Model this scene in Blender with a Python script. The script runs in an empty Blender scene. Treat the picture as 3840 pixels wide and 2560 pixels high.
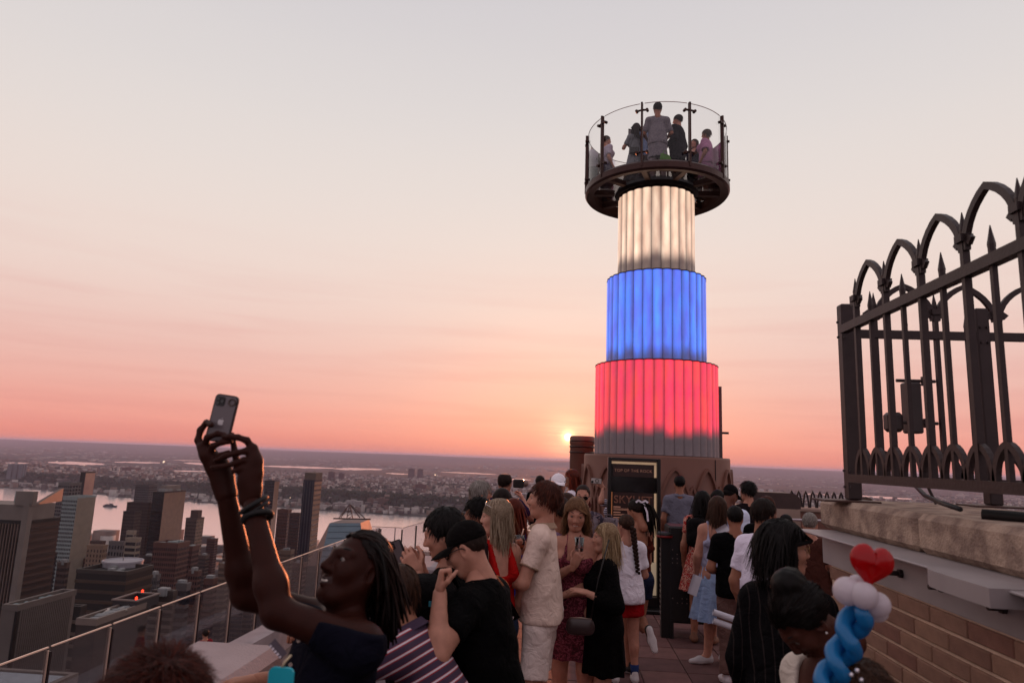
import bpy, math, random
import numpy as np
from mathutils import Vector, Matrix
HAZE = True

random.seed(7); RNG = np.random.default_rng(7)
SC = bpy.context.scene
COL = SC.collection
R_ = math.radians

def srgb(r, g, b):
    f = lambda c: (c/255/12.92) if c/255 <= .04045 else ((c/255+.055)/1.055)**2.4
    return (f(r), f(g), f(b), 1.0)

# ---------------------------------------------------------------- camera
YAW, PITCH, ROLL = R_(4.60), R_(9.68), R_(2.155)
CAM_H = 2.0
CROT = (Matrix.Rotation(YAW, 3, 'Z') @ Matrix.Rotation(math.pi/2 + PITCH, 3, 'X') @ Matrix.Rotation(ROLL, 3, 'Z'))
cd = bpy.data.cameras.new('camera'); cam = bpy.data.objects.new('camera', cd); COL.objects.link(cam)
cam.matrix_world = Matrix.Translation((0, 0, CAM_H)) @ CROT.to_4x4()
cd.sensor_width = 36; cd.lens = 24; cd.clip_start = .05; cd.clip_end = 120000
cd.dof.use_dof = True; cd.dof.focus_distance = 7.0; cd.dof.aperture_fstop = 3.2
SC.camera = cam

def ray(px, py):
    return CROT @ Vector(((px-1920)/2560, (1280-py)/2560, -1))
def P(px, py, Y):
    """world point on the vertical plane at distance Y down the deck"""
    d = ray(px, py); t = Y/d.y
    return Vector((d.x*t, Y, CAM_H + d.z*t))
def G(px, py, z):
    d = ray(px, py); t = (z-CAM_H)/d.z
    return Vector((d.x*t, d.y*t, z))
def proj(p):
    q = CROT.transposed() @ (Vector(p)-Vector((0, 0, CAM_H)))
    return (1920+2560*q.x/-q.z, 1280-2560*q.y/-q.z)

# ---------------------------------------------------------------- sky, sun, exposure
SUN_EL = R_(1.88)
sdir = Vector((math.sin(R_(.35))*math.cos(SUN_EL), math.cos(R_(.35))*math.cos(SUN_EL), math.sin(SUN_EL)))
W = bpy.data.worlds.new('World'); SC.world = W; W.use_nodes = True
def build_world():
    nt = W.node_tree; N = nt.nodes; L = nt.links; N.clear()
    out = N.new('ShaderNodeOutputWorld'); bg = N.new('ShaderNodeBackground')
    tc = N.new('ShaderNodeTexCoord'); nrm = N.new('ShaderNodeVectorMath'); nrm.operation = 'NORMALIZE'
    L.new(tc.outputs['Generated'], nrm.inputs[0]); D = nrm.outputs[0]
    sx = N.new('ShaderNodeSeparateXYZ'); L.new(D, sx.inputs[0])
    # soft warp so the bands of the gradient are not ruled lines
    mp = N.new('ShaderNodeMapping'); mp.inputs['Scale'].default_value = (1.1, 1.1, 9)
    mp.inputs['Rotation'].default_value = (R_(1.5), R_(-2.2), 0)
    L.new(D, mp.inputs[0])
    nz = N.new('ShaderNodeTexNoise'); nz.inputs['Scale'].default_value = 1.6; nz.inputs['Detail'].default_value = 5; nz.inputs['Roughness'].default_value = .55
    L.new(mp.outputs[0], nz.inputs['Vector'])
    def m(op, a, b=None, c=None, clamp=False):
        n = N.new('ShaderNodeMath'); n.operation = op; n.use_clamp = clamp
        for i, v in enumerate((a, b, c)):
            if v is None: continue
            if isinstance(v, (int, float)): n.inputs[i].default_value = v
            else: L.new(v, n.inputs[i])
        return n.outputs[0]
    elev = m('ADD', sx.outputs[2], m('MULTIPLY', m('SUBTRACT', nz.outputs[0], .5), .028))
    rmp = N.new('ShaderNodeValToRGB'); L.new(elev, rmp.inputs[0])
    stops = [(0.0, (232, 138, 124)), (.03, (242, 158, 144)), (.085, (236, 176, 165)), (.15, (236, 196, 186)),
             (.22, (238, 213, 203)), (.32, (236, 221, 213)), (.45, (226, 219, 216)), (.60, (212, 207, 210)), (1.0, (196, 192, 200))]
    cr = rmp.color_ramp; cr.interpolation = 'B_SPLINE'
    while len(cr.elements) < len(stops): cr.elements.new(.5)
    for e, (p, c) in zip(cr.elements, stops): e.position = p; e.color = srgb(*c)
    # away from the sun the dusk sky is dimmer and bluer
    dt = N.new('ShaderNodeVectorMath'); dt.operation = 'DOT_PRODUCT'; L.new(D, dt.inputs[0]); dt.inputs[1].default_value = sdir
    dot = dt.outputs['Value']
    mr = N.new('ShaderNodeMapRange'); mr.interpolation_type = 'SMOOTHSTEP'; L.new(dot, mr.inputs[0])
    mr.inputs[1].default_value = -.55; mr.inputs[2].default_value = .8
    east = N.new('ShaderNodeMix'); east.data_type = 'RGBA'; east.blend_type = 'MIX'
    L.new(mr.outputs[0], east.inputs[0]); east.inputs[6].default_value = (.62, .52, .56, 1); L.new(rmp.outputs[0], east.inputs[7])
    # warm brightening round the sun, then the disc itself
    g1 = m('MULTIPLY', m('POWER', m('MAXIMUM', dot, 0), 60), .06)
    g2 = m('MULTIPLY', m('POWER', m('MAXIMUM', dot, 0), 2200), .55)
    nz2 = N.new('ShaderNodeTexNoise'); nz2.inputs['Scale'].default_value = 5; nz2.inputs['Detail'].default_value = 4
    mp2 = N.new('ShaderNodeMapping'); mp2.inputs['Scale'].default_value = (2, 2, 60); L.new(D, mp2.inputs[0]); L.new(mp2.outputs[0], nz2.inputs['Vector'])
    g2 = m('MULTIPLY', g2, m('MULTIPLY', nz2.outputs[0], 2))
    g3 = m('MULTIPLY', m('POWER', m('MAXIMUM', dot, 0), 30000), 2.2)
    ds = N.new('ShaderNodeMapRange'); L.new(dot, ds.inputs[0]); ds.inputs[1].default_value = math.cos(R_(.36)); ds.inputs[2].default_value = math.cos(R_(.12)); ds.inputs[4].default_value = 4
    def addc(base, fac, col):
        s = N.new('ShaderNodeVectorMath'); s.operation = 'SCALE'; s.inputs[0].default_value = col; L.new(fac, s.inputs['Scale'])
        a = N.new('ShaderNodeVectorMath'); a.operation = 'ADD'; L.new(base, a.inputs[0]); L.new(s.outputs[0], a.inputs[1]); return a.outputs[0]
    c = addc(east.outputs[2], g1, (1, .55, .32)); c = addc(c, g2, (1, .6, .3)); c = addc(c, g3, (1, .6, .25)); c = addc(c, ds.outputs[0], (1, .66, .36))
    # thin cloud streaks low in the west
    mp3 = N.new('ShaderNodeMapping'); mp3.inputs['Scale'].default_value = (2.2, 2.2, 34); mp3.inputs['Rotation'].default_value = (R_(2), R_(-3), 0); L.new(D, mp3.inputs[0])
    nz3 = N.new('ShaderNodeTexNoise'); nz3.inputs['Scale'].default_value = 1.4; nz3.inputs['Detail'].default_value = 6; nz3.inputs['Distortion'].default_value = .4; L.new(mp3.outputs[0], nz3.inputs['Vector'])
    fade = N.new('ShaderNodeMapRange'); L.new(sx.outputs[2], fade.inputs[0]); fade.inputs[1].default_value = .3; fade.inputs[2].default_value = .06
    st = N.new('ShaderNodeMapRange'); L.new(nz3.outputs[0], st.inputs[0]); st.inputs[1].default_value = .45; st.inputs[2].default_value = .75; st.inputs[4].default_value = .34
    fac = m('MULTIPLY', st.outputs[0], fade.outputs[0])
    cl = N.new('ShaderNodeMix'); cl.data_type = 'RGBA'; L.new(fac, cl.inputs[0]); L.new(c, cl.inputs[6]); cl.inputs[7].default_value = srgb(214, 138, 136)
    sky = N.new('ShaderNodeTexSky'); sky.sky_type = 'NISHITA'; sky.sun_disc = False; sky.sun_elevation = SUN_EL
    sky.sun_rotation = R_(.35); sky.dust_density = 3; sky.altitude = 260
    a = N.new('ShaderNodeVectorMath'); a.operation = 'SCALE'; L.new(sky.outputs[0], a.inputs[0]); a.inputs['Scale'].default_value = .012
    b = N.new('ShaderNodeVectorMath'); b.operation = 'SCALE'; L.new(cl.outputs[2], b.inputs[0]); b.inputs['Scale'].default_value = .98
    ad = N.new('ShaderNodeVectorMath'); ad.operation = 'ADD'; L.new(a.outputs[0], ad.inputs[0]); L.new(b.outputs[0], ad.inputs[1])
    L.new(ad.outputs[0], bg.inputs[0]); bg.inputs[1].default_value = 1.0; L.new(bg.outputs[0], out.inputs[0])
build_world()
sl = bpy.data.lights.new('sun', 'SUN'); sl.energy = 2.6; sl.angle = R_(.6); sl.color = (1, .26, .10)
so = bpy.data.objects.new('sun', sl); COL.objects.link(so)
so.rotation_euler = (-sdir).to_track_quat('-Z', 'Y').to_euler(); so.location = (0, 0, 30)
vs = SC.view_settings; vs.view_transform = 'Standard'; vs.look = 'None'; vs.exposure = 0; vs.gamma = 1
SC.render.engine = 'CYCLES'; SC.cycles.use_denoising = True
try: SC.cycles.denoiser = 'OPENIMAGEDENOISE'
except Exception: pass
SC.cycles.max_bounces = 6; SC.cycles.diffuse_bounces = 2; SC.cycles.glossy_bounces = 2; SC.cycles.transmission_bounces = 6
SC.cycles.transparent_max_bounces = 16; SC.cycles.volume_bounces = 0; SC.cycles.caustics_reflective = False; SC.cycles.caustics_refractive = False
SC.cycles.sample_clamp_indirect = 4

# ---------------------------------------------------------------- materials
MATS = {}
def mat(name, col, rough=.65, var=.12, vscale=8, bump=0, bscale=60, metal=0, spec=.4, emit=None, estr=0, alpha=1, col2=None, coords='Object', sheen=0, sss=0, bdist=.02):
    if name in MATS: return MATS[name]
    if len(col) == 3: col = srgb(*col)
    m = bpy.data.materials.new(name); m.use_nodes = True; nt = m.node_tree; N = nt.nodes; L = nt.links
    b = N['Principled BSDF']; b.inputs['Roughness'].default_value = rough; b.inputs['Metallic'].default_value = metal
    b.inputs['Specular IOR Level'].default_value = spec
    if sheen: b.inputs['Sheen Weight'].default_value = sheen
    if sss:
        b.inputs['Subsurface Weight'].default_value = sss; b.inputs['Subsurface Radius'].default_value = (.012, .005, .003)
    tc = N.new('ShaderNodeTexCoord')
    if var or col2:
        nz = N.new('ShaderNodeTexNoise'); nz.inputs['Scale'].default_value = vscale; nz.inputs['Detail'].default_value = 4
        L.new(tc.outputs[coords], nz.inputs['Vector'])
        r = N.new('ShaderNodeValToRGB'); L.new(nz.outputs[0], r.inputs[0])
        if col2:
            c2 = srgb(*col2) if len(col2) == 3 else col2
            r.color_ramp.elements[0].color = col; r.color_ramp.elements[1].color = c2
            r.color_ramp.elements[0].position = .4; r.color_ramp.elements[1].position = .62
        else:
            r.color_ramp.elements[0].color = tuple(c*(1-var) for c in col[:3])+(1,)
            r.color_ramp.elements[1].color = tuple(min(1, c*(1+var)) for c in col[:3])+(1,)
            r.color_ramp.elements[0].position = .3; r.color_ramp.elements[1].position = .7
        L.new(r.outputs[0], b.inputs['Base Color'])
    else: b.inputs['Base Color'].default_value = col
    if bump:
        n2 = N.new('ShaderNodeTexNoise'); n2.inputs['Scale'].default_value = bscale; n2.inputs['Detail'].default_value = 3; n2.inputs['Distortion'].default_value = .8 if bdist > .02 else 0
        L.new(tc.outputs[coords], n2.inputs['Vector'])
        bp = N.new('ShaderNodeBump'); bp.inputs['Strength'].default_value = bump; bp.inputs['Distance'].default_value = bdist
        L.new(n2.outputs[0], bp.inputs['Height']); L.new(bp.outputs[0], b.inputs['Normal'])
    if emit:
        b.inputs['Emission Color'].default_value = srgb(*emit) if len(emit) == 3 else emit; b.inputs['Emission Strength'].default_value = estr
    if alpha < 1: b.inputs['Alpha'].default_value = alpha
    MATS[name] = m; return m
def glassmat(name, tint=(1, 1, 1, 1), refl=.08, rough=.02):
    """thin pane: mostly clear, with a fresnel reflection"""
    if name in MATS: return MATS[name]
    m = bpy.data.materials.new(name); m.use_nodes = True; nt = m.node_tree; N = nt.nodes; L = nt.links; N.clear()
    o = N.new('ShaderNodeOutputMaterial'); tr = N.new('ShaderNodeBsdfTransparent'); tr.inputs[0].default_value = tint
    gl = N.new('ShaderNodeBsdfGlossy'); gl.inputs['Roughness'].default_value = rough
    lw = N.new('ShaderNodeFresnel'); lw.inputs[0].default_value = 1.45
    mx = N.new('ShaderNodeMixShader'); sc = N.new('ShaderNodeMath'); sc.operation = 'MULTIPLY'; sc.inputs[1].default_value = refl/.04
    L.new(lw.outputs[0], sc.inputs[0]); sc.use_clamp = True
    L.new(sc.outputs[0], mx.inputs[0]); L.new(tr.outputs[0], mx.inputs[1]); L.new(gl.outputs[0], mx.inputs[2]); L.new(mx.outputs[0], o.inputs[0])
    MATS[name] = m; return m

# ---------------------------------------------------------------- mesh helpers
class MB:
    def __init__(s): s.v = []; s.f = []; s.m = []
    def add(s, v, f, mi=0):
        o = len(s.v); s.v += [tuple(p) for p in v]; s.f += [tuple(i+o for i in q) for q in f]; s.m += [mi]*len(f); return s
    def box(s, c, d, rz=0, mi=0, M=None):
        x, y, z = d[0]/2, d[1]/2, d[2]/2
        vs_ = [Vector(q) for q in ((-x,-y,-z),(x,-y,-z),(x,y,-z),(-x,y,-z),(-x,-y,z),(x,-y,z),(x,y,z),(-x,y,z))]
        if M is None: M = Matrix.Rotation(rz, 3, 'Z')
        return s.add([M @ q + Vector(c) for q in vs_], [(0,3,2,1),(4,5,6,7),(0,1,5,4),(1,2,6,5),(2,3,7,6),(3,0,4,7)], mi)
    def bb(s, x0, x1, y0, y1, z0, z1, mi=0):
        return s.box(((x0+x1)/2, (y0+y1)/2, (z0+z1)/2), (x1-x0, y1-y0, z1-z0), mi=mi)
    def bevbox(s, c, d, b=.01, M=None, mi=0):
        """box with chamfered edges"""
        x, y, z = d[0]/2, d[1]/2, d[2]/2; b = min(b, x*.9, y*.9, z*.9)
        M = M or Matrix.Identity(3); vs_ = []; idx = {}
        for sx in (-1, 1):
            for sy in (-1, 1):
                for sz in (-1, 1):
                    for k in range(3):
                        p = [sx*(x-b), sy*(y-b), sz*(z-b)]; p[k] = (sx*x, sy*y, sz*z)[k]
                        idx[(sx, sy, sz, k)] = len(vs_); vs_.append(M @ Vector(p) + Vector(c))
        F = []
        for k in range(3):
            o = [i for i in range(3) if i != k]
            for sg in (-1, 1):
                q = []
                for a_, b_ in ((-1,-1),(1,-1),(1,1),(-1,1)):
                    key = [0,0,0]; key[k] = sg; key[o[0]] = a_; key[o[1]] = b_; q.append(idx[tuple(key)+(k,)])
                if (sg > 0) == (k != 1): pass
                else: q.reverse()
                F.append(tuple(q))
        for k in range(3):
            o = [i for i in range(3) if i != k]
            for a_ in (-1, 1):
                for b_ in (-1, 1):
                    q = []
                    for t, kk in ((-1, o[0]), (1, o[0]), (1, o[1]), (-1, o[1])):
                        key = [0,0,0]; key[k] = t; key[o[0]] = a_; key[o[1]] = b_; q.append(idx[tuple(key)+(kk,)])
                    F.append(tuple(q))
        for sx in (-1, 1):
            for sy in (-1, 1):
                for sz in (-1, 1): F.append(tuple(idx[(sx, sy, sz, k)] for k in range(3)))
        return s.add(vs_, F, mi)
    def tube(s, pts, r, n=8, mi=0, cap=True):
        pts = [Vector(p) for p in pts]; rs = r if isinstance(r, (list, tuple)) else [r]*len(pts)
        vs_ = []; F = []; up = None
        for i, p in enumerate(pts):
            t = (pts[min(i+1, len(pts)-1)]-pts[max(i-1, 0)]).normalized()
            if up is None: up = Vector((0, 0, 1)) if abs(t.z) < .9 else Vector((1, 0, 0))
            a = t.cross(up).normalized(); b = a.cross(t).normalized(); up = b
            for k in range(n):
                an = 2*math.pi*k/n; vs_.append(p + (a*math.cos(an)+b*math.sin(an))*rs[i])
        for i in range(len(pts)-1):
            for k in range(n): F.append((i*n+k, i*n+(k+1) % n, (i+1)*n+(k+1) % n, (i+1)*n+k))
        if cap: F.append(tuple(range(n))[::-1]); F.append(tuple((len(pts)-1)*n+k for k in range(n)))
        return s.add(vs_, F, mi)
    def bar(s, pts, w, h, up=(0, 0, 1), mi=0):
        """rectangular bar swept along pts: w across, h along up"""
        pts = [Vector(p) for p in pts]; up = Vector(up); vs_ = []; F = []
        for i, p in enumerate(pts):
            t = (pts[min(i+1, len(pts)-1)]-pts[max(i-1, 0)]).normalized()
            a = t.cross(up); a = a.normalized() if a.length > 1e-4 else Vector((1, 0, 0)); b = a.cross(t).normalized()
            for (u, v_) in ((-1,-1),(1,-1),(1,1),(-1,1)): vs_.append(p + a*u*w/2 + b*v_*h/2)
        for i in range(len(pts)-1):
            for k in range(4): F.append((i*4+k, i*4+(k+1) % 4, (i+1)*4+(k+1) % 4, (i+1)*4+k))
        F.append((3, 2, 1, 0)); o = (len(pts)-1)*4; F.append((o, o+1, o+2, o+3))
        return s.add(vs_, F, mi)
    def lathe(s, prof, c=(0, 0, 0), n=32, a0=0, a1=2*math.pi, mi=0):
        full = abs(a1-a0-2*math.pi) < 1e-6; k_ = n if full else n+1; vs_ = []; F = []
        for (r, z) in prof:
            for k in range(k_):
                a = a0+(a1-a0)*k/n; vs_.append((c[0]+r*math.cos(a), c[1]+r*math.sin(a), c[2]+z))
        for i in range(len(prof)-1):
            for k in range(n):
                k2 = (k+1) % k_; F.append((i*k_+k, i*k_+k2, (i+1)*k_+k2, (i+1)*k_+k))
        return s.add(vs_, F, mi)
    def prism(s, poly, z0, z1, mi=0):
        n = len(poly); return s.add([(x, y, z0) for x, y in poly]+[(x, y, z1) for x, y in poly],
            [tuple(range(n))[::-1], tuple(range(n, 2*n))]+[(i, (i+1) % n, n+(i+1) % n, n+i) for i in range(n)], mi)
    def build(s, name, mats, parent=None, loc=(0, 0, 0), smooth=False):
        me = bpy.data.meshes.new(name); me.from_pydata(s.v, [], s.f)
        for m in (mats if isinstance(mats, (list, tuple)) else [mats]): me.materials.append(m)
        if any(s.m): me.polygons.foreach_set('material_index', s.m)
        if smooth: me.polygons.foreach_set('use_smooth', [True]*len(me.polygons))
        me.update(); return link(name, me, parent, loc)
def link(name, data, parent=None, loc=(0, 0, 0)):
    o = bpy.data.objects.new(name, data); COL.objects.link(o); o.location = loc
    if parent is not None: o.parent = parent
    return o
def npmesh(name, V, F, mats, parent=None, mi=None, smooth=True, attrs=None):
    """fast mesh from numpy arrays (quads or tris)"""
    me = bpy.data.meshes.new(name); V = np.asarray(V, np.float32); F = np.asarray(F, np.int32); k = F.shape[1]
    me.vertices.add(len(V)); me.vertices.foreach_set('co', V.ravel())
    me.loops.add(F.size); me.loops.foreach_set('vertex_index', F.ravel())
    me.polygons.add(len(F)); me.polygons.foreach_set('loop_start', np.arange(0, F.size, k, dtype=np.int32))
    me.polygons.foreach_set('loop_total', np.full(len(F), k, np.int32))
    for m in (mats if isinstance(mats, (list, tuple)) else [mats]): me.materials.append(m)
    if mi is not None: me.polygons.foreach_set('material_index', np.asarray(mi, np.int32))
    if smooth: me.polygons.foreach_set('use_smooth', np.ones(len(F), bool))
    for an, av in (attrs or {}).items():
        at = me.attributes.new(an, 'FLOAT', 'POINT'); at.data.foreach_set('value', np.asarray(av, np.float32))
    me.update(calc_edges=True); me.validate(); return link(name, me, parent)
def empty(name, loc, label, cat, group=None):
    o = link(name, None, None, loc); o.empty_display_size = .1; return tag(o, label, cat, group)
def tag(o, label, cat, group=None):
    o['label'] = label; o['category'] = cat
    if group: o['group'] = group
    return o
def struct(o): o['kind'] = 'structure'; return o
def stuff(o, label=None, cat=None):
    o['kind'] = 'stuff'
    if label: o['label'] = label; o['category'] = cat
    return o
# ================================================================ far setting
GZ = -258.0
def bankY(X): return 2960 + max(0, -X-900)*.27 + 30*math.sin(X*.004) + 14*math.sin(X*.013+1)
def terrain_z(X, Y):
    if Y < 1800: return GZ
    yb = bankY(X)
    if Y < yb: return GZ-6
    d = Y-yb
    if d < 40: return GZ-6+9*d/40
    c0 = 330+70*math.sin(X*.0021); z = GZ+3
    cl = min(1, max(0, (d-c0)/140)); cl = cl*cl*(3-2*cl)
    drop = min(1, max(0, (Y-5200-400*math.sin(X*.0007))/1600)); drop = drop*drop*(3-2*drop)
    z += 46*cl*(1-drop)
    if Y > 11500:
        t = (Y-11500)/14000
        z += 60*min(1, t*2.2)*(.75+.25*math.sin(X*.0006+Y*.0002)) + 4*math.sin(X*.0031)
        if Y > 17000:
            u = min(1, (Y-17000)/9000); u = u*u*(3-2*u)
            z += u*(178+14*math.sin(X*.00023+1)+8*math.sin(X*.0007)+4*math.sin(X*.0019))
    return z
def build_terrain():
    us = np.linspace(-1, 1, 151); xs = np.sinh(us*4.2)/math.sinh(4.2)*60000
    ys = np.concatenate([np.linspace(-3000, 1800, 7), np.linspace(1950, 2800, 4), np.linspace(2850, 4700, 80), np.geomspace(4800, 30000, 70), [34000, 42000, 60000]])
    V = [(x, y, terrain_z(x, y)) for y in ys for x in xs]; nx = len(xs)
    F = [(j*nx+i, j*nx+i+1, (j+1)*nx+i+1, (j+1)*nx+i) for j in range(len(ys)-1) for i in range(nx-1)]
    m = mat('land', (84, 78, 74), .9, coords='Object'); nt = m.node_tree
    N = nt.nodes; L = nt.links; b = N['Principled BSDF']
    geo = N.new('ShaderNodeNewGeometry')
    mp = N.new('ShaderNodeMapping'); mp.inputs['Scale'].default_value = (.0011, .0022, .001); L.new(geo.outputs['Position'], mp.inputs[0])
    n1 = N.new('ShaderNodeTexNoise'); n1.inputs['Scale'].default_value = 1; n1.inputs['Detail'].default_value = 8; n1.inputs['Roughness'].default_value = .65; L.new(mp.outputs[0], n1.inputs['Vector'])
    r = N.new('ShaderNodeValToRGB'); L.new(n1.outputs[0], r.inputs[0])
    for e, (p, c) in zip(r.color_ramp.elements, ((.35, (.020, .024, .018, 1)), (.65, (.070, .062, .060, 1)))): e.position = p; e.color = c
    e = r.color_ramp.elements.new(.5); e.color = (.036, .037, .031, 1)
    # fine light specks: roofs and roads too far off to tell apart
    v = N.new('ShaderNodeTexVoronoi'); v.inputs['Scale'].default_value = 14; L.new(mp.outputs[0], v.inputs['Vector'])
    rr = N.new('ShaderNodeValToRGB'); L.new(v.outputs['Color'], rr.inputs[0])
    rr.color_ramp.elements[0].position = .75; rr.color_ramp.elements[0].color = (0, 0, 0, 1); rr.color_ramp.elements[1].position = .9; rr.color_ramp.elements[1].color = (.16, .14, .14, 1)
    a = N.new('ShaderNodeMix'); a.data_type = 'RGBA'; a.blend_type = 'ADD'; a.inputs[0].default_value = .8
    L.new(r.outputs[0], a.inputs[6]); L.new(rr.outputs[0], a.inputs[7]); L.new(a.outputs[2], b.inputs['Base Color'])
    b.inputs['Specular IOR Level'].default_value = .05
    struct(npmesh('terrain', V, F, m, smooth=True))
build_terrain()

def water_mat():
    m = mat('river_water', (60, 62, 70), .16, 0, spec=.9); N = m.node_tree.nodes; L = m.node_tree.links; b = N['Principled BSDF']
    geo = N.new('ShaderNodeNewGeometry'); mp = N.new('ShaderNodeMapping'); mp.inputs['Scale'].default_value = (.02, .05, .02); L.new(geo.outputs['Position'], mp.inputs[0])
    n = N.new('ShaderNodeTexNoise'); n.inputs['Scale'].default_value = 1; n.inputs['Detail'].default_value = 5; L.new(mp.outputs[0], n.inputs['Vector'])
    bp = N.new('ShaderNodeBump'); bp.inputs['Strength'].default_value = .12; bp.inputs['Distance'].default_value = 3; L.new(n.outputs[0], bp.inputs['Height']); L.new(bp.outputs[0], b.inputs['Normal'])
    b.inputs['Metallic'].default_value = .75; b.inputs['Base Color'].default_value = (.75, .70, .70, 1); return m
WATER = water_mat()
def flat(name, pts, z, m):
    return MB().add([(x, y, z) for x, y in pts], [tuple(range(len(pts)))]).build(name, m)
struct(flat('river', [(-16000, 1835), (9000, 1835), (9000, 3500), (2500, 3100), (-200, 3090), (-2500, 3520), (-6000, 4600), (-16000, 7000)], GZ-.6, WATER))
rr_ = random.Random(3); WET = []
for (xa, ya, xb, yb, th) in ((180, 1733, 392, 1741, 11), (430, 1732, 600, 1735, 5), (650, 1724, 800, 1727, 5), (690, 1735, 800, 1742, 7), (645, 1765, 800, 1768, 5),
        (980, 1747, 1260, 1756, 7), (1250, 1757, 1432, 1760, 8), (1050, 1818, 1095, 1822, 7), (1447, 1774, 1530, 1778, 5), (1655, 1769, 1860, 1778, 4), (1880, 1795, 1990, 1799, 5),
        (2825, 1851, 2900, 1860, 9), (2936, 1863, 2957, 1867, 9), (3025, 1852, 3110, 1856, 7), (3010, 1868, 3030, 1871, 5), (3180, 1858, 3420, 1871, 8), (160, 1702, 200, 1706, 5), (20, 1735, 115, 1737, 4)):
    n = 14; top = []; bot = []
    for i in range(n+1):
        t = i/n; px = xa+(xb-xa)*t; py = ya+(yb-ya)*t; w = th*(.15+.85*math.sin(math.pi*min(.97, max(.03, t)))**.6)
        top.append(G(px, py-w*(.3+.35*rr_.random()), GZ+2)); bot.append(G(px, py+w*(.3+.35*rr_.random()), GZ+2))
    q0, q1 = min(p.y for p in bot+top), max(p.y for p in bot+top); WET.append((bot[0].x/bot[0].y-.004, bot[-1].x/bot[-1].y+.004, q0-1300, q1+80))
    struct(flat('marsh_water', [(p.x, p.y) for p in bot]+[(p.x, p.y) for p in reversed(top)], GZ+4, WATER))

# ---- houses, woods: masses nobody could count
def wet(X, Y): return any(a < X/Y < b and c < Y < d for a, b, c, d in WET)
def scatter_boxes(name, label, cat, spots, mats):
    V = np.zeros((len(spots)*8, 3), np.float32); F = np.zeros((len(spots)*5, 4), np.int32); MI = np.zeros(len(spots)*5, np.int32)
    sg = np.array([(-1,-1,0),(1,-1,0),(1,1,0),(-1,1,0),(-1,-1,1),(1,-1,1),(1,1,1),(-1,1,1)], np.float32)
    fc = np.array([(4,5,6,7),(0,1,5,4),(1,2,6,5),(2,3,7,6),(3,0,4,7)])
    for i, (x, y, z, w, d, h, a, mi) in enumerate(spots):
        c, s = math.cos(a), math.sin(a); q = sg*np.array((w/2, d/2, h)); V[i*8:i*8+8] = np.stack([x+q[:, 0]*c-q[:, 1]*s, y+q[:, 0]*s+q[:, 1]*c, z+q[:, 2]], 1)
        F[i*5:i*5+5] = fc+i*8; MI[i*5:i*5+5] = mi; MI[i*5] = (mi+3) % len(mats)
    return stuff(npmesh(name, V, F, mats, mi=MI, smooth=False), label, cat)
HM = [mat('far_wall_%d' % i, tuple(int(x*.8) for x in c), .85, .15, .05) for i, c in enumerate(((150, 140, 134), (118, 92, 84), (176, 168, 162), (98, 88, 86), (134, 112, 100), (206, 198, 192), (84, 72, 70)))]
def houses():
    r = random.Random(11); S = []
    while len(S) < 11000:                      # the far bank and the plateau behind it
        Y = 3000 + 4600*r.random()**1.15; X = (-.86+1.5*r.random())*Y
        d = Y-bankY(X)
        if Y > 5600 and wet(X, Y): continue
        if d < 40 or 300 < d < 560 and r.random() < .92: continue
        dens = .5+.5*math.sin(X*.0045+Y*.001)*math.sin(Y*.0033+1.3)
        if r.random() > .25+.75*dens: continue
        w, dd = r.uniform(9, 26), r.uniform(9, 30); h = r.choice((7, 8, 9, 10, 11, 13, 16, 22)) * (1.2 if d < 300 else 1)
        S.append((X, Y, terrain_z(X, Y)-3, w, dd, h+3, .25+r.choice((0, math.pi/2)), r.randrange(7)))
    for _ in range(2600):                      # the plain beyond: warehouses, towns
        Y = 6800+11000*r.random()**1.3; X = (-.86+1.5*r.random())*Y
        if math.sin(X*.0011+2)*math.sin(Y*.0009) < -.1 or wet(X, Y): continue
        S.append((X, Y, terrain_z(X, Y)-3, r.uniform(18, 110), r.uniform(16, 60), r.uniform(8, 18), r.uniform(0, 3), r.choice((0, 2, 2, 5, 3, 4, 1))))
    scatter_boxes('far_houses', 'mass of small pale and brick houses across the river', 'houses', S, HM)
    S = []
    for _ in range(520):                       # low blocks near the foot of the towers on this side of the river
        Y = 260+1500*r.random(); X = (-.95+.75*r.random())*Y
        if X > -120: continue
        S.append((round(X/62)*62+r.uniform(-20, 20), round(Y/75)*75+r.uniform(-22, 22), GZ-1, r.uniform(18, 46), r.uniform(20, 52), r.choice((14, 16, 20, 24, 30, 38, 48)), 0, r.randrange(7)))
    scatter_boxes('low_rooftops', 'low city blocks between the towers this side of the river', 'blocks', S, HM)
houses()
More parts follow.
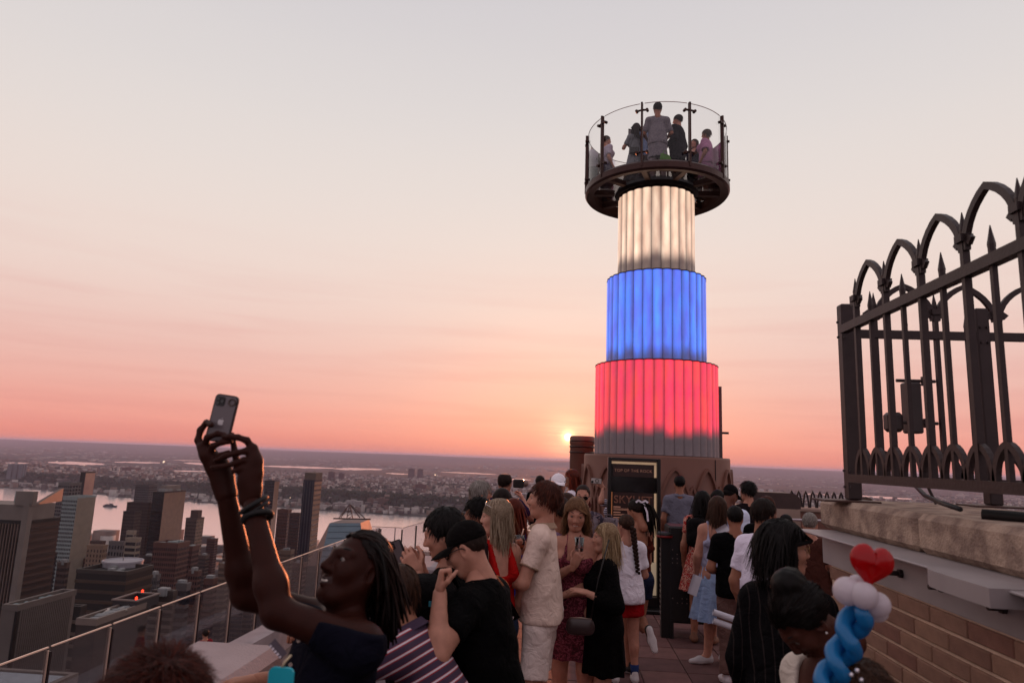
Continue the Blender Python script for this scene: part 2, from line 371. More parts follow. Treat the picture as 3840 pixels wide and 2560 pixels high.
def woods():
    r = random.Random(5); ico = [(0,0,1),(.89,0,.45),(.28,.85,.45),(-.72,.53,.45),(-.72,-.53,.45),(.28,-.85,.45),(.72,.53,-.45),(-.28,.85,-.45),(-.89,0,-.45),(-.28,-.85,-.45),(.72,-.53,-.45)]
    F0 = [(0,1,2),(0,2,3),(0,3,4),(0,4,5),(0,5,1),(1,6,2),(2,7,3),(3,8,4),(4,9,5),(5,10,1),(6,7,2),(7,8,3),(8,9,4),(9,10,5),(10,6,1)]
    pts = []
    for _ in range(5200):                      # the wooded cliff above the far bank
        Y0 = 3000+1200*r.random(); X = (-.9+1.55*r.random())*Y0; Y = bankY(X)+290+260*r.random()**.8+60*math.sin(X*.003); pts.append((X, Y, r.uniform(7, 14)))
    for _ in range(5200):                      # street trees and groves among the houses
        Y = 3050+5600*r.random()**1.2; X = (-.86+1.5*r.random())*Y
        if Y-bankY(X) < 25 or Y > 5600 and wet(X, Y): continue
        if math.sin(X*.006)*math.sin(Y*.004+.5) < .15 and r.random() < .7: continue
        pts.append((X, Y, r.uniform(6, 13)))
    V = []; F = []
    for (x, y, s) in pts:
        z = terrain_z(x, y); o = len(V); a = r.uniform(0, 6)
        for (u, v, w) in ico:
            k = r.uniform(.7, 1.25); V.append((x+s*k*(u*math.cos(a)-v*math.sin(a)), y+s*k*(u*math.sin(a)+v*math.cos(a)), z+s*.55+s*.75*k*w))
        F += [tuple(i+o for i in f) for f in F0]
    stuff(npmesh('far_woods', V, F, mat('far_foliage', (.022, .027, .018, 1), .9, .3, .02, spec=.05), smooth=False), 'dark wooded cliff and street trees beyond the river', 'woods')
woods()
def far_lights():
    r = random.Random(9); b = MB()
    for (px, py, s) in ((1780, 1752, 5), (1787, 1752, 5), (1796, 1754, 5), (1803, 1754, 4), (1828, 1755, 5), (1840, 1755, 5), (1632, 1779, 7), (1088, 1865, 4), (615, 1730, 7), (612, 1733, 5), (2846, 1792, 3), (3066, 1789, 3), (2847, 1795, 3), (1165, 1792, 3)):
        p = G(px, py, GZ+30); q = (p-Vector((0, 0, 2))).length/2560*s*.5; b.box(p, (q, q, q))
    for _ in range(70):
        px = r.uniform(0, 3100); py = 1700+px*.038+r.uniform(0, 110); p = G(px, py, GZ+12); q = p.length/2560*r.uniform(.7, 1.3); b.box(p, (q, q, q))
    stuff(b.build('far_lamps', mat('far_lamp', (255, 225, 190), emit=(255, 222, 185), estr=1.6)), 'scattered lit lamps of the far towns', 'lamps')
far_lights()

# ---- towers and blocks that can be told apart
WG = mat('tower_glass', (34, 34, 40), .12, .2, .08, spec=.7)
def pxY(px, X):
    """distance at which a line at offset X shows at column px (level with the eye)"""
    lo, hi = 1., 60000.
    for _ in range(60):
        m_ = math.sqrt(lo*hi); x = proj((X, m_, 2))[0]
        if (x < px) == (X < 0): lo = m_
        else: hi = m_
    return lo
def tower(name, label, pl, pc, pr, py, Y, wall, side=None, win=None, floors=None, cols=None, scols=None, roof=None, zbot=GZ, bandsonly=False, wmat=None, cat='tower', sidewin=True, wf=.62, hf=.55, group='towers and blocks of the city below'):
    """pl..pc front face, pc..pr flank towards the avenue (when left of the deck), py = roof line at the near corner"""
    c = P(pc, py, Y); l = P(pl, py, Y); x0, x1 = min(l.x, c.x), max(l.x, c.x); zt = c.z
    yb = Y+20
    if pr is not None:
        X = c.x; lo, hi = Y, Y*3
        for _ in range(50):
            md = (lo+hi)/2; q = proj((X, md, zt))[0]
            if q < pr: lo = md
            else: hi = md
        yb = lo
    e = empty(name, ((x0+x1)/2, (Y+yb)/2, zbot), label, cat, group); ox, oy, oz = e.location
    b = MB(); b.bb(x0-ox, x1-ox, Y-oy, yb-oy, 0, zt-oz)
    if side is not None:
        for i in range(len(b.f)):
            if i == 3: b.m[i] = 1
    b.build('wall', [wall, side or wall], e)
    pb = MB(); t = max(.6, (x1-x0)*.02)
    pb.bb(x0-ox-.15, x1-ox+.15, Y-oy-.15, Y-oy+t, zt-oz, zt-oz+1.6); pb.bb(x1-ox-t, x1-ox+.15, Y-oy+t, yb-oy+.15, zt-oz, zt-oz+1.6)
    pb.bb(x0-ox-.15, x0-ox+t, Y-oy+t, yb-oy+.15, zt-oz, zt-oz+1.6); pb.bb(x0-ox+t, x1-ox-t, yb-oy-t, yb-oy+.15, zt-oz, zt-oz+1.6)
    pb.build('parapet', roof or wall, e)
    if floors:
        w = MB(); H = zt-max(zbot, zt-170); fh = floors; nfl = int(H/fh); cw = (x1-x0)/(cols or 1); sw = (yb-Y)/(scols or cols or 1)
        for k in range(nfl):
            z0 = zt-oz-(k+1)*fh+fh*(1-hf)/2-1; z1 = z0+fh*hf
            if cols is None:
                w.bb(x0-ox+.5, x1-ox-.5, Y-oy-.12, Y-oy+.3, z0, z1); w.bb(x1-ox-.3, x1-ox+.12, Y-oy+.5, yb-oy-.5, z0, z1); continue
            for i in range(cols):
                a = x0-ox+cw*(i+.5-wf/2); w.bb(a, a+cw*wf, Y-oy-.12, Y-oy+.3, z0, z1)
            for i in range((scols or cols) if sidewin else 0):
                a = Y-oy+sw*(i+.5-wf/2); w.bb(x1-ox-.3, x1-ox+.12, a, a+sw*wf, z0, z1)
        stuff(w.build('window_grid', wmat or WG, e))
    return e, (x0, x1, Y, yb, zt)
def gear(e, box, n, seed, m, s=(2, 6), h=(1.5, 4)):
    r = random.Random(seed); x0, x1, y0, y1, zt = box; ox, oy, oz = e.location
    for _ in range(n):
        w, d, hh = r.uniform(*s), r.uniform(*s), r.uniform(*h); x = r.uniform(x0+w, x1-w)-ox; y = r.uniform(y0+d, y1-d)-oy
        MB().bevbox((x, y, zt-oz+hh/2), (w, d, hh), .2).build('rooftop_unit', m, e)
def C(n, c, **k): return mat(n, tuple(int(x*.70) for x in c), k.pop('rough', .7), k.pop('var', .12), k.pop('vscale', .15), **k)
stone, tan, brown, black = C('tower_stone', (150, 138, 130)), C('tower_tan', (164, 134, 112)), C('tower_brown', (92, 68, 62)), C('tower_black', (26, 23, 25), rough=.3)
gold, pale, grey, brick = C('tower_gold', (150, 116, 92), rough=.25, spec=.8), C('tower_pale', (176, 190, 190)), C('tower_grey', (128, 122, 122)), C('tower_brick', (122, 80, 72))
unit = C('roof_unit', (170, 172, 174))

# far left: dark tower with vertical fins and a crown of slanted slabs
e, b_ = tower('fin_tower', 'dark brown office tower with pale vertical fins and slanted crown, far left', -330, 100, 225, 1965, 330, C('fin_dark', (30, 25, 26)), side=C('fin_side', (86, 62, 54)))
ox, oy, oz = e.location; x0, x1, y0, y1, zt = b_
for i in range(38):
    x = x0+(x1-x0)*(i+.5)/38
    MB().bb(x-ox-.22, x-ox+.22, y0-oy-.7, y0-oy-.02, 0, zt-oz).build('fin', C('fin_pale', (140, 118, 108)), e)
for k in range(46):
    z = zt-oz-2-k*3.4; MB().bb(x1-ox+.02, x1-ox+.16, y0-oy+3, y1-oy-1, z-1.7, z).build('window_band', C('fin_win', (48, 38, 36), rough=.35), e)
MB().bb(x1-ox-2.4, x1-ox+.6, y0-oy-1.0, y0-oy+2.2, 0, zt-oz+10).build('corner_pier', stone, e)
MB().bb(x0-ox, x1-ox-3, y0-oy+1, y1-oy-1, zt-oz, zt-oz+9).build('crown', stone, e)
for (a, bz) in ((P(60, 1848, 330), P(127, 1843, 330)), (P(130, 1893, 336), P(224, 1830, 360))):
    z0 = zt+9; MB().add([(a.x-ox, a.y-oy, z0-oz), (bz.x-ox, bz.y-oy, z0-oz), (bz.x-ox, bz.y-oy, bz.z-oz), (a.x-ox, a.y-oy, a.z-oz+1),
        (a.x-ox, a.y-oy+3, z0-oz), (bz.x-ox, bz.y-oy+3, z0-oz), (bz.x-ox, bz.y-oy+3, bz.z-oz), (a.x-ox, a.y-oy+3, a.z-oz+1)],
        [(0,1,2,3),(7,6,5,4),(3,2,6,7),(1,5,6,2),(0,3,7,4)]).build('crown_slab', stone, e)
q = P(62, 1840, 345); MB().tube([(q.x-ox, q.y-oy, zt-oz+6), (q.x-ox, q.y-oy, q.z-oz)], [.6, .3]).build('mast', pale, e)

e, b_ = tower('grid_tower', 'slender pale blue-grey tower with a tight grid of square windows', 236, 291, 360, 1868, 620, pale, side=C('pale_side', (172, 158, 140)), floors=3.6, cols=9, scols=1, wf=.55, sidewin=False)
e2, _ = tower('pink_flank_tower', 'dark slab tower whose right flank mirrors the pink sky', 303, 322, 358, 1773, 900, black, side=C('sky_reflection_paint', (255, 196, 172), rough=.3, col2=(150, 110, 104), vscale=.03))  # pink sky reflection is painted into the flank's base colour
tower('block_tower', 'plain grey tower block left of the mirrored slab', 219, 262, 306, 1815, 780, grey, floors=4, cols=6, scols=4)
for (a, bb_, c_) in ((30, 46, 52), (52, 66, 72), (72, 84, 102)):
    tower('far_bank_tower', {30: 'leftmost of three grey towers across the river', 52: 'middle of three grey towers across the river', 72: 'rightmost of three grey towers across the river'}[a], a, bb_, c_, 1741, 3950, C('galaxy', (140, 146, 156)), floors=6, cols=3, scols=2, wf=.4)
tower('slab_block', 'broad grey slab behind the black tower', 508, 560, 590, 1822, 1050, C('slab_grey', (104, 98, 100)), floors=3.6, cols=8, scols=4, wf=.5)
tower('dark_block', 'dark brown tower standing left of the black tower', 476, 560, 575, 1890, 820, C('dk_brown', (60, 42, 40)), floors=3.6, cols=12, scols=5, wmat=C('dkw', (96, 74, 64), rough=.3), wf=.4)
tower('dark_block', 'lower dark tower at the left foot of the black tower', 462, 505, 530, 1922, 760, C('dk_brown2', (52, 38, 38)), floors=3.6, cols=8, scols=5, wmat=C('dkw', (96, 74, 64)), wf=.4)
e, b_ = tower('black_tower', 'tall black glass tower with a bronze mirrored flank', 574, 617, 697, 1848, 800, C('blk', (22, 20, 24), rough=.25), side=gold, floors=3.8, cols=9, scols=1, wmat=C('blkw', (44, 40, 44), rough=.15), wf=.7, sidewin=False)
gear(e, b_, 6, 2, unit, (4, 9), (3, 6)); x0, x1, y0, y1, zt = b_; ox, oy, oz = e.location
MB().bb(x0-ox+4, x1-ox-3, y0-oy+8, y1-oy-8, zt-oz, zt-oz+8).build('penthouse', stone, e)
e, b_ = tower('chimney_tower', 'beige brown tower with a square stair head beside the black tower', 697, 738, 766, 1948, 700, C('chim', (104, 84, 78)), side=tan, floors=3.5, cols=7, scols=5, wf=.4)
x0, x1, y0, y1, zt = b_; ox, oy, oz = e.location; MB().bb(-4, 4, -3, 5, zt-oz, zt-oz+9).build('stair_head', brown, e)
e, b_ = tower('brick_tower', 'pinkish brick tower with dark balcony stripes, larger of the brick pair', 575, 668, 712, 2045, 430, brick, floors=3.1, cols=12, scols=8, wf=.45); gear(e, b_, 7, 4, pale, (1.5, 3.5), (1, 2.5))
e, b_ = tower('brick_tower', 'brick tower tucked right of its larger twin', 668, 722, 748, 2056, 460, C('brick2', (112, 74, 68)), floors=3.1, cols=8, scols=6, wf=.5); gear(e, b_, 4, 5, pale, (1.5, 3), (1, 2))
tower('deco_tower', 'narrow tan setback tower with a dark cap', 326, 386, 404, 2052, 520, tan, floors=3.6, cols=5, scols=3, wf=.25)
tower('setback_block', 'dark capped block stacked behind the tan setback tower', 338, 382, 396, 2036, 535, brown, floors=3.6, cols=5, scols=3, wf=.3)
tower('pavilion_block', 'squat grey block with pilasters near the river', 408, 462, 472, 2036, 640, grey, floors=6, cols=5, scols=2, wf=.5)
for k, (a, c_, pr, py) in enumerate(((470, 512, 530, 2024), (474, 502, 512, 1996))):
    tower('banded_block', ('pale building with wide dark window bands below the dark towers', 'small banded penthouse block above the pale banded building')[k], a, c_, pr, py, 600+30*k, C('cream', (178, 160, 142)), floors=5, cols=None)
e, b_ = tower('roof_tank_building', 'black office block with brown floor bands under a white tank', 285, 474, 574, 2156, 300, C('tankb', (30, 24, 24)), roof=C('tank_roof', (70, 60, 56)))
x0, x1, y0, y1, zt = b_; ox, oy, oz = e.location
for k in range(9):
    z = zt-oz-3-k*4.2; MB().bb(x0-ox, x1-ox+.5, y0-oy-.5, y0-oy-.02, z-1, z+.3).build('floor_band', C('tank_band', (84, 62, 48)), e)
    MB().bb(x1-ox+.02, x1-ox+.5, y0-oy, y1-oy, z-1, z+.3).build('floor_band', C('tank_band', (84, 62, 48)), e)
gear(e, b_, 8, 8, unit, (1.5, 3.5), (.8, 2))
tk = P(456, 2146, 322); tt = P(456, 2098, 322); rd = (P(521, 2120, 322).x-P(391, 2120, 322).x)/2
t_ = empty('roof_tank', (tk.x, tk.y, zt+.02), 'squat white cylindrical tank on the black office block', 'tank')
MB().lathe([(rd, 0), (rd, tt.z-zt-.8), (rd+.3, tt.z-zt-.8), (rd+.3, tt.z-zt), (rd-.4, tt.z-zt), (rd-.6, tt.z-zt-.4), (.01, tt.z-zt-.2)], n=40).build('shell', C('tank_white', (196, 192, 200)), t_, smooth=False)
MB().tube([(0, 0, tt.z-zt-.3), (0, 0, tt.z-zt+1.5)], .25).build('vent', unit, t_)
for k in range(10):
    a = 2*math.pi*k/10; MB().box((rd*math.cos(a), rd*math.sin(a), (tt.z-zt-.8)/2), (.35, .35, tt.z-zt-.8), a).build('shell_rib', C('tank_white', (196, 192, 200)), t_)
e, b_ = tower('slab_building', 'long pale grey slab with a cluttered roof at lower left', 8, 64, 283, 2290, 185, C('slab_pale', (124, 112, 108)), side=C('slab_pale2', (132, 120, 116), var=.2, vscale=.05)); gear(e, b_, 22, 12, C('teal_unit', (150, 176, 180)), (.8, 2.6), (.5, 1.4))
x0, x1, y0, y1, zt = b_; ox, oy, oz = e.location; MB().bb(x1-ox-.3, x1-ox+.3, y0-oy-.3, y0-oy+.9, 0, zt-oz).build('joint', black, e)
for k in range(26): yy = y0-oy+2+k*(y1-y0-3)/26; MB().bb(x1-ox+.02, x1-ox+.14, yy, yy+.35, 0, zt-oz).build('panel_rib', C('slab_rib', (112, 100, 96)), e)
for k in range(9): MB().bb(x1-ox+.02, x1-ox+.10, y0-oy+1, y1-oy-.5, zt-oz-6-k*9, zt-oz-5.6-k*9).build('panel_course', C('slab_rib', (112, 100, 96)), e)
e, b_ = tower('striped_building', 'dark building with pale sill stripes behind the glass barrier', 240, 300, 322, 2292, 215, C('stripe_dk', (36, 30, 30)))
x0, x1, y0, y1, zt = b_; ox, oy, oz = e.location
for k in range(14):
    z = zt-oz-3-k*3.6; MB().bb(x0-ox-.3, x1-ox+.4, y0-oy-.5, y0-oy-.02, z-.5, z+.4).build('sill_band', C('stripe_pale', (126, 108, 98)), e)
    MB().bb(x1-ox+.02, x1-ox+.5, y0-oy, y1-oy, z-.5, z+.4).build('sill_band', C('stripe_pale', (126, 108, 98)), e)
e, b_ = tower('cluttered_roof_building', 'mid-rise block with a roof full of silver ducts', 285, 360, 545, 2345, 170, C('clut', (70, 58, 56)), roof=C('clut_r', (150, 132, 124))); gear(e, b_, 26, 21, unit, (.8, 2.4), (.6, 1.6))
x0, x1, y0, y1, zt = b_; ox, oy, oz = e.location; r = random.Random(4)
for k in range(7):
    a = Vector((r.uniform(x0+2, x1-2)-ox, r.uniform(y0+5, y1-3)-oy, zt-oz+.9)); MB().tube([a, a+Vector((r.uniform(-3, 3), r.uniform(2, 6), .4)), a+Vector((r.uniform(-2, 2), 6, -.3))], .45).build('duct', C('duct', (196, 190, 186), rough=.3, metal=.6), e, smooth=True)
a = P(424, 2250, 186); bx = P(515, 2255, 186); cx_ = P(565, 2238, 186)
pe = empty('cooling_tower_box', ((a.x+bx.x)/2, 190, zt+.05), 'open topped dark rooftop enclosure with two red lights', 'enclosure')
w = bx.x-a.x; hh = a.z-zt
for (c_, d_) in (((0, -4, hh/2), (w, .4, hh)), ((0, 6, hh/2), (w, .4, hh)), ((-w/2+.2, 1, hh/2), (.4, 9.6, hh)), ((w/2-.2, 1, hh/2), (.4, 9.6, hh))): MB().box(c_, d_).build('panel', C('encl', (58, 52, 56)), pe)
for (c_, d_) in (((0, -4, hh+.2), (w+.6, .8, .35)), ((0, 6, hh+.2), (w+.6, .8, .35)), ((-w/2+.2, 1, hh+.2), (.8, 9.2, .35)), ((w/2-.2, 1, hh+.2), (.8, 9.2, .35))): MB().box(c_, d_).build('rim', C('encl_rim', (150, 130, 124)), pe)
for dx, dy in ((-1.5, 6), (w/2-1, -3)): MB().lathe([(.01, .9), (.3, .7), (.3, .1), (.2, 0)], (dx, dy, hh+.2), 8).build('warning_light', mat('warn_red', (255, 40, 20), emit=(255, 50, 25), estr=4), pe)
e, b_ = tower('louvre_building', 'grey brown building with slanting horizontal bands beside the enclosure', 570, 648, 662, 2236, 200, C('louv', (66, 56, 54)))
x0, x1, y0, y1, zt = b_; ox, oy, oz = e.location
for k in range(15):
    z = zt-oz-2-k*2.1; MB().bb(x0-ox-.2, x1-ox+.4, y0-oy-.45, y0-oy-.02, z-.35, z+.35).build('louvre_band', C('louv_p', (140, 122, 112)), e)
gear(e, b_, 4, 3, unit, (1.5, 3), (1, 2.5))
e, b_ = tower('white_roof_building', 'low building with a snow white roof at the bottom left corner', -320, 130, 282, 2640, 85, C('wr', (112, 98, 92)), roof=C('wr_p', (150, 136, 126)))
x0, x1, y0, y1, zt = b_; ox, oy, oz = e.location; MB().bb(x0-ox+1, x1-ox-1, y0-oy+1, y1-oy-1, zt-oz, zt-oz+1.45).build('roof_membrane', C('membrane', (214, 220, 226), vscale=.6), e); gear(e, b_, 5, 31, unit, (.6, 1.6), (.4, 1))
# lower blocks packed between the towers
_r = random.Random(77); _o = 'first second third fourth fifth sixth seventh eighth ninth tenth eleventh twelfth thirteenth fourteenth fifteenth sixteenth seventeenth eighteenth'.split(); _k = 0
for (a, c_, d_, py, Y) in ((150, 196, 214, 2080, 480), (214, 250, 262, 2118, 420), (300, 330, 344, 2100, 640), (398, 430, 442, 2128, 520), (536, 566, 580, 2092, 560), (560, 590, 602, 2165, 360), (660, 700, 716, 2200, 330), (706, 742, 756, 2150, 420), (742, 772, 786, 2088, 640), (764, 800, 816, 2180, 380), (776, 806, 818, 2024, 900), (820, 850, 866, 2120, 520), (838, 872, 884, 2052, 760), (930, 962, 976, 2110, 470), (965, 1000, 1012, 2040, 820), (1000, 1040, 1056, 2140, 420), (1046, 1090, 1104, 2070, 640), (1096, 1136, 1150, 2120, 500)):
    cn, cc = _r.choice((('brown', (104, 80, 72)), ('grey', (112, 106, 108)), ('dark', (58, 50, 52)), ('tan', (150, 124, 106)), ('red brick', (112, 72, 64))))
    e, b_ = tower('midrise_block', cn+' mid-rise block, '+_o[_k]+' from left in the low row before the river', a, c_, d_, py, Y, C('mid%d' % _k, cc), floors=_r.choice((3.2, 3.6, 4)), cols=_r.randint(4, 9), scols=_r.randint(3, 6), wf=_r.uniform(.35, .65), group='mid-rise blocks in the low row'); gear(e, b_, 4, 60+_k, unit, (1.2, 4), (1, 3.5)); _k += 1
# middle group
tower('band_tower', 'beige tower with close window rows behind the raised arm', 868, 940, 972, 1985, 560, C('bt', (136, 112, 98)), floors=3.3, cols=9, scols=5, wf=.6)
tower('stacked_tower', 'short grey tower with a stepped top behind the raised arm', 872, 920, 935, 1963, 590, grey, floors=4, cols=5, scols=3)
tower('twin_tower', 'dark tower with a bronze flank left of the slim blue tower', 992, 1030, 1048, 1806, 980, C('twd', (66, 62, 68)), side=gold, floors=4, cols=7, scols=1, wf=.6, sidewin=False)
tower('rust_tower', 'reddish brown stepped apartment tower', 1040, 1080, 1094, 1916, 700, C('rust', (112, 72, 64)), floors=3.2, cols=7, scols=4, wf=.45)
tower('rust_tower', 'lower reddish brown apartment tower beside the slim blue tower', 1086, 1124, 1137, 1930, 680, C('rust2', (98, 66, 62)), floors=3.2, cols=7, scols=3, wf=.5)
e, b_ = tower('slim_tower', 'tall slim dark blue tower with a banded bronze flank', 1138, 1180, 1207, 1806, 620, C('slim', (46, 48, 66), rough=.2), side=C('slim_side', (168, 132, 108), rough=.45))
x0, x1, y0, y1, zt = b_; ox, oy, oz = e.location
MB().bb(x0-ox, x1-ox, y0-oy+2, y1-oy, zt-oz, zt-oz+8).build('crown', C('slim_crown', (122, 104, 94)), e)
for k in range(24): MB().bb(x1-ox+.02, x1-ox+.2, y0-oy+1, y1-oy-1, zt-oz-4-k*4.4, zt-oz-2.4-k*4.4).build('window_band', C('slim_w', (98, 80, 74), rough=.25), e)
for k in range(4): MB().bb(x0-ox+(x1-x0)*(k+.4)/4, x0-ox+(x1-x0)*(k+.6)/4, y0-oy-.3, y0-oy-.02, 0, zt-oz).build('mullion', C('slim_m', (88, 84, 92)), e)
# glass wedge roof with its lattice mast
Yg = 420; e = empty('wedge_tower', P(1330, 2300, Yg), 'blue glass wedge-roofed tower with black slopes and a lattice mast', 'tower', 'towers and blocks of the city below'); ox, oy, oz = e.location
def LP(px, py, Y): p = P(px, py, Y); return (p.x-ox, p.y-oy, p.z-oz)
A, B_, Cc, D_ = LP(1236, 1960, Yg), LP(1352, 1960, Yg), LP(1372, 2120, Yg-12), LP(1196, 2120, Yg-12)
MB().add([A, B_, Cc, D_], [(3, 2, 1, 0)]).build('glass_slope', C('wedge_glass', (96, 132, 150), rough=.12, spec=.8), e)
E, F_ = LP(1385, 1946, Yg+34), LP(1436, 2120, Yg+34)
MB().add([B_, E, F_, Cc], [(3, 2, 1, 0)]).build('stone_slope', C('wedge_tan', (186, 158, 140)), e)
Lw = LP(1150, 2120, Yg+4); MB().add([A, D_, Lw], [(0, 2, 1)]).build('black_slope', black, e)
E2 = (A[0], E[1], E[2]); MB().add([A, B_, E, E2], [(0, 1, 2, 3)]).build('roof', grey, e)
zb = -oz+GZ; q0 = Lw; MB().add([Lw, D_, Cc, F_, (Lw[0], F_[1], F_[2]), (Lw[0], Lw[1], zb), (D_[0], D_[1], zb), (Cc[0], Cc[1], zb), (F_[0], F_[1], zb), (Lw[0], F_[1], zb)],
    [(0,5,6,1),(1,6,7,2),(2,7,8,3),(3,8,9,4),(4,9,5,0)]).build('wall', C('wedge_wall', (92, 80, 78)), e)
for i in range(7):
    t = (i+.5)/7; a = Vector(A).lerp(Vector(D_), t); b2 = Vector(B_).lerp(Vector(Cc), t); MB().bar([a+Vector((0, -.2, .1)), b2+Vector((0, -.2, .1))], .3, .3).build('glazing_bar', C('gb', (140, 168, 182)), e)
top = Vector(LP(1311, 1888, Yg+15)); base = [Vector(LP(px, py, Y)) for px, py, Y in ((1268, 1945, Yg+4), (1372, 1946, Yg+4), (1300, 1946, Yg+10), (1324, 1946, Yg+10), (1350, 1940, Yg+26), (1278, 1940, Yg+26))]
for q in base: MB().tube([q, top.lerp(q, .12 if q in base[2:4] else .05)], .3, 5).build('mast_strut', brown, e)
MB().bar([base[0]+Vector((-3, 0, .2)), base[1]+Vector((3, 0, .2))], 1, .8).build('mast_ring', brown, e)
for i in range(5): a = base[2].lerp(top, i/5); b2 = base[3].lerp(top, (i+1)/5); MB().tube([a, b2], .2, 4).build('mast_lattice', brown, e)
tower('battlement_tower', 'small dark tower with a notched top seen through the glass corner', 1408, 1424, 1431, 1990, 900, C('batt', (84, 68, 64)), floors=4, cols=4, scols=2)
tower('terrace_block', 'dark terraced block at the river edge behind the glass corner', 1432, 1460, 1466, 2034, 1250, C('terr', (92, 76, 70)), floors=4, cols=4, scols=2)
p = G(1477, 2062, GZ); e = MB().tube([(0, 0, 0), (0, 0, 60)], [2, 1.2], 6); 
e = e.build('river_mast', brown, None, (p.x, p.y, GZ)); tag(e, 'thin brown mast standing at the river edge', 'mast')
# across the river
for (px0, px1, py0, py1, c, lb, n) in ((1250, 1298, 1884, 1906, (196, 188, 184), 'white low apartment house on the far bank', 'bank_house'), (1296, 1354, 1876, 1906, (208, 202, 200), 'white stepped apartment house on the far bank', 'bank_house'),
        (1376, 1404, 1868, 1904, (134, 98, 84), 'narrower tan apartment slab on the far bank', 'bank_slab'), (1409, 1456, 1868, 1905, (130, 96, 82), 'wider tan apartment slab on the far bank', 'bank_slab'),
        (1232, 1254, 1768, 1800, (96, 62, 62), 'dark red tower block on the plateau beyond the river', 'plateau_tower'), (1270, 1290, 1774, 1800, (116, 84, 84), 'paler red tower block on the plateau beyond the river', 'plateau_tower'),
        (1558, 1598, 1814, 1842, (120, 84, 80), 'square brick block among houses on the plateau', 'plateau_block'), (1532, 1554, 1756, 1778, (104, 78, 82), 'left of two faint towers on the far plain', 'plain_tower'), (1566, 1586, 1758, 1778, (104, 78, 82), 'right of two faint towers on the far plain', 'plain_tower'),
        (2904, 2936, 1846, 1872, (118, 96, 98), 'ribbed brick block right of the white gas tanks', 'plain_block'), (2955, 3014, 1854, 1874, (116, 88, 88), 'long brick block right of the ribbed block', 'plain_block'), (2956, 3006, 1880, 1912, (120, 88, 84), 'large brick slab above the arched railing', 'plain_block'),
        (3035, 3058, 1858, 1876, (112, 96, 100), 'small grey block near the stone coping', 'plain_block'), (1885, 1900, 1792, 1806, (150, 132, 130), 'pale block near the marsh water', 'plain_block'), (458, 512, 1752, 1768, (124, 72, 66), 'red brick hall on the far plateau at left', 'plateau_block')):
    g = G(px0, py1, terrain_z(0, 4000) if py1 < 1870 else GZ); Y = g.y; a = P(px0, py0, Y); b2 = P(px1, py0, Y); zb = terrain_z(a.x, Y)-2
    e = empty(n, ((a.x+b2.x)/2, Y, zb), lb, 'building'); w = b2.x-a.x; h = a.z-zb; cm = C(n+str(px0), c, vscale=.03)
    MB().bb(-w/2, w/2, 0, w*.5, 0, h).build('wall', cm, e)
    wm = MB(); nf = max(3, int(h/7)); nc = max(4, int(w/7))
    for k in range(nf):
        for i in range(nc): wm.bb(-w/2+w*(i+.3)/nc, -w/2+w*(i+.7)/nc, -.3, .3, h*(k+.3)/nf, h*(k+.7)/nf)
    stuff(wm.build('window_grid', C('far_win', (70, 62, 66), rough=.4), e)); MB().bb(-w*.2, w*.1, 4, w*.4, h, h+5).build('penthouse', cm, e)
for k, px in enumerate((2856, 2891)):
    p = G(px, 1847+k*2, GZ+10); p2 = P(px, 1832+k*2, p.y); rd = (P(px+8, 1840, p.y).x-P(px-8, 1840, p.y).x)/2; e = empty('gas_tank', p, ('left', 'right')[k]+' of two round white gas tanks on the plain', 'tank', 'white gas tanks')
    MB().lathe([(rd, -30), (rd, p2.z-p.z-6), (rd*.75, p2.z-p.z-1), (.01, p2.z-p.z)], n=20).build('shell', C('gas_white', (214, 212, 214)), e, smooth=True)
    MB().lathe([(rd+1, -2), (rd+1, 2)], n=20).build('walkway', grey, e)
# a boat under way on the river
p = G(412, 1898, GZ); e = empty('river_boat', (p.x, p.y, GZ-.5), 'small dark ferry boat on the pink river', 'boat')
MB().add([(-26, -6, 0), (20, -6, 0), (30, 0, 0), (20, 6, 0), (-26, 6, 0), (-27, -6.5, 5), (22, -6.5, 5), (34, 0, 6), (22, 6.5, 5), (-27, 6.5, 5)], [(0,1,6,5),(1,2,7,6),(2,3,8,7),(3,4,9,8),(4,0,5,9),(5,6,7,8,9)]).build('hull', C('hull', (60, 58, 66)), e)
MB().bb(-20, 12, -5, 5, 5, 9.5).build('cabin', C('cabin', (96, 92, 98)), e); MB().bb(0, 9, -4, 4, 9.5, 13).build('wheelhouse', C('cabin', (96, 92, 98)), e); MB().tube([(-4, 0, 9.5), (-4, 0, 18)], .4, 5).build('mast', black, e)

# ---- haze in the air between the deck and the hills
hz = MB().bb(-62000, 62000, -3200, 62000, GZ-8, 60)
hm = bpy.data.materials.new('haze_air'); hm.use_nodes = True; hm.node_tree.nodes.clear()
o_ = hm.node_tree.nodes.new('ShaderNodeOutputMaterial'); pv = hm.node_tree.nodes.new('ShaderNodeVolumePrincipled')
pv.inputs['Color'].default_value = (.80, .78, 1.0, 1); pv.inputs['Density'].default_value = 3.2e-5; pv.inputs['Anisotropy'].default_value = 0.0
hm.node_tree.links.new(pv.outputs[0], o_.inputs['Volume'])
if HAZE: ho = hz.build('haze', hm); ho['kind'] = 'stuff'; ho['label'] = 'thin mauve evening haze over the river and plain'
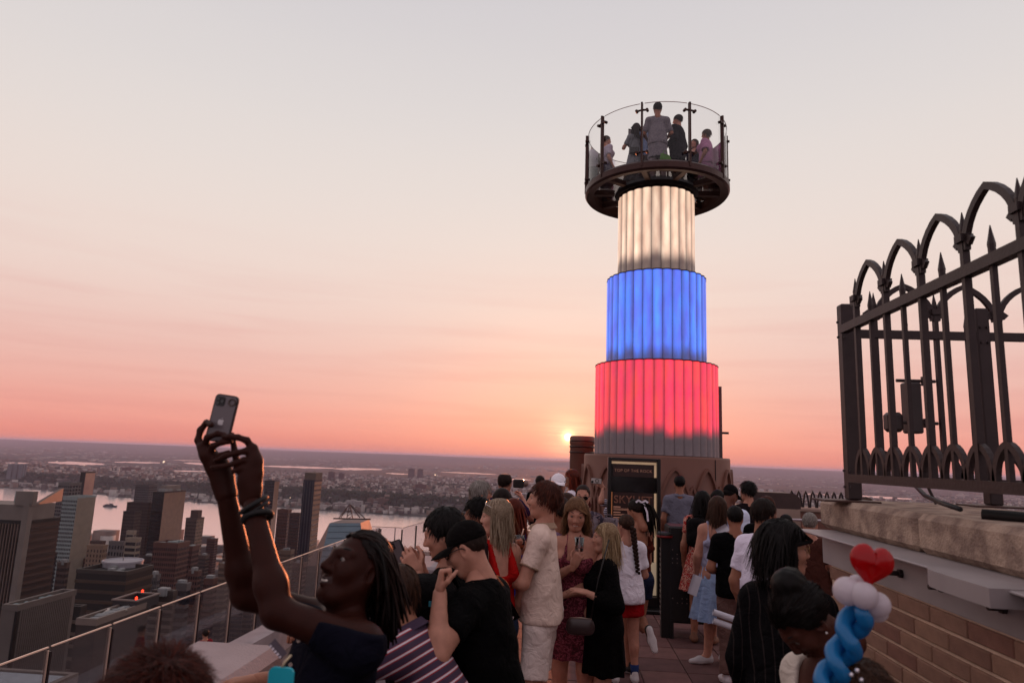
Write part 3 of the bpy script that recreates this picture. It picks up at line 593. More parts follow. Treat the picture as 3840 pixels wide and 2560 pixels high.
# ================================================================ the deck
PAV = mat('paver', (112, 78, 74), .8, .18, 5, bump=.25, bscale=120)
def deck():
    d = MB().bb(-2.2, 8, -1.5, 20, -.4, -.012).build('deck', mat('deck_joint', (34, 24, 24), .9)); struct(d)
    s = .457; base = MB().bevbox((0, 0, 0), (s-.009, s-.012, .03), .003)
    me = None; r = random.Random(2); ms = [mat('paver_%d' % i, c, .8, .2, 6, bump=.3, bscale=150) for i, c in enumerate(((104, 68, 66), (96, 63, 62), (110, 74, 70), (90, 58, 57)))]
    meshes = [base.build('paver', m_).data for m_ in ms]
    for o in [o for o in bpy.data.objects if o.name.startswith('paver')]: bpy.data.objects.remove(o)
    x_off = G(2450, 2305, 0).x % s
    for i in range(-4, 14):
        for j in range(6, 30):
            x = x_off+(i+.5)*s; y = 1.05+j*s
            if x < -1.25 or x > 5.6 or (y < 5.1 and x > 1.6): continue
            if math.hypot(x-1.77, y-13.5) < 1.5: continue
            o = link('paver', meshes[r.randrange(4)], d, (x, y, -.013+r.uniform(-.0012, .0012)))
deck()
CONC = mat('concrete', (150, 138, 140), .8, .14, 3, bump=.3, bscale=90)
def parapet():
    e = empty('concrete_parapet', (-1.7, 2, 0), 'pale concrete parapet along the left side of the deck', 'parapet')
    MB().bb(.06, .40, -4, 1.2, -3, 1.0).build('wall_body', CONC, e)
    MB().bevbox((.23, -1.4, 1.06), (.44, 5.3, .12), .04).build('coping', CONC, e)
    e = empty('concrete_ledge', (-1.4, 6.2, 0), 'low concrete ledge behind the person looking down at a phone', 'ledge')
    MB().bb(-.5, .5, -.45, .15, -.01, 1.0).build('wall_body', CONC, e); MB().bevbox((0, -.15, 1.05), (1.06, .66, .1), .02).build('coping', CONC, e)
parapet()
PANE = glassmat('barrier_glass', (.90, .91, .94, 1), .018)
EDGE = mat('glass_edge', (232, 196, 172), .3, 0, emit=None); DARKM = mat('bronze_dark', (38, 32, 36), .45, .1, 8, metal=.5)
def lower_deck():
    struct(MB().bb(-7.9, -2.2, -1, 34, -3.2, -2.62).build('lower_deck_floor', mat('lower_floor', (110, 92, 88), .85, .2, 2)))
    k = 0; Y = 7.25; ORD = 'first second third fourth fifth sixth seventh eighth ninth tenth eleventh twelfth thirteenth fourteenth fifteenth'.split()
    while Y < 28:
        w = 1.40; mid = Y+w/2
        e = empty('glass_barrier_panel', (-7.4, mid, -2.62), ORD[k]+' glass barrier panel of the terrace below, counting from the left edge', 'glass panel', 'glass barrier panels of the lower terrace')
        MB().bb(-.01, .01, -w/2+.035, w/2-.035, .02, 1.65).build('pane', PANE, e)
        MB().bb(-.014, .014, -w/2+.035, w/2-.035, 1.653, 1.672).build('top_edge', EDGE, e)
        MB().bb(-.012, .012, w/2-.031, w/2-.02, .02, 1.62).build('side_edge', EDGE, e)
        MB().bb(-.04, .03, w/2-.014, w/2+.022, 0, 1.6).build('post', DARKM, e)
        Y += w; k += 1
    for (a, b_, lb) in (((-7.7, 28.2), (-6.45, 28.2), 'cross pane of the glass corner on the terrace below'), ((-6.42, 28.2), (-6.25, 30.0), 'first side pane of the glass corner on the terrace below'), ((-6.24, 30.1), (-6.0, 32.4), 'far side pane of the glass corner on the terrace below')):
        a = Vector((*a, 0)); b_ = Vector((*b_, 0)); d = b_-a; e = empty('glass_corner_panel', ((a.x+b_.x)/2, (a.y+b_.y)/2, -2.62), lb, 'glass panel')
        M = Matrix.Rotation(math.atan2(d.y, d.x), 3, 'Z'); MB().box((0, 0, .84), (d.length, .02, 1.64), M=M).build('pane', PANE, e)
        MB().box((0, 0, 1.672), (d.length, .026, .02), M=M).build('top_edge', mat('glass_edge_dim', (120, 96, 88), .3), e)
        MB().box(M @ Vector((d.length/2-.0, 0, .8)), (.05, .05, 1.6), M=M).build('post', DARKM, e)
    e = empty('terrace_kerb', (-6.6, 12, -2.62), 'curved concrete kerb on the terrace below', 'kerb')
    MB().bar([(-.4, -6, .3), (-.2, -3, .3), (-.1, 0, .3), (0, 4, .3), (-.2, 7, .3)], .5, .6).build('kerb', CONC, e)
lower_deck()

# ================================================================ the rising viewing tower
TC = Vector((1.77, 13.5, 0))
BRZ = mat('tower_bronze', (66, 44, 40), .42, .15, 6, metal=.55); BRN = mat('base_brown', (112, 74, 62), .55, .1, 2, bump=.05)
def lit_panel_mat(name, hot, mid, lo_cut, dim):
    m = mat(name, (128, 119, 123), .38, .1, 6); N = m.node_tree.nodes; L = m.node_tree.links; b = N['Principled BSDF']
    tc = N.new('ShaderNodeTexCoord'); sx = N.new('ShaderNodeSeparateXYZ'); L.new(tc.outputs['Generated'], sx.inputs[0])
    geo = N.new('ShaderNodeNewGeometry'); oi = N.new('ShaderNodeObjectInfo')
    mp = N.new('ShaderNodeMapping'); mp.inputs['Scale'].default_value = (5, 5, 1.3); L.new(geo.outputs['Position'], mp.inputs[0])
    nz = N.new('ShaderNodeTexNoise'); nz.inputs['Scale'].default_value = 1.3; nz.inputs['Detail'].default_value = 3; L.new(mp.outputs[0], nz.inputs['Vector'])
    def M_(op, a, b_=None, cl=False):
        n = N.new('ShaderNodeMath'); n.operation = op; n.use_clamp = cl
        for i, v in enumerate((a, b_)):
            if v is None: continue
            if isinstance(v, (int, float)): n.inputs[i].default_value = v
            else: L.new(v, n.inputs[i])
        return n.outputs[0]
    jit = M_('MULTIPLY', M_('SUBTRACT', oi.outputs['Random'], .5), .07)
    z = M_('ADD', sx.outputs[2], M_('ADD', jit, M_('MULTIPLY', M_('SUBTRACT', nz.outputs[0], .5), .06)))
    on = N.new('ShaderNodeMapRange'); on.interpolation_type = 'SMOOTHSTEP'; L.new(z, on.inputs[0]); on.inputs[1].default_value = lo_cut-.06; on.inputs[2].default_value = lo_cut+.12; on.inputs[3].default_value = dim
    # the lamps sit behind the middle of each flute, so its edges glow less
    edge = M_('SUBTRACT', 1, M_('MULTIPLY', M_('POWER', M_('ABSOLUTE', M_('SUBTRACT', sx.outputs[0], .5)), 2), 2.6), True)
    pan = M_('ADD', .95, M_('MULTIPLY', oi.outputs['Random'], .5)); mott = M_('ADD', .72, M_('MULTIPLY', nz.outputs[0], .55))
    stg = M_('MULTIPLY', M_('MULTIPLY', on.outputs[0], edge), M_('MULTIPLY', pan, mott))
    cm = N.new('ShaderNodeMix'); cm.data_type = 'RGBA'; rp = N.new('ShaderNodeMapRange'); L.new(nz.outputs[0], rp.inputs[0]); rp.inputs[1].default_value = .35; rp.inputs[2].default_value = .65
    L.new(rp.outputs[0], cm.inputs[0]); cm.inputs[6].default_value = mid; cm.inputs[7].default_value = hot
    L.new(cm.outputs[2], b.inputs['Emission Color']); L.new(stg, b.inputs['Emission Strength'])
    # fine reeding and veins in the cast panels
    wv = N.new('ShaderNodeTexWave'); wv.inputs['Scale'].default_value = 9; wv.inputs['Distortion'].default_value = .5; L.new(tc.outputs['Generated'], wv.inputs['Vector'])
    bp = N.new('ShaderNodeBump'); bp.inputs['Strength'].default_value = .15; bp.inputs['Distance'].default_value = .01; L.new(wv.outputs[0], bp.inputs['Height']); L.new(bp.outputs[0], b.inputs['Normal'])
    return m
def skylift():
    e = empty('viewing_tower', TC, 'round fluted tower lit red, blue and white carrying a glass platform', 'tower')
    base = MB().lathe([(1.40, 0), (1.40, .12), (1.37, .15), (1.37, 2.1), (1.36, 2.14), (.5, 2.14)], n=72).build('base_drum', BRN, e, smooth=False)
    for p in base.data.polygons: p.use_smooth = True
    def on_drum(a, z, r=1.385): return (r*math.sin(a), -r*math.cos(a), z)
    n = 14
    for k in range(n):
        a0 = 2*math.pi*(k+.25)/n; hw = math.pi/n*.98
        for (w, z0, z1, r) in ((hw, 1.30, 1.92, 1.392), (hw*.55, .9, 1.62, 1.385)):
            aa = a0 if w == hw else a0+math.pi/n
            pts = [on_drum(aa-w, .5, r)]+[on_drum(aa-w*(1-t**1.0)**.62*1.0, z0+(z1-z0)*t, r) for t in (0, .2, .4, .6, .8, .93, 1)]
            pts2 = [on_drum(2*aa-math.atan2(p[0], -p[1]), p[2], r) for p in pts[:-1]][::-1]
            MB().bar(pts+pts2, .05, .045, up=(0, 0, 1)).build('arch_rib', BRN, base)
    MB().box((on_drum(.72, 1.05, 1.374)), (.012, .012, 2.1), .72).build('seam', DARKM, base)
    for (nm, r, cnt, z0, z1, m_) in (('red', 1.14, 40, 2.15, 3.85, lit_panel_mat('panel_red', (1.0, .03, .03, 1), (1.0, .006, .075, 1), .24, .0)),
                                     ('blue', .93, 32, 3.87, 5.59, lit_panel_mat('panel_blue', (.03, .20, 1.0, 1), (.05, .13, .85, 1), .10, .22)),
                                     ('white', .72, 25, 5.61, 7.31, lit_panel_mat('panel_white', (.86, .61, .44, 1), (.74, .46, .32, 1), .18, .12))):
        w = 2*math.pi*r/cnt; pts = []
        for i in range(9):
            t = -1+2*i/8; pts.append((t*w/2*.985, -math.sqrt(max(0, 1-(t*.93)**2))*w*.30))
        b = MB(); m1 = len(pts)
        b.add([(x, y, 0) for x, y in pts]+[(x, y, z1-z0) for x, y in pts], [(i, i+1, m1+i+1, m1+i) for i in range(m1-1)])
        o = b.build('fluted_panel', m_, e, smooth=True); me = o.data; bpy.data.objects.remove(o)
        cb = MB(); cb.add([(x*1.01, y-.008, z1-z0-.002) for x, y in pts]+[(x*1.01, y-.008, z1-z0+.02) for x, y in pts]+[(x, .08, z1-z0+.02) for x, y in pts], [(i, i+1, m1+i+1, m1+i) for i in range(m1-1)]+[(m1+i, m1+i+1, 2*m1+i+1, 2*m1+i) for i in range(m1-1)])
        o = cb.build('panel_cap', BRZ, e); cap = o.data; bpy.data.objects.remove(o)
        for k in range(cnt):
            a = 2*math.pi*(k+.5)/cnt
            for nm2, dt in (('fluted_panel', me), ('panel_cap', cap)):
                o = link(nm2, dt, e, (r*.985*math.sin(a), -r*.985*math.cos(a), z0)); o.rotation_euler.z = a
        MB().lathe([(r*.97, z0), (r*.97, z1), (r*.5, z1+.012)], n=48).build('core', DARKM, e)
    # platform
    MB().lathe([(1.27, 7.40), (1.42, 7.37), (1.45, 7.41), (1.45, 7.52), (1.41, 7.565), (1.27, 7.565), (1.27, 7.40)], n=96).build('platform_rim', BRZ, e, smooth=False)
    MB().lathe([(.60, 7.32), (.80, 7.36), (.84, 7.42), (.80, 7.50), (.6, 7.50)], n=64).build('hub', DARKM, e)
    MB().lathe([(1.303, 7.551), (.6, 7.551)], n=64).build('glass_floor', glassmat('floor_glass', (.86, .82, .80, 1), .03), e)
    for k in range(10):
        a = 2*math.pi*(k+.5)/10; MB().box((1.08*math.sin(a), -1.08*math.cos(a), 7.46), (.10, .47, .10), a).build('floor_beam', BRZ, e)
        p = MB(); s_, c_ = math.sin(a), -math.cos(a)
        p.box((1.43*s_, 1.43*c_, 8.09), (.034, .065, 1.28), a)
        p.build('post', BRZ, e)
        for z in (7.72, 8.56):
            cl = MB(); cl.tube([(1.44*s_-.11*math.cos(a), 1.44*c_-.11*math.sin(a), z), (1.44*s_, 1.44*c_, z+.012), (1.44*s_+.11*math.cos(a), 1.44*c_+.11*math.sin(a), z)], .02, 8)
            for q in (-1, 1): cl.tube([(1.40*s_+q*.1*math.cos(a), 1.40*c_+q*.1*math.sin(a), z), (1.47*s_+q*.1*math.cos(a), 1.47*c_+q*.1*math.sin(a), z)], .028, 8)
            cl.build('glass_clamp', BRZ, e)
        MB().lathe([(1.405, 7.58), (1.405, 8.72)], n=10, a0=a-math.pi/2+.03, a1=a-math.pi/2+2*math.pi/10-.03).build('glass_panel', glassmat('platform_glass', (.95, .945, .945, 1), .04), e, smooth=True)
        MB().lathe([(1.399, 8.72), (1.411, 8.72), (1.411, 8.728), (1.399, 8.728)], n=10, a0=a-math.pi/2+.03, a1=a-math.pi/2+2*math.pi/10-.03).build('glass_edge', mat('plat_edge', (170, 120, 120), .3), e)
    p = MB(); p.bb(1.15, 1.22, -.2, -.1, 2.1, 3.50); p.build('service_mast', mat('mast_grey', (84, 66, 66), .5), e); MB().box((1.27, -.15, 2.62), (.16, .03, .04)).build('mast_bracket', DARKM, e)
skylift()
# drum beside the tower that the setting sun grazes
e = empty('rounded_pier', (.40, 15.2, 0), 'rounded dark red-brown pier left of the tower, against the sun', 'pier')
MB().lathe([(.26, 0), (.26, 2.35), (.27, 2.36), (.27, 2.50), (.25, 2.53), (.01, 2.53)], n=40).build('shaft', BRN, e, smooth=True)
for z in (2.40, 2.28, 2.16): MB().lathe([(.268, z), (.276, z+.02), (.268, z+.04)], n=40).build('band', BRZ, e)
def railing(name, label, a, b_, zs, m, post=.9):
    a = Vector(a); b_ = Vector(b_); e = empty(name, (a+b_)/2, label, 'railing'); h = (b_-a)/2
    for z in zs: MB().tube([-h+Vector((0, 0, z)), h+Vector((0, 0, z))], .022, 8).build('rail', m, e)
    n = max(1, int(2*h.length/post))
    for i in range(n+1): q = -h+2*h*i/n; MB().tube([q, q+Vector((0, 0, zs[0]))], .02, 8).build('post', m, e)
STEEL = mat('steel_rail', (168, 156, 160), .3, .05, metal=.8)
railing('steel_railing', 'steel handrail at the far end of the deck left of the tower', (-1.0, 17, 0), (.1, 17, 0), (1.15, 1.0, .85), STEEL, .8)
railing('steel_railing', 'steel handrail right of the lit sign', (1.6, 11.6, 0), (3.6, 11.9, 0), (1.03,), STEEL)
railing('steel_railing', 'steel handrail in front of the far arched railing', (3.3, 12.6, 0), (7.5, 13.0, 0), (1.12,), STEEL)
def far_parapet():
    e = empty('far_parapet', (5.6, 14.2, 0), 'far brown deck parapet topped by a small arched railing', 'parapet')
    MB().bb(-2.4, 3, -.2, .3, 0, 1.18).build('wall_body', BRN, e); MB().bevbox((.3, .05, 1.22), (5.6, .6, .08), .02).build('coping', mat('coping_dim', (150, 128, 116), .8, .15, 4), e)
    for k in range(8):
        x = -1.08+k*.135; pts = [(x-.055, 0, 1.26)]+[(x-.055*(1-t)**.6, 0, 1.3+.27*t) for t in (.2, .5, .8, 1)]; pts += [(2*x-p[0], 0, p[2]) for p in pts[:-1]][::-1]
        MB().bar(pts, .028, .028, up=(0, 1, 0)).build('arch', DARKM, e)
    e = empty('rounded_cabinet', (3.9, 13.2, 0), 'dark brown cabinet with a rounded corner beside the arched railing', 'cabinet')
    MB().prism([(-.55, -.2), (.38, -.2), (.38, .3), (-.55, .3)], 0, 1.28).build('stone_step', mat('coping_dim', (150, 128, 116)), e)
    b = MB(); pts = [(-.55, 1.285), (.40, 1.285), (.40, 1.42)]+[(.40-.16+.16*math.cos(t), 1.42+.14*math.sin(t)) for t in (.4, .8, 1.2, 1.57)]+[(-.55, 1.56)]
    nn = len(pts); b.add([(x, -.18, z) for x, z in pts]+[(x, .28, z) for x, z in pts], [tuple(range(nn)), tuple(range(nn, 2*nn))[::-1]]+[(i, nn+i, nn+(i+1) % nn, (i+1) % nn) for i in range(nn)]); b.build('hood', mat('hood', (60, 42, 40), .5), e)
far_parapet()

# ================================================================ the lit sign
def text(s, size, loc, m, parent, name, depth=.004, rx=math.pi/2, bevel=0, offset=0):
    c = bpy.data.curves.new(name, 'FONT'); c.body = s; c.size = size; c.align_x = 'CENTER'; c.align_y = 'CENTER'; c.extrude = depth; c.space_character = 1.08; c.offset = offset
    o = link(name, c); dg = bpy.context.evaluated_depsgraph_get(); me = bpy.data.meshes.new_from_object(o.evaluated_get(dg)); bpy.data.objects.remove(o); bpy.data.curves.remove(c)
    me.materials.clear(); me.materials.append(m); o = link(name, me, parent, loc); o.rotation_euler = (rx, 0, 0); return o
def sign():
    e = empty('lit_sign', (1.01, 10.05, 0), 'tall black framed sign with glowing edges reading SKYLIFT', 'sign'); BK = mat('sign_black', (16, 12, 13), .35, .05)
    for x in (-.345, .345): MB().bevbox((x, 0, 1.04), (.05, .16, 2.05), .006).build('frame_post', BK, e)
    MB().bevbox((0, 0, 2.045), (.64, .16, .04), .006).build('frame_top', BK, e); MB().bevbox((0, 0, .12), (.64, .18, .14), .006).build('frame_base', BK, e)
    MB().bevbox((0, -.04, .03), (.86, .5, .05), .01).build('foot_plate', BK, e)
    PN = mat('sign_panel', (46, 22, 19), .4, .12, 4); GL = mat('sign_glow', (190, 160, 130), emit=(255, 214, 172), estr=.24)
    MB().bb(-.32, .32, .02, .05, .19, 2.02).build('back_board', BK, e)
    MB().bb(-.30, .285, -.01, .015, 1.80, 1.975).build('header_panel', PN, e); MB().bb(-.30, .285, -.012, .0148, .66, 1.58).build('main_panel', PN, e)
    MB().bb(-.32, .32, -.004, .018, 1.585, 1.795).build('screen', mat('sign_screen', (6, 5, 7), .15, 0), e)
    MB().bb(-.318, .318, -.006, .018, 1.978, 2.012).build('light_strip', GL, e); MB().bb(.288, .318, -.006, .0178, 1.80, 1.976).build('light_strip', GL, e); MB().bb(.288, .318, -.006, .0176, .64, 1.58).build('light_strip', GL, e); MB().bb(-.318, -.302, -.006, .0176, .64, 1.58).build('light_strip', mat('sign_glow_dim', (190, 130, 90), emit=(200, 120, 70), estr=.25), e)
    lp = MB().bb(-.318, .318, -.008, .0174, .2, .635).build('light_panel', mat('sign_panel_lit', (190, 170, 144), .4, .08, 2, emit=(230, 204, 170), estr=.2), e)
    MB().lathe([(.03, 0), (.004, .01), (.004, .1), (.03, .14), (.035, .22), (.028, .28)], (.2, -.012, .22), 10).build('glass_drawing', mat('drawing', (196, 176, 150), .4), lp)
    TX = mat('sign_text', (176, 130, 112), .5, 0, emit=(190, 130, 105), estr=.25); TXD = mat('sign_text_dim', (130, 84, 70), .5, 0, emit=(170, 104, 84), estr=.22)
    text('TOP OF THE ROCK', .058, (-.01, -.016, 1.885), TX, e, 'header_lettering', .002, offset=-.0012); t1 = text('SKYLIFT', .15, (-.01, -.016, 1.475), TXD, e, 'title_lettering', .002, offset=.0); t1.scale.x = .96
    ti = text('SKYLIFT', .15, (-.01, -.0185, 1.475), PN, e, 'title_inline', .002, offset=-.0042); ti.scale.x = .96
    r = random.Random(6); z = 1.37
    for blk in range(9):
        for k in range(3):
            w = r.uniform(.25, .54) if k == 2 else .54
            MB().bb(-.285, -.285+(.10 if k == 0 else w), -.0155, -.0125, z, z+(.012 if k == 0 else .006)).build('text_line', TX, e); z -= .022 if k == 0 else .015
        z -= .022
sign()
def bin_stand():
    e = empty('perforated_bin', (1.50, 8.75, 0), 'black perforated metal bin cabinet beside the sign', 'bin'); BK = mat('bin_black', (20, 17, 18), .5, .05)
    MB().bevbox((.05, 0, .72), (.54, .42, 1.1), .02).build('cabinet', BK, e)
    for x in (-.19, .29): 
        for y in (-.2, .2): MB().bb(x-.02, x+.02, y-.02, y+.02, 0, .2).build('leg', BK, e)
    h = MB()
    for i in range(9):
        for j in range(6):
            if (i*7+j*5) % 4 != 0: h.box((-.18+i*.055, -.213, .75+j*.05 - (.35 if j < 2 else 0)), (.012, .006, .012))
    stuff(h.build('perforation', mat('perf', (120, 100, 96), .4), e))
    e = empty('ribbed_stanchion', (1.24, 8.6, 0), 'slim ribbed post with a round red topped head left of the bin', 'stanchion')
    MB().bb(-.05, .05, -.05, .05, 0, 1.12).build('post', BK, e)
    for k in range(14): MB().bb(-.056, -.052, -.045, .045, .2+k*.06, .23+k*.06).build('rib', mat('rib', (110, 100, 98), .4), e)
    MB().lathe([(.06, 0), (.1, .02), (.1, .06), (.085, .075), (.01, .08)], (0, 0, 1.12), 20).build('head', BK, e, smooth=True); MB().lathe([(.101, 0), (.104, .012), (.101, .024)], (0, 0, 1.135), 20).build('red_ring', mat('red_ring', (120, 24, 26), .4), e)
bin_stand()

# ================================================================ right-hand brick wall, coping, fence
WX = 1.71
def right_wall():
    e = empty('brick_wall', (WX, 3.0, 0), 'brown brick deck wall with a stone coping at the right', 'wall')
    MB().bb(.009, .62, -4, 1.66, 0, 1.41).build('mortar', mat('mortar', (222, 190, 166), .9, .15, 10, bump=.3, bscale=200), e)  # sunlit ledges along the joints are put into this pale colour
    ms = [mat('brick_%d' % i, c, .8, .16, 14, bump=.25, bscale=160) for i, c in enumerate(((146, 108, 90), (136, 98, 82), (152, 114, 94), (134, 92, 78)))]
    ln, ht = .30, .088; me = []
    for m_ in ms: o = MB().bevbox((0, 0, 0), (.06, ln-.006, ht-.017), .004).build('brick', m_); me.append(o.data); bpy.data.objects.remove(o)
    r = random.Random(8)
    for k in range(15):
        z = 1.405-(k+.5)*ht; off = (k % 2)*ln/2
        for i in range(-12, 6):
            y = i*ln+off+1.51
            if y+ln/2 > 1.67: continue
            o = link('brick', me[r.randrange(4)], e, (.024+r.uniform(-.0015, .0015), y, z)); o.rotation_euler = (0, 0, r.uniform(-.004, .004))
    pl = mat('zinc_plate', (160, 150, 150), .55, .12, 3, metal=.25)
    MB().bb(-.012, .3, -4.2, 1.75, 1.411, 1.60).build('plate', pl, e)
    fl = MB().bevbox((.01, -1.12, 1.607), (.34, 5.8, .012), .004).build('flange', pl, e)
    b = MB(); yy = 3.30-3.0; prof = [(-.13, yy-.18), (-.185, yy-.21), (-.215, yy-.28), (-.225, yy-.38), (-.225, yy-.70), (-.04, yy-.70), (-.04, yy-.18)]
    b.prism(prof, 1.55, 1.617).build('flange_lip', pl, e)
    for yb in (3.69, 3.31, 2.88, 2.45):
        q = MB(); q.tube([(-.010, yb-3, 1.505), (-.030, yb-3, 1.505)], .022, 6); q.tube([(-.028, yb-3, 1.505), (-.075, yb-3, 1.505)], .012, 8); q.build('bolt', mat('bolt_rust', (58, 48, 48), .6, metal=.4), e)
    st = mat('coping_stone', (176, 152, 134), .85, .22, 9, bump=.6, bscale=70, col2=(132, 110, 98))
    y1 = 4.97
    for k, ln2 in enumerate((1.31, 1.6, 1.7, 1.6)):
        MB().bevbox((.51, y1-ln2/2-3, 1.711), (.92, ln2-.012, .192), .03).build('coping_block', st, e); y1 -= ln2
    e2 = empty('side_parapet', (2.9, 5.0, 0), 'brick return of the deck wall behind the fence corner', 'wall'); MB().bb(-.2, 4, -.3, .0, 0, 1.60).build('wall_body', ms[0], e2); MB().bevbox((1.92, -.16, 1.715), (3.2, .34, .15), .02).build('coping', st, e2)
right_wall()
IRON = mat('fence_iron', (54, 42, 42), .5, .12, 12, metal=.35, bump=.08)
def arch_pts(a, b_, z0, z1, n=7, deg=64):
    """pointed arch between two points, springing at z0 to an apex z1"""
    a = Vector(a); b_ = Vector(b_); mid = (a+b_)/2; L_ = []
    for i in range(n+1):
        th = i/n*R_(deg); s = (1-math.cos(th))/(1-math.cos(R_(deg)))
        L_.append(a.lerp(mid, s) + Vector((0, 0, z0+(z1-z0)*math.sin(th)/math.sin(R_(deg)))))
    R2 = [mid*2-Vector((p.x, p.y, 0)) for p in L_]
    return L_+[Vector((q.x, q.y, p.z)) for q, p in zip(R2[::-1][1:], L_[::-1][1:])]
def fence(name, label, A, D, n, s, posts):
    """A start, D unit direction along, n bays of width s"""
    A = Vector(A); D = Vector(D); Nn = Vector((-D.y, D.x, 0)); e = empty(name, A, label, 'fence'); zb, zt = 1.955, 2.905
    O = lambda k, z: D*(k*s)+Vector((0, 0, z-A.z))
    z_ = A.z; up = (0, 0, 1)
    MB().bar([O(-.55, zt), O(n, zt)], .048, .052).build('top_rail', IRON, e); MB().bar([O(-.55, zb), O(n, zb)], .055, .05).build('bottom_rail', IRON, e)
    for k in range(n+1):
        b = MB(); b.bar([O(k, zb), O(k, zt+.17)], .026, .032, up=Nn); b.build('upright', IRON, e)
        p = MB(); p.bar([O(k, zt+.14), O(k, zt+.175)], .056, .056, up=Nn); p.tube([O(k, zt+.17), O(k, zt+.20), O(k, zt+.285)], [.013, .017, .002], 6); p.build('pinnacle', IRON, e)
        c = MB()
        for sg in (-1, 1):
            q = O(k, zt+.13); c.bar([q+D*sg*.02, q+D*sg*.04+Vector((0, 0, .02)), q+D*sg*.06+Vector((0, 0, .0))], .04, .02, up=Nn)
        c.build('collar', IRON, e)
        if k < n:
            MB().bar([O(k+.5, zb), O(k+.5, zt+.05)], .022, .022, up=Nn).build('baluster', IRON, e)
            MB().tube([O(k+.5, zt+.03), O(k+.5, zt+.07), O(k+.5, zt+.155)], [.013, .017, .002], 6).build('spear', IRON, e)
            a = O(k, 0); b_ = O(k+1, 0); a.z = b_.z = 0
            MB().bar(arch_pts(a+D*.012, b_-D*.012, zt+.10-z_, zt+.335-z_), .034, .026, up=Nn).build('arch', IRON, e)
        for h in (0, .5):
            if k+h > n: continue
            a = O(k+h-.24, 0); b_ = O(k+h+.24, 0); a.z = b_.z = 0
            MB().bar(arch_pts(a, b_, zb+.02-z_, zb+.175-z_, 7, 80), .028, .024, up=Nn).build('foot_arch', IRON, e)
    for k in posts:
        MB().bevbox(O(k, 2.455)+(Nn*.05 if abs(D.y) > .5 else Nn*0), (.082, .082, 1.27), .008).build('post', IRON, e); MB().bevbox(O(k, 1.812), (.34, .24, .012), .003).build('foot_plate', mat('foot_iron', (70, 44, 38), .6, .2, 20), e)
        q = MB()
        for z in (1.9, 2.0, 2.86, 2.96):
            for sg in (-.03, .03): q.tube([O(k, z)+Vector((sg*.7, -.045, 0)), O(k, z)+Vector((sg*.7, -.054, 0))], .009, 6)
        q.build('post_bolts', IRON, e)
fence('iron_fence', 'gothic arched iron fence running along the right wall', (1.80, 4.31, 1.806), (0, -1, 0), 6, .39, (-.76,))
fence('iron_fence', 'gothic arched iron fence turning away behind the corner post', (2.06, 4.66, 1.806), (1, 0, 0), 7, .39, (1.72, 6.4))
e = empty('junction_box', (2.30, 4.80, 2.35), 'small electrical box with two clamps hung on the back fence', 'electrical box'); BXM = mat('jbox', (56, 44, 44), .5)
MB().bevbox((.02, -.03, .08), (.10, .09, .34), .01).build('housing', BXM, e); MB().bevbox((-.11, -.04, -.02), (.1, .1, .13), .02).build('sensor', BXM, e)
for z in (-.02, .26): q = MB(); q.tube([(-.08, -.05, z), (.17, -.05, z)], .012, 6); q.tube([(.1, -.05, z-.03), (.1, -.05, z+.03)], .02, 6); q.build('clamp', BXM, e)
MB().tube([(0, -.03, -.1), (.02, -.03, -.22), (.05, -.05, -.36), (.1, -.1, -.54)], .009, 6).build('lead', BXM, e)
a, b_ = P(3425, 1812, 4.1), P(3600, 1908, 3.2)
e = MB().tube([Vector((0, 0, 0)), (b_-a)*.3+Vector((0, 0, -.03)), (b_-a)*.65+Vector((0, 0, -.02)), b_-a], .012, 8).build('cable', mat('cable', (18, 16, 17), .5), None, a, True); tag(e, 'black cable sagging from the fence rail to the coping', 'cable')
e = MB().tube([(0, 0, 0), (.4, -.4, 0), (.9, -1.5, 0)], .03, 10).build('conduit', mat('cable', (18, 16, 17)), None, P(3600, 1928, 3.35)+Vector((.1, 0, 0)), True); tag(e, 'thick black conduit lying on the stone coping', 'conduit')
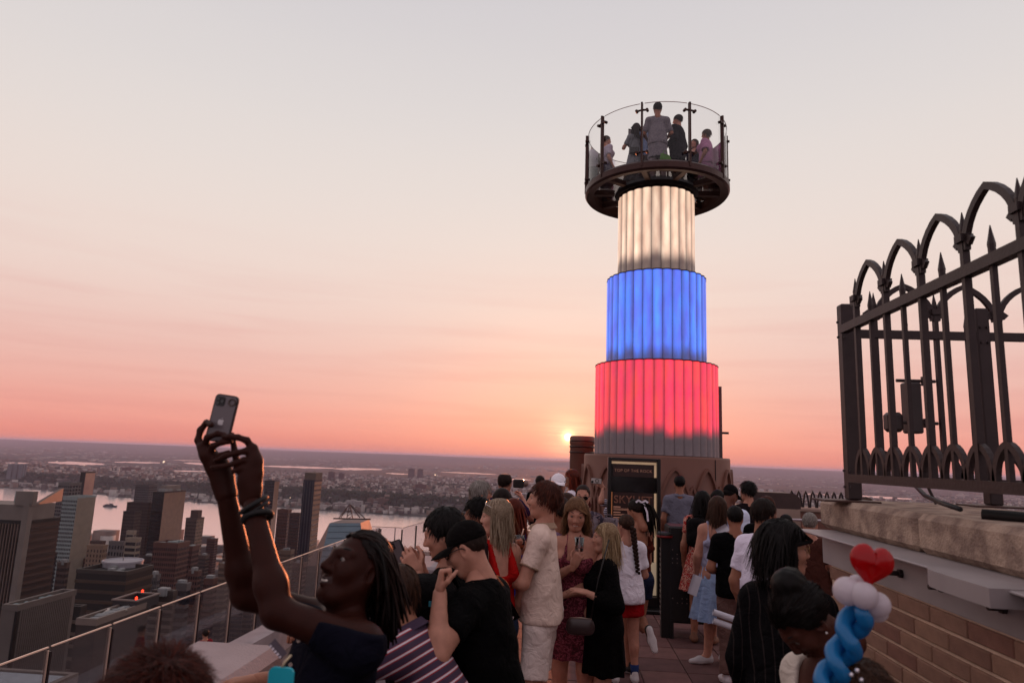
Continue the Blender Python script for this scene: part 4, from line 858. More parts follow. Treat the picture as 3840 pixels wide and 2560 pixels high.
# ================================================================ people: implicit-surface bodies, clothes and hair
def A_(v): return np.array(v, float)
def nrm(v): v = A_(v); return v/ (np.linalg.norm(v)+1e-9)
def cone(a, b, ra, rb, k=.03, sq=None): return ('c', A_(a), A_(b), ra, rb, k, sq)
def ell(c, r, k=.03, M=None, sub=False): return ('e', A_(c), A_(r), k, M if M is not None else np.eye(3), sub)
def cut(p, n, r): return ('k', A_(p), nrm(n), r)
def sdf_grid(prims, v, pad=.03):
    lo = np.full(3, 1e9); hi = -lo
    for p in prims:
        if p[0] == 'c': r = max(p[3], p[4]); lo = np.minimum(lo, np.minimum(p[1], p[2])-r); hi = np.maximum(hi, np.maximum(p[1], p[2])+r)
        elif p[0] == 'e' and not p[5]: r = max(p[2]); lo = np.minimum(lo, p[1]-r); hi = np.maximum(hi, p[1]+r)
    lo -= pad; n = np.ceil((hi+pad-lo)/v).astype(int)+2
    D = np.full(n, .3, np.float32); ax = [(lo[i]+np.arange(n[i])*v).astype(np.float32) for i in range(3)]
    for p in prims:
        if p[0] == 'c': r = max(p[3], p[4])+p[5]+2*v; l = np.minimum(p[1], p[2])-r; h = np.maximum(p[1], p[2])+r
        elif p[0] == 'e': r = max(p[2])+p[3]+2*v; l = p[1]-r; h = p[1]+r
        else: l = p[1]-p[3]; h = p[1]+p[3]
        i0 = np.maximum(0, ((l-lo)/v).astype(int)); i1 = np.minimum(n, ((h-lo)/v).astype(int)+2)
        if (i1 <= i0).any(): continue
        X = ax[0][i0[0]:i1[0]][:, None, None]; Y = ax[1][i0[1]:i1[1]][None, :, None]; Z = ax[2][i0[2]:i1[2]][None, None, :]
        S = D[i0[0]:i1[0], i0[1]:i1[1], i0[2]:i1[2]]
        if p[0] == 'k':
            d = (X-p[1][0])*p[2][0]+(Y-p[1][1])*p[2][1]+(Z-p[1][2])*p[2][2]; rr = (X-p[1][0])**2+(Y-p[1][1])**2+(Z-p[1][2])**2
            S[...] = np.where(rr < p[3]**2, np.maximum(S, d), S); continue
        if p[0] == 'c':
            a, b, ra, rb, k, sq = p[1:]
            x, y, z = X-a[0], Y-a[1], Z-a[2]; ba = b-a
            if sq is not None:
                nn, f = sq; dn = (x*nn[0]+y*nn[1]+z*nn[2])*(1/f-1); x = x+dn*nn[0]; y = y+dn*nn[1]; z = z+dn*nn[2]; ba = ba+nn*(ba@nn)*(1/f-1)
            t = np.clip((x*ba[0]+y*ba[1]+z*ba[2])/(ba@ba+1e-12), 0, 1)
            d = np.sqrt((x-ba[0]*t)**2+(y-ba[1]*t)**2+(z-ba[2]*t)**2)-(ra+(rb-ra)*t)
            sub = False
        else:
            c, r, k, M, sub = p[1:]; x, y, z = X-c[0], Y-c[1], Z-c[2]
            q = [(x*M[0][i]+y*M[1][i]+z*M[2][i])/r[i] for i in range(3)]; d = (np.sqrt(q[0]**2+q[1]**2+q[2]**2)-1)*min(r)
        if sub:
            d = -d; h = np.maximum(k-np.abs(S-d), 0)/k; S[...] = np.maximum(S, d)+h*h*k*.25
        else:
            h = np.maximum(k-np.abs(S-d), 0)/k; S[...] = np.minimum(S, d)-h*h*k*.25
    return D, lo, ax
OFF = np.array([(0,0,0),(1,0,0),(0,1,0),(1,1,0),(0,0,1),(1,0,1),(0,1,1),(1,1,1)]); EDG = [(0,1),(2,3),(4,5),(6,7),(0,2),(1,3),(4,6),(5,7),(0,4),(1,5),(2,6),(3,7)]
def surfnet(D, lo, v):
    S = D < 0; c = np.zeros(np.array(D.shape)-1, np.int8); n = np.array(c.shape)
    for o in OFF: c += S[o[0]:o[0]+n[0], o[1]:o[1]+n[1], o[2]:o[2]+n[2]]
    idx = np.argwhere((c > 0) & (c < 8))
    if not len(idx): return np.zeros((0, 3)), np.zeros((0, 4), int)
    val = np.stack([D[idx[:, 0]+o[0], idx[:, 1]+o[1], idx[:, 2]+o[2]] for o in OFF], 1); acc = np.zeros((len(idx), 3)); cnt = np.zeros(len(idx))
    for i, j in EDG:
        a, b = val[:, i], val[:, j]; m_ = (a < 0) != (b < 0); t = np.where(m_, a/np.where(m_, a-b, 1), 0)
        acc += np.where(m_[:, None], OFF[i]+(OFF[j]-OFF[i])*t[:, None], 0); cnt += m_
    V = lo+(idx+acc/cnt[:, None])*v; vid = np.full(c.shape, -1, np.int64); vid[idx[:, 0], idx[:, 1], idx[:, 2]] = np.arange(len(idx)); F = []
    for ax in range(3):
        sl0 = [slice(None)]*3; sl1 = [slice(None)]*3; sl0[ax] = slice(0, -1); sl1[ax] = slice(1, None)
        e = np.argwhere(S[tuple(sl0)] != S[tuple(sl1)]); u, w = (ax+1) % 3, (ax+2) % 3
        e = e[(e[:, u] > 0) & (e[:, w] > 0) & (e[:, u] < n[u]) & (e[:, w] < n[w])]
        if not len(e): continue
        def at(du, dw): q = e.copy(); q[:, u] += du; q[:, w] += dw; return vid[q[:, 0], q[:, 1], q[:, 2]]
        f = np.stack([at(-1, -1), at(0, -1), at(0, 0), at(-1, 0)], 1); ins = S[e[:, 0], e[:, 1], e[:, 2]]
        f[~ins] = f[~ins][:, ::-1]; F.append(f)
    F = np.concatenate(F); return V, F[(F >= 0).all(1)]
def relax(V, F, it=1, w=.5):
    for _ in range(it):
        s = np.zeros_like(V); c = np.zeros(len(V))
        for i in range(4):
            a, b = F[:, i], F[:, (i+1) % 4]; np.add.at(s, a, V[b]); np.add.at(c, a, 1); np.add.at(s, b, V[a]); np.add.at(c, b, 1)
        V = V*(1-w)+w*s/np.maximum(c, 1)[:, None]
    return V
def sdf(prims, v, post=None, sm=1):
    D, lo, ax = sdf_grid(prims, v)
    if post: D = post(D, *np.meshgrid(*ax, indexing='ij', sparse=True))
    V, F = surfnet(D, lo, v); return (relax(V, F, sm, .5) if sm and len(V) else V), F
class Geo:
    """collects quads with a material index and a float per vertex"""
    def __init__(s): s.V = []; s.F = []; s.M = []; s.a = []; s.n = 0
    def add(s, V, F, mi=0, a=0.):
        V = np.asarray(V, float); F = np.asarray(F, int)
        if not len(F): return
        if F.shape[1] == 3: F = np.concatenate([F, F[:, 2:3]], 1)
        s.V.append(V); s.F.append(F+s.n); s.M.append(np.full(len(F), mi) if np.isscalar(mi) else mi); s.a.append(np.full(len(V), a) if np.isscalar(a) else a); s.n += len(V)
    def mb(s, b, mi=0):
        for (vv, ff) in ((b.v, b.f),):
            F = []
            for f in ff:
                if len(f) == 4: F.append(f)
                elif len(f) == 3: F.append((*f, f[2]))
                else:
                    for i in range(1, len(f)-1): F.append((f[0], f[i], f[i+1], f[i+1]))
            s.add(vv, F, mi)
    def build(s, name, mats, parent, smooth=True):
        if not s.V: return None
        F = np.concatenate(s.F); V = np.concatenate(s.V); tri = F[:, 2] == F[:, 3]
        me = bpy.data.meshes.new(name); M = np.concatenate(s.M)
        Q = F[~tri]; T = F[tri][:, :3]; lv = np.concatenate([Q.ravel(), T.ravel()]).astype(np.int32); tot = np.concatenate([np.full(len(Q), 4), np.full(len(T), 3)]).astype(np.int32)
        me.vertices.add(len(V)); me.vertices.foreach_set('co', V.astype(np.float32).ravel()); me.loops.add(len(lv)); me.loops.foreach_set('vertex_index', lv)
        me.polygons.add(len(tot)); me.polygons.foreach_set('loop_start', np.concatenate([[0], np.cumsum(tot)[:-1]]).astype(np.int32)); me.polygons.foreach_set('loop_total', tot)
        for m in (mats if isinstance(mats, (list, tuple)) else [mats]): me.materials.append(m)
        me.polygons.foreach_set('material_index', np.concatenate([M[~tri], M[tri]]).astype(np.int32))
        if smooth: me.polygons.foreach_set('use_smooth', np.ones(len(tot), bool))
        at = me.attributes.new('along', 'FLOAT', 'POINT'); at.data.foreach_set('value', np.concatenate(s.a).astype(np.float32))
        me.update(calc_edges=True); return link(name, me, parent)

# ---- heads (x right, y forward, z up, about 0.235 tall, origin mid-head)
HEADS = {}
def head_mesh(v, sex='m', smile=False):
    key = (v, sex, smile)
    if key in HEADS: return HEADS[key]
    f = 1 if sex == 'f' else 0
    pr = [ell((0, -.014, .034), (.073, .092, .084), .02), ell((0, .018, -.03), (.060-.003*f, .068, .086), .03), ell((0, .058, -.095), (.024-.004*f, .022, .02), .035)]
    for s in (-1, 1):
        pr += [cone((s*.052, -.008, -.04), (s*.024, .05, -.094), .020-.003*f, .017, .03), ell((s*.038, .062, -.022), (.024, .02, .024), .03),
               cone((s*.012, .086, .026), (s*.046, .066, .030), .010-.003*f, .008, .018), ell((s*.0745, -.008, -.006), (.010, .021, .033), .006, np.array([[.96, .25*s, 0], [-.25*s, .96, .1], [0, -.1, 1]])), ell((s*.080, -.004, -.004), (.007, .011, .02), .005, None, True),
               ell((s*.032, .094, .008), (.018, .013, .0115), .014, None, True)]
    pr += [cone((0, .088, .018), (0, .108-.004*f, -.026), .0075, .0125-.002*f, .016), ell((.012, .094, -.031), (.009, .011, .008), .01), ell((-.012, .094, -.031), (.009, .011, .008), .01)]
    my = -.004 if smile else 0
    mz = .010 if smile else -.002
    for s in (-1, 1):
        w = .027 if smile else .022
        pr += [cone((0, .091, -.057), (s*w, .074, -.060+mz), .0062, .003, .008), cone((0, .0885, -.071), (s*w*.9, .073, -.064+mz), .0075, .003, .008)]
        pr += [cone((s*.018, .0835, .0175), (s*.044, .074, .0145), .0062, .005, .008), cone((s*.020, .081, -.0035), (s*.042, .074, -.002), .0045, .004, .008)]          # upper lids
    pr += [ell((0, .098, -.0642), (.018 if smile else .017, .010 if smile else .016, .0036 if smile else .0018), .004, None, True)]
    pr += [cone((0, -.022, -.07), (0, -.034, -.19), .050-.005*f, .054-.005*f, .03)]
    V, F = sdf(pr, v, None, 1); c = V[F].mean(1); mi = np.zeros(len(F), int)
    lip = (np.abs(c[:, 0]) < (.029 if smile else .024)) & (c[:, 1] > .072) & (np.abs(c[:, 2]+.064-(np.abs(c[:, 0])*.33 if smile else 0)) < .0098); mi[lip] = 1
    g = Geo(); g.add(V, F, mi)
    for s in (-1, 1):
        for (c, r, m_) in (((s*.032, .0715, .0065), .0135, 2), ((s*.0325, .0788, .006), .0072, 3)):
            b = MB(); prof = [(r*math.sin(t), -r*math.cos(t)) for t in np.linspace(.01, math.pi-.01, 9)]; b.lathe(prof, c, 12); g.mb(b, m_)
        pts = [(s*(.014+.036*t), .087-.0175*t*t-.002, .031+.008*math.sin(t*2.4)) for t in np.linspace(0, 1, 6)]
        b = MB(); b.tube(pts, [.003, .0042, .0045, .004, .003, .0015] if not f else [.002, .003, .003, .0027, .002, .001], 6); g.mb(b, 4)
    if smile:
        b = MB(); b.tube([(-.019, .0785, -.0585), (-.01, .0865, -.062), (0, .089, -.063), (.01, .0865, -.062), (.019, .0785, -.0585)], .0045, 8); g.mb(b, 5)
    HEADS[key] = (np.concatenate(g.V), np.concatenate(g.F), np.concatenate(g.M)); return HEADS[key]

# ---- hands (origin at the wrist, y along the fingers, z the back of the hand, thumb on +x)
HANDS = {}
POSES = {'relax': ((18, 28, 18), .0), 'grip': ((55, 60, 35), .3), 'fist': ((78, 92, 55), .6), 'flat': ((6, 8, 6), .0), 'hold': ((38, 42, 28), .25), 'pinch': ((48, 40, 20), .5)}
def hand_mesh(pose, v):
    key = (pose, v)
    if key in HANDS: return HANDS[key]
    (a1, a2, a3), th = POSES[pose]; pr = []
    zn = A_((0, 0, 1))
    pr += [cone((0, -.02, 0), (0, .02, 0), .026, .028, .02, (zn, .72)), cone((.012, .02, 0), (.024, .085, 0), .020, .014, .02, (zn, .75)), cone((-.012, .02, 0), (-.024, .08, 0), .020, .013, .02, (zn, .75)), cone((0, .02, 0), (0, .085, 0), .022, .016, .02, (zn, .75))]
    for (x, y, L, r, sp) in ((.028, .088, .072, .0088, .05), (.0095, .092, .080, .0090, .01), (-.010, .089, .074, .0086, -.03), (-.028, .080, .058, .0076, -.09)):
        p = A_((x, y, 0)); ang = 0; rr = r
        for (a, l) in ((a1, .46), (a2, .30), (a3, .24)):
            ang += R_(a)*(1.0 if x > 0 else 1.06); d = A_((math.sin(sp)*math.cos(ang), math.cos(ang), -math.sin(ang))); q = p+d*L*l; pr.append(cone(p, q, rr, rr*.9, .004)); p = q; rr *= .9
    p = A_((.024, .022, -.006)); d = nrm((.75-.4*th, .62, -.18-.55*th))
    for (l, r) in ((.042, .0125), (.033, .0105), (.026, .0092)): q = p+d*l; pr.append(cone(p, q, r, r*.88, .006)); p = q; d = nrm(d+A_((-.28-.35*th, .22, -.10-.12*th)))
    HANDS[key] = sdf(pr, v, None, 1); return HANDS[key]
def frame(y, z):
    """columns x,y,z with y exact"""
    y = nrm(y); z = A_(z)-y*(A_(z)@y); z = nrm(z) if np.linalg.norm(z) > 1e-4 else nrm(np.cross(y, (1, 0, .3))); x = np.cross(y, z); return np.stack([x, y, z], 1)
SHOE = {}
def shoe_mesh(v):
    if v in SHOE: return SHOE[v]
    zn = A_((0, 0, 1))
    pr = [cone((0, -.06, .045), (0, .05, .04), .040, .042, .03), cone((0, .05, .035), (.004, .135, .025), .042, .034, .03, (zn, .8)), cone((0, -.05, .06), (0, -.045, .105), .038, .036, .02)]
    V, F = sdf(pr, v, lambda D, X, Y, Z: np.maximum(D, .004-Z), 1); c = V[F].mean(1); SHOE[v] = (V, F, (c[:, 2] < .024).astype(int)); return SHOE[v]

# ---- materials for people
def skin(tone):
    T = {'pale': (222, 172, 152), 'fair': (208, 156, 134), 'tan': (178, 126, 102), 'olive': (164, 114, 92), 'brown': (116, 74, 58), 'dark': (50, 22, 16), 'deep': (72, 40, 32)}[tone]
    if tone not in ('dark', 'deep'): T = tuple(int(c*k) for c, k in zip(T, (.87, .82, .80)))
    l = tuple(max(0, int(c*k)) for c, k in zip(T, (.9, .80, .80)))
    return [mat('skin_'+tone, T, .48 if tone in ('dark', 'deep') else .52, .10, 30, bump=.12, bscale=300, sss=.08, spec=.12 if tone in ('dark', 'deep') else .28), mat('lip_'+tone, l, .4, .05, 20), mat('eye_white', (112, 100, 95), .2, 0), mat('iris', (26, 18, 15), .12, 0, spec=.8), mat('brow_'+('light' if tone == 'pale' else 'dark'), (96, 66, 48) if tone == 'pale' else (20, 14, 13), .8, 0), mat('teeth', (220, 212, 202), .25, 0)]
def hairmat(name, c1, c2, rough=.5):
    if name in MATS: return MATS[name]
    m = mat(name, c1, rough, 0, spec=.22); N = m.node_tree.nodes; L = m.node_tree.links; b = N['Principled BSDF']
    at = N.new('ShaderNodeAttribute'); at.attribute_name = 'along'; mx = N.new('ShaderNodeMix'); mx.data_type = 'RGBA'; L.new(at.outputs['Fac'], mx.inputs[0]); mx.inputs[6].default_value = srgb(*c1); mx.inputs[7].default_value = srgb(*c2); L.new(mx.outputs[2], b.inputs['Base Color'])
    tr = N.new('ShaderNodeBsdfTranslucent'); sh = N.new('ShaderNodeMixShader'); sh.inputs[0].default_value = .35; L.new(mx.outputs[2], tr.inputs[0]); out = N['Material Output']; L.new(b.outputs[0], sh.inputs[1]); L.new(tr.outputs[0], sh.inputs[2]); L.new(sh.outputs[0], out.inputs[0])
    return m
HAIR = {'black': ((12, 9, 9), (30, 22, 20)), 'darkbrown': ((26, 16, 13), (52, 34, 27)), 'brown': ((52, 33, 25), (92, 62, 46)), 'auburn': ((58, 28, 20), (104, 50, 34)), 'lightbrown': ((100, 68, 46), (158, 118, 84)),
        'blonde': ((122, 92, 62), (216, 188, 150)), 'ashblonde': ((112, 90, 70), (204, 182, 156)), 'grey': ((112, 104, 98), (188, 180, 172)), 'redbrown': ((70, 24, 14), (140, 52, 28)), 'rustcurl': ((34, 13, 9), (96, 38, 24)), 'dread': ((12, 7, 6), (40, 20, 15)), 'buzz': ((40, 28, 24), (70, 50, 42))}
def cloth(name, col, rough=.85, var=.10, vscale=6, **k): return mat('cloth_'+name, col, rough, var, vscale, bump=k.pop('bump', .7), bscale=k.pop('bscale', 13), bdist=.035, spec=.06, **k)
def nodes(m): return m.node_tree.nodes, m.node_tree.links, m.node_tree.nodes['Principled BSDF']
def stripes(name, stops, freq, src='along', offset=0):
    if 'cloth_'+name in MATS: return MATS['cloth_'+name]
    m = mat('cloth_'+name, stops[0][1], .85, 0, bump=.2, bscale=220); N, L, b = nodes(m)
    at = N.new('ShaderNodeAttribute'); at.attribute_name = 'along'; mu = N.new('ShaderNodeMath'); mu.operation = 'MULTIPLY_ADD'; L.new(at.outputs['Fac'], mu.inputs[0]); mu.inputs[1].default_value = freq; mu.inputs[2].default_value = offset
    fr = N.new('ShaderNodeMath'); fr.operation = 'FRACT'; L.new(mu.outputs[0], fr.inputs[0]); r = N.new('ShaderNodeValToRGB'); r.color_ramp.interpolation = 'CONSTANT'; L.new(fr.outputs[0], r.inputs[0])
    while len(r.color_ramp.elements) < len(stops): r.color_ramp.elements.new(.5)
    for e, (p, c) in zip(r.color_ramp.elements, stops): e.position = p; e.color = srgb(*c)
    L.new(r.outputs[0], b.inputs['Base Color']); return m
def floral(name, cols, scale=22, dist=1.2):
    if 'cloth_'+name in MATS: return MATS['cloth_'+name]
    m = mat('cloth_'+name, cols[0], .85, 0, bump=.2, bscale=200); N, L, b = nodes(m); tc = N.new('ShaderNodeTexCoord'); nz = N.new('ShaderNodeTexNoise'); nz.inputs['Scale'].default_value = scale; nz.inputs['Detail'].default_value = 2; nz.inputs['Distortion'].default_value = dist
    L.new(tc.outputs['Object'], nz.inputs['Vector']); r = N.new('ShaderNodeValToRGB'); r.color_ramp.interpolation = 'CONSTANT'; L.new(nz.outputs[0], r.inputs[0])
    while len(r.color_ramp.elements) < len(cols): r.color_ramp.elements.new(.5)
    for i, (e, c) in enumerate(zip(r.color_ramp.elements, cols)): e.position = 0 if i == 0 else .40+.22*(i-1)/(len(cols)-1); e.color = srgb(*c)
    L.new(r.outputs[0], b.inputs['Base Color']); return m

# ---- hair
def hairline(y, low=-.055, front=.058, side=-.005):
    """height above which the scalp carries hair, from front to nape"""
    t = np.clip((np.asarray(y)+.07)/.05, 0, 1); a = low+(side-low)*t; u = np.clip((np.asarray(y)-.015)/.045, 0, 1); u = u*u*(3-2*u); return a+(front-a)*u
def longmass(n, wd=.07, bk=.075):
    yv = A_((0, 1, 0)); q = [cone((0, -.05, .04), (0, -bk, -n), .078, .058, .03, (yv, .62))]
    for s in (-1, 1): q.append(cone((s*.066, -.03, .04), (s*wd, -.045, -n*.92), .030, .026, .03))
    return q
def build_hair(rec, parent, kind='short', col='brown', L=.05, thick=.014, N=420, low=-.055, front=.058, side=-.005, curl=0, lift=.25, grav=.35, w=.004, mass=None, fringe=0, part=0, v=None, bald=0, extra=None, back=0, seed=1, taper=.25, rope=0, yface=.032):
    r = np.random.default_rng(seed); s = rec['hs']; Rm = rec['hR']; O = rec['hO']; down = Rm.T @ A_((0, 0, -1))
    v = v or (.0075 if rec['v'] < .0135 else .0115)
    C0 = A_((0, -.014, .034)); RR = A_((.073, .092, .084)); g = Geo()
    pr = [ell(C0, RR+thick, .01)]
    if mass: pr += mass
    keep = 0 if not mass else 1
    def post(D, X, Y, Z):
        hl = hairline(Y, low, front, side)+.004*np.sin(X*160)+.003*np.sin(Y*210+X*90)
        D = np.maximum(D, np.where((Z < hl) & ((np.abs(X) < .2)), .012, -1) if not mass else np.where((Y > -.012) & (Z < hl) & (np.abs(X) < .072+thick*.3), .012, -1))
        D = D+(.0025 if not curl else .006)*np.sin(X*150+np.sin(Z*60)*2)*np.sin(Y*140+Z*50)
        if bald: D = np.maximum(D, np.where((Z > .085-bald*.0) & (X**2+(Y+.02)**2 < (.05*bald)**2), .01, -1))
        return D
    if thick > 0:
        V, F = sdf(pr, v, post, 1); g.add(V, F, 0, r.uniform(.1, .45, len(V)))
    # strands
    n = int(N*2.4); d = r.normal(size=(n, 3)); d /= np.linalg.norm(d, axis=1)[:, None]; Pn = C0+d*(RR+thick*.6)
    ok = Pn[:, 2] > hairline(Pn[:, 1], low, front, side)
    if bald: ok &= ~((Pn[:, 2] > .07) & (Pn[:, 0]**2+(Pn[:, 1]+.02)**2 < (.055*bald)**2))
    Pn = Pn[ok][:N]; n = len(Pn)
    if n:
        nor = (Pn-C0)/RR**2; nor /= np.linalg.norm(nor, axis=1)[:, None]
        crown = A_((part, -.045 if not part else .0, .118)); fl = Pn-crown
        if part: fl[:, 1] *= .35; fl[:, 0] = np.where(fl[:, 0] > 0, 1, -1)*np.maximum(np.abs(fl[:, 0]), .05)
        if back: fl = fl*.5+A_((0, -back, .0))
        fl -= nor*np.sum(fl*nor, 1)[:, None]; fl /= np.linalg.norm(fl, axis=1)[:, None]+1e-6
        if fringe: m_ = Pn[:, 1] > .03; fl[m_] = fl[m_]+A_((0, fringe, 0))
        dr = fl+nor*lift; dr /= np.linalg.norm(dr, axis=1)[:, None]; S = 8 if L > .08 else 5
        Ls = L*r.uniform(.75, 1.1, n); p = Pn.copy(); path = [p.copy()]; ph = r.uniform(0, 6.28, n); jit = r.normal(size=(n, 3))*.10
        for i in range(S):
            t = (i+1)/S; dr = dr*(1-grav)+(down+jit*.6)*grav+jit*.3; dr /= np.linalg.norm(dr, axis=1)[:, None]; p = p+dr*(Ls/S)[:, None]
            q = (p-C0)/(RR+thick*1.05); m_ = np.linalg.norm(q, axis=1); p = np.where((m_ < 1)[:, None], C0+q/np.maximum(m_, 1e-3)[:, None]*(RR+thick*1.05), p)
            if L > .1:                           # stay off the face and neck
                ff = (p[:, 1] > -.005) & (p[:, 2] < .05) & (np.abs(p[:, 0]) < .074); p[ff, 0] = np.where(p[ff, 0] > 0, 1, -1)*(.074+np.abs(jit[ff, 0])*.05)
                ff = (p[:, 2] < .042) & (p[:, 1] > yface); p[ff, 1] = yface-np.abs(jit[ff, 1])*.12
                nk = (p[:, 2] < -.07); rd = np.hypot(p[:, 0], p[:, 1]+.03); tight = nk & (rd < .068); sc = .068/np.maximum(rd, 1e-3); p[tight, 0] *= sc[tight]; p[tight, 1] = (p[tight, 1]+.03)*sc[tight]-.03
            o = p.copy()
            if curl: a = ph+t*curl*L*60; am = .35*min(1, t*2)*np.minimum(.022, L*.25)*(1 if curl < 3 else 1.2); o[:, 0] += am*np.cos(a); o[:, 1] += am*np.sin(a); o[:, 2] += am*.6*np.sin(a*1.3)
            path.append(o)
        path = np.stack(path, 1)                  # n, S+1, 3
        tg = np.gradient(path, axis=1); out = path-C0; wd = np.cross(tg, out); wd /= np.linalg.norm(wd, axis=2)[:, :, None]+1e-9; wd = wd+r.normal(size=(n, 1, 3))*.35
        ww = w*(1-(1-taper)*np.linspace(0, 1, S+1)**1.5)*r.uniform(.7, 1.3, n)[:, None]
        if rope:
            for i in range(n):
                b = MB(); b.tube([tuple(q) for q in path[i]], [rope*(1.1-.35*t)*(.85+.3*r.random()) for t in np.linspace(0, 1, S+1)], 5); a0 = g.n; g.mb(b); g.a[-1] = np.full(len(b.v), float(np.clip(r.normal(.4, .3), 0, 1)))
            n = 0
        A = path-wd*ww[:, :, None]*.5; B = path+wd*ww[:, :, None]*.5; V = np.concatenate([A[:, :, None], B[:, :, None]], 2).reshape(-1, 3); k = 2*(S+1)
        base = (np.arange(n)*k)[:, None]+np.arange(S)[None, :]*2; F = np.stack([base, base+1, base+3, base+2], 2).reshape(-1, 4)
        if n: g.add(V, F, 0, np.repeat(np.clip(r.normal(.5, .28, n), 0, 1), k))
    if extra: extra(g, r)
    g.V = [O+(V*s) @ Rm.T for V in g.V]
    return g.build('hair', hairmat('hair_'+col, *HAIR[col]), parent)

# ---- the figure
def rotm(axis, deg):
    return np.array(Matrix.Rotation(R_(deg), 3, Vector(axis)))
def ik(S, T, l1, l2, pole):
    d = T-S; L = np.linalg.norm(d); u = d/L
    if L > (l1+l2)*.995: T = S+u*(l1+l2)*.995; L = (l1+l2)*.995
    a = (l1*l1-l2*l2+L*L)/(2*L); h = math.sqrt(max(0, l1*l1-a*a)); p = A_(pole)-u*(A_(pole)@u); return S+u*a+nrm(p)*h, T
def wrinkle(amp, seed, fz=26):
    r = random.Random(seed); a = [r.uniform(0, 6) for _ in range(6)]
    def post(D, X, Y, Z):
        w = np.sin(X*9+a[1])+np.sin(Y*8+a[2])+np.sin(Z*6+a[3])
        q = 1-2*np.abs(np.sin(Z*fz*.5+a[0]+1.3*w+X*7))**.7; q2 = 1-2*np.abs(np.sin(X*14+Z*9+a[4]+1.1*w))**.7; q3 = 1-2*np.abs(np.sin(Y*16-Z*11+a[5]-w))**.7
        m_ = .5+.5*np.sin(X*5+Y*4+Z*7+a[2])
        return D-amp*(q*m_+.8*q2*(1-m_)+.6*q3)
    return post
def human(label, px, py, Y, face=0, lean=(0, 0), head=(0, 0, 0), sex='m', tone='fair', build=1., L='hang', R='hang', clothes=(), hair=None, group=None, legs=None, twist=0, smile=False, headv=None, vb=None, H=None, top_extra=0, belly=0, hands=(None, None), category='person', seed=1, noleg=False, base_z=0., sh=1., xb=None, feet=True, shoes=('shoe', (190, 186, 190), (220, 216, 216)), neck=0, nlen=.102, shrug=0, armw=1., hscale=1., alen=(.165, .150)):
    top = P(px, py, Y); F = A_((math.sin(R_(face)), math.cos(R_(face)), 0)); Rt = A_((math.cos(R_(face)), -math.sin(R_(face)), 0)); U = A_((0, 0, 1))
    u = nrm(U*math.cos(R_(lean[0]))+F*math.sin(R_(lean[0]))+Rt*math.sin(R_(lean[1]))); Tw = rotm((0, 0, 1), twist)
    Fc = nrm(Tw @ F - u*((Tw @ F)@u)); Rc = nrm(np.cross(Fc, u)); f_ = sex == 'f'
    hy, hp, hr_ = head; hR = np.stack([Rt, F, U], 1) @ rotm((0, 0, 1), -hy) @ rotm((1, 0, 0), hp) @ rotm((0, 1, 0), hr_)
    nd = nrm(u*.75+hR[:, 2]*.35+F*math.sin(R_(neck)))
    off = A_((0, 0, .53))+u*.30+nd*nlen; tp = off+hR[:, 2]*.0665+A_((0, 0, top_extra))
    if H is None: H = (top.z-base_z)/tp[2]
    root = A_((top.x-tp[0]*H, top.y-tp[1]*H, base_z))
    e = empty('person', root, label, category, group); toL = lambda p: A_(p)-root
    v = vb or min(.024, max(.0125, .0028*Y)); hv = headv or (.005 if Y < 4.2 else .0066 if Y < 7 else .0095)
    pel = A_((0, 0, .53*H)); chest = pel+u*.2*H; nb = pel+u*.292*H; hO = off*H; hs = .133*H/.235*1.02*hscale
    w = build*(.93 if f_ else 1.)
    sj = {s: pel+u*(.264+shrug)*H+Rc*s*.096*H*(.92 if f_ else 1.)*sh for s in (-1, 1)}; hipj = {s: pel+Rt*s*.048*H-U*.01*H for s in (-1, 1)}
    rec = dict(H=H, hO=hO, hR=hR, hs=hs, e=e, root=root, u=u, F=Fc, R=Rc, pel=pel, nb=nb, sj=sj, chest=chest, v=v, toL=toL, Fr=F, Rr=Rt)
    def torso(i=0., loose=0., bust=True):
        q = (Fc, .66*(1.05 if build > 1.1 else 1)); hw = (.100 if f_ else .094)*H*w
        pr = [cone(pel+u*.15*H, pel+u*.228*H, .080*H*w+i, .085*H*w+i, .05, q), cone(pel-u*.015*H, pel+u*.05*H, hw+i, hw*.93+i, .05, (Fc, .74)),
              cone(pel+u*.05*H, pel+u*.16*H, (.076 if f_ else .084)*H*w+i+loose, .082*H*w+i+loose*.7, .06, (Fc, .72)), cone(sj[-1]-u*.004*H, sj[1]-u*.004*H, .0345*H+i, .0345*H+i, .05)]
        for s in (-1, 1): pr += [cone(nb+u*.006*H, sj[s]+u*.008*H, .028*H+i*.8, .024*H+i*.8, .03)]
        if f_ and bust:
            for s in (-1, 1): pr.append(ell(pel+u*.197*H+Rc*s*.046*H+Fc*.052*H*w, A_((.044, .044, .046))*H*w+i, .04))
        if belly: pr.append(ell(pel+u*.07*H+Fc*.05*H, A_((.085, .085, .09))*H*belly+i, .06))
        for s in (-1, 1): pr.append(ell(pel-u*.01*H+Rt*s*.042*H-F*.032*H, A_((.047, .047, .052))*H*w+i, .04))
        return pr
    arms = {}
    for s, spec in ((-1, L), (1, R)):
        S = sj[s]; l1, l2 = alen[0]*H, alen[1]*H; pole = -Fc*.6-u*.6+Rc*s*.5
        if spec == 'hang': T = S-U*.292*H+Rc*s*.045*H+Fc*.045*H; pole = -Fc+Rc*s*.3
        elif isinstance(spec, dict):
            T = toL(spec['w']) if 'w' in spec else S+Rc*spec['l'][0]*s*H+Fc*spec['l'][1]*H+u*spec['l'][2]*H
            pole = A_(spec.get('pole', pole))
        E, T = ik(S, T, l1, l2, pole); fd = nrm(T-E); pf = spec.get('palm') if isinstance(spec, dict) else None; fdir = A_(spec['fdir']) if isinstance(spec, dict) and 'fdir' in spec else fd
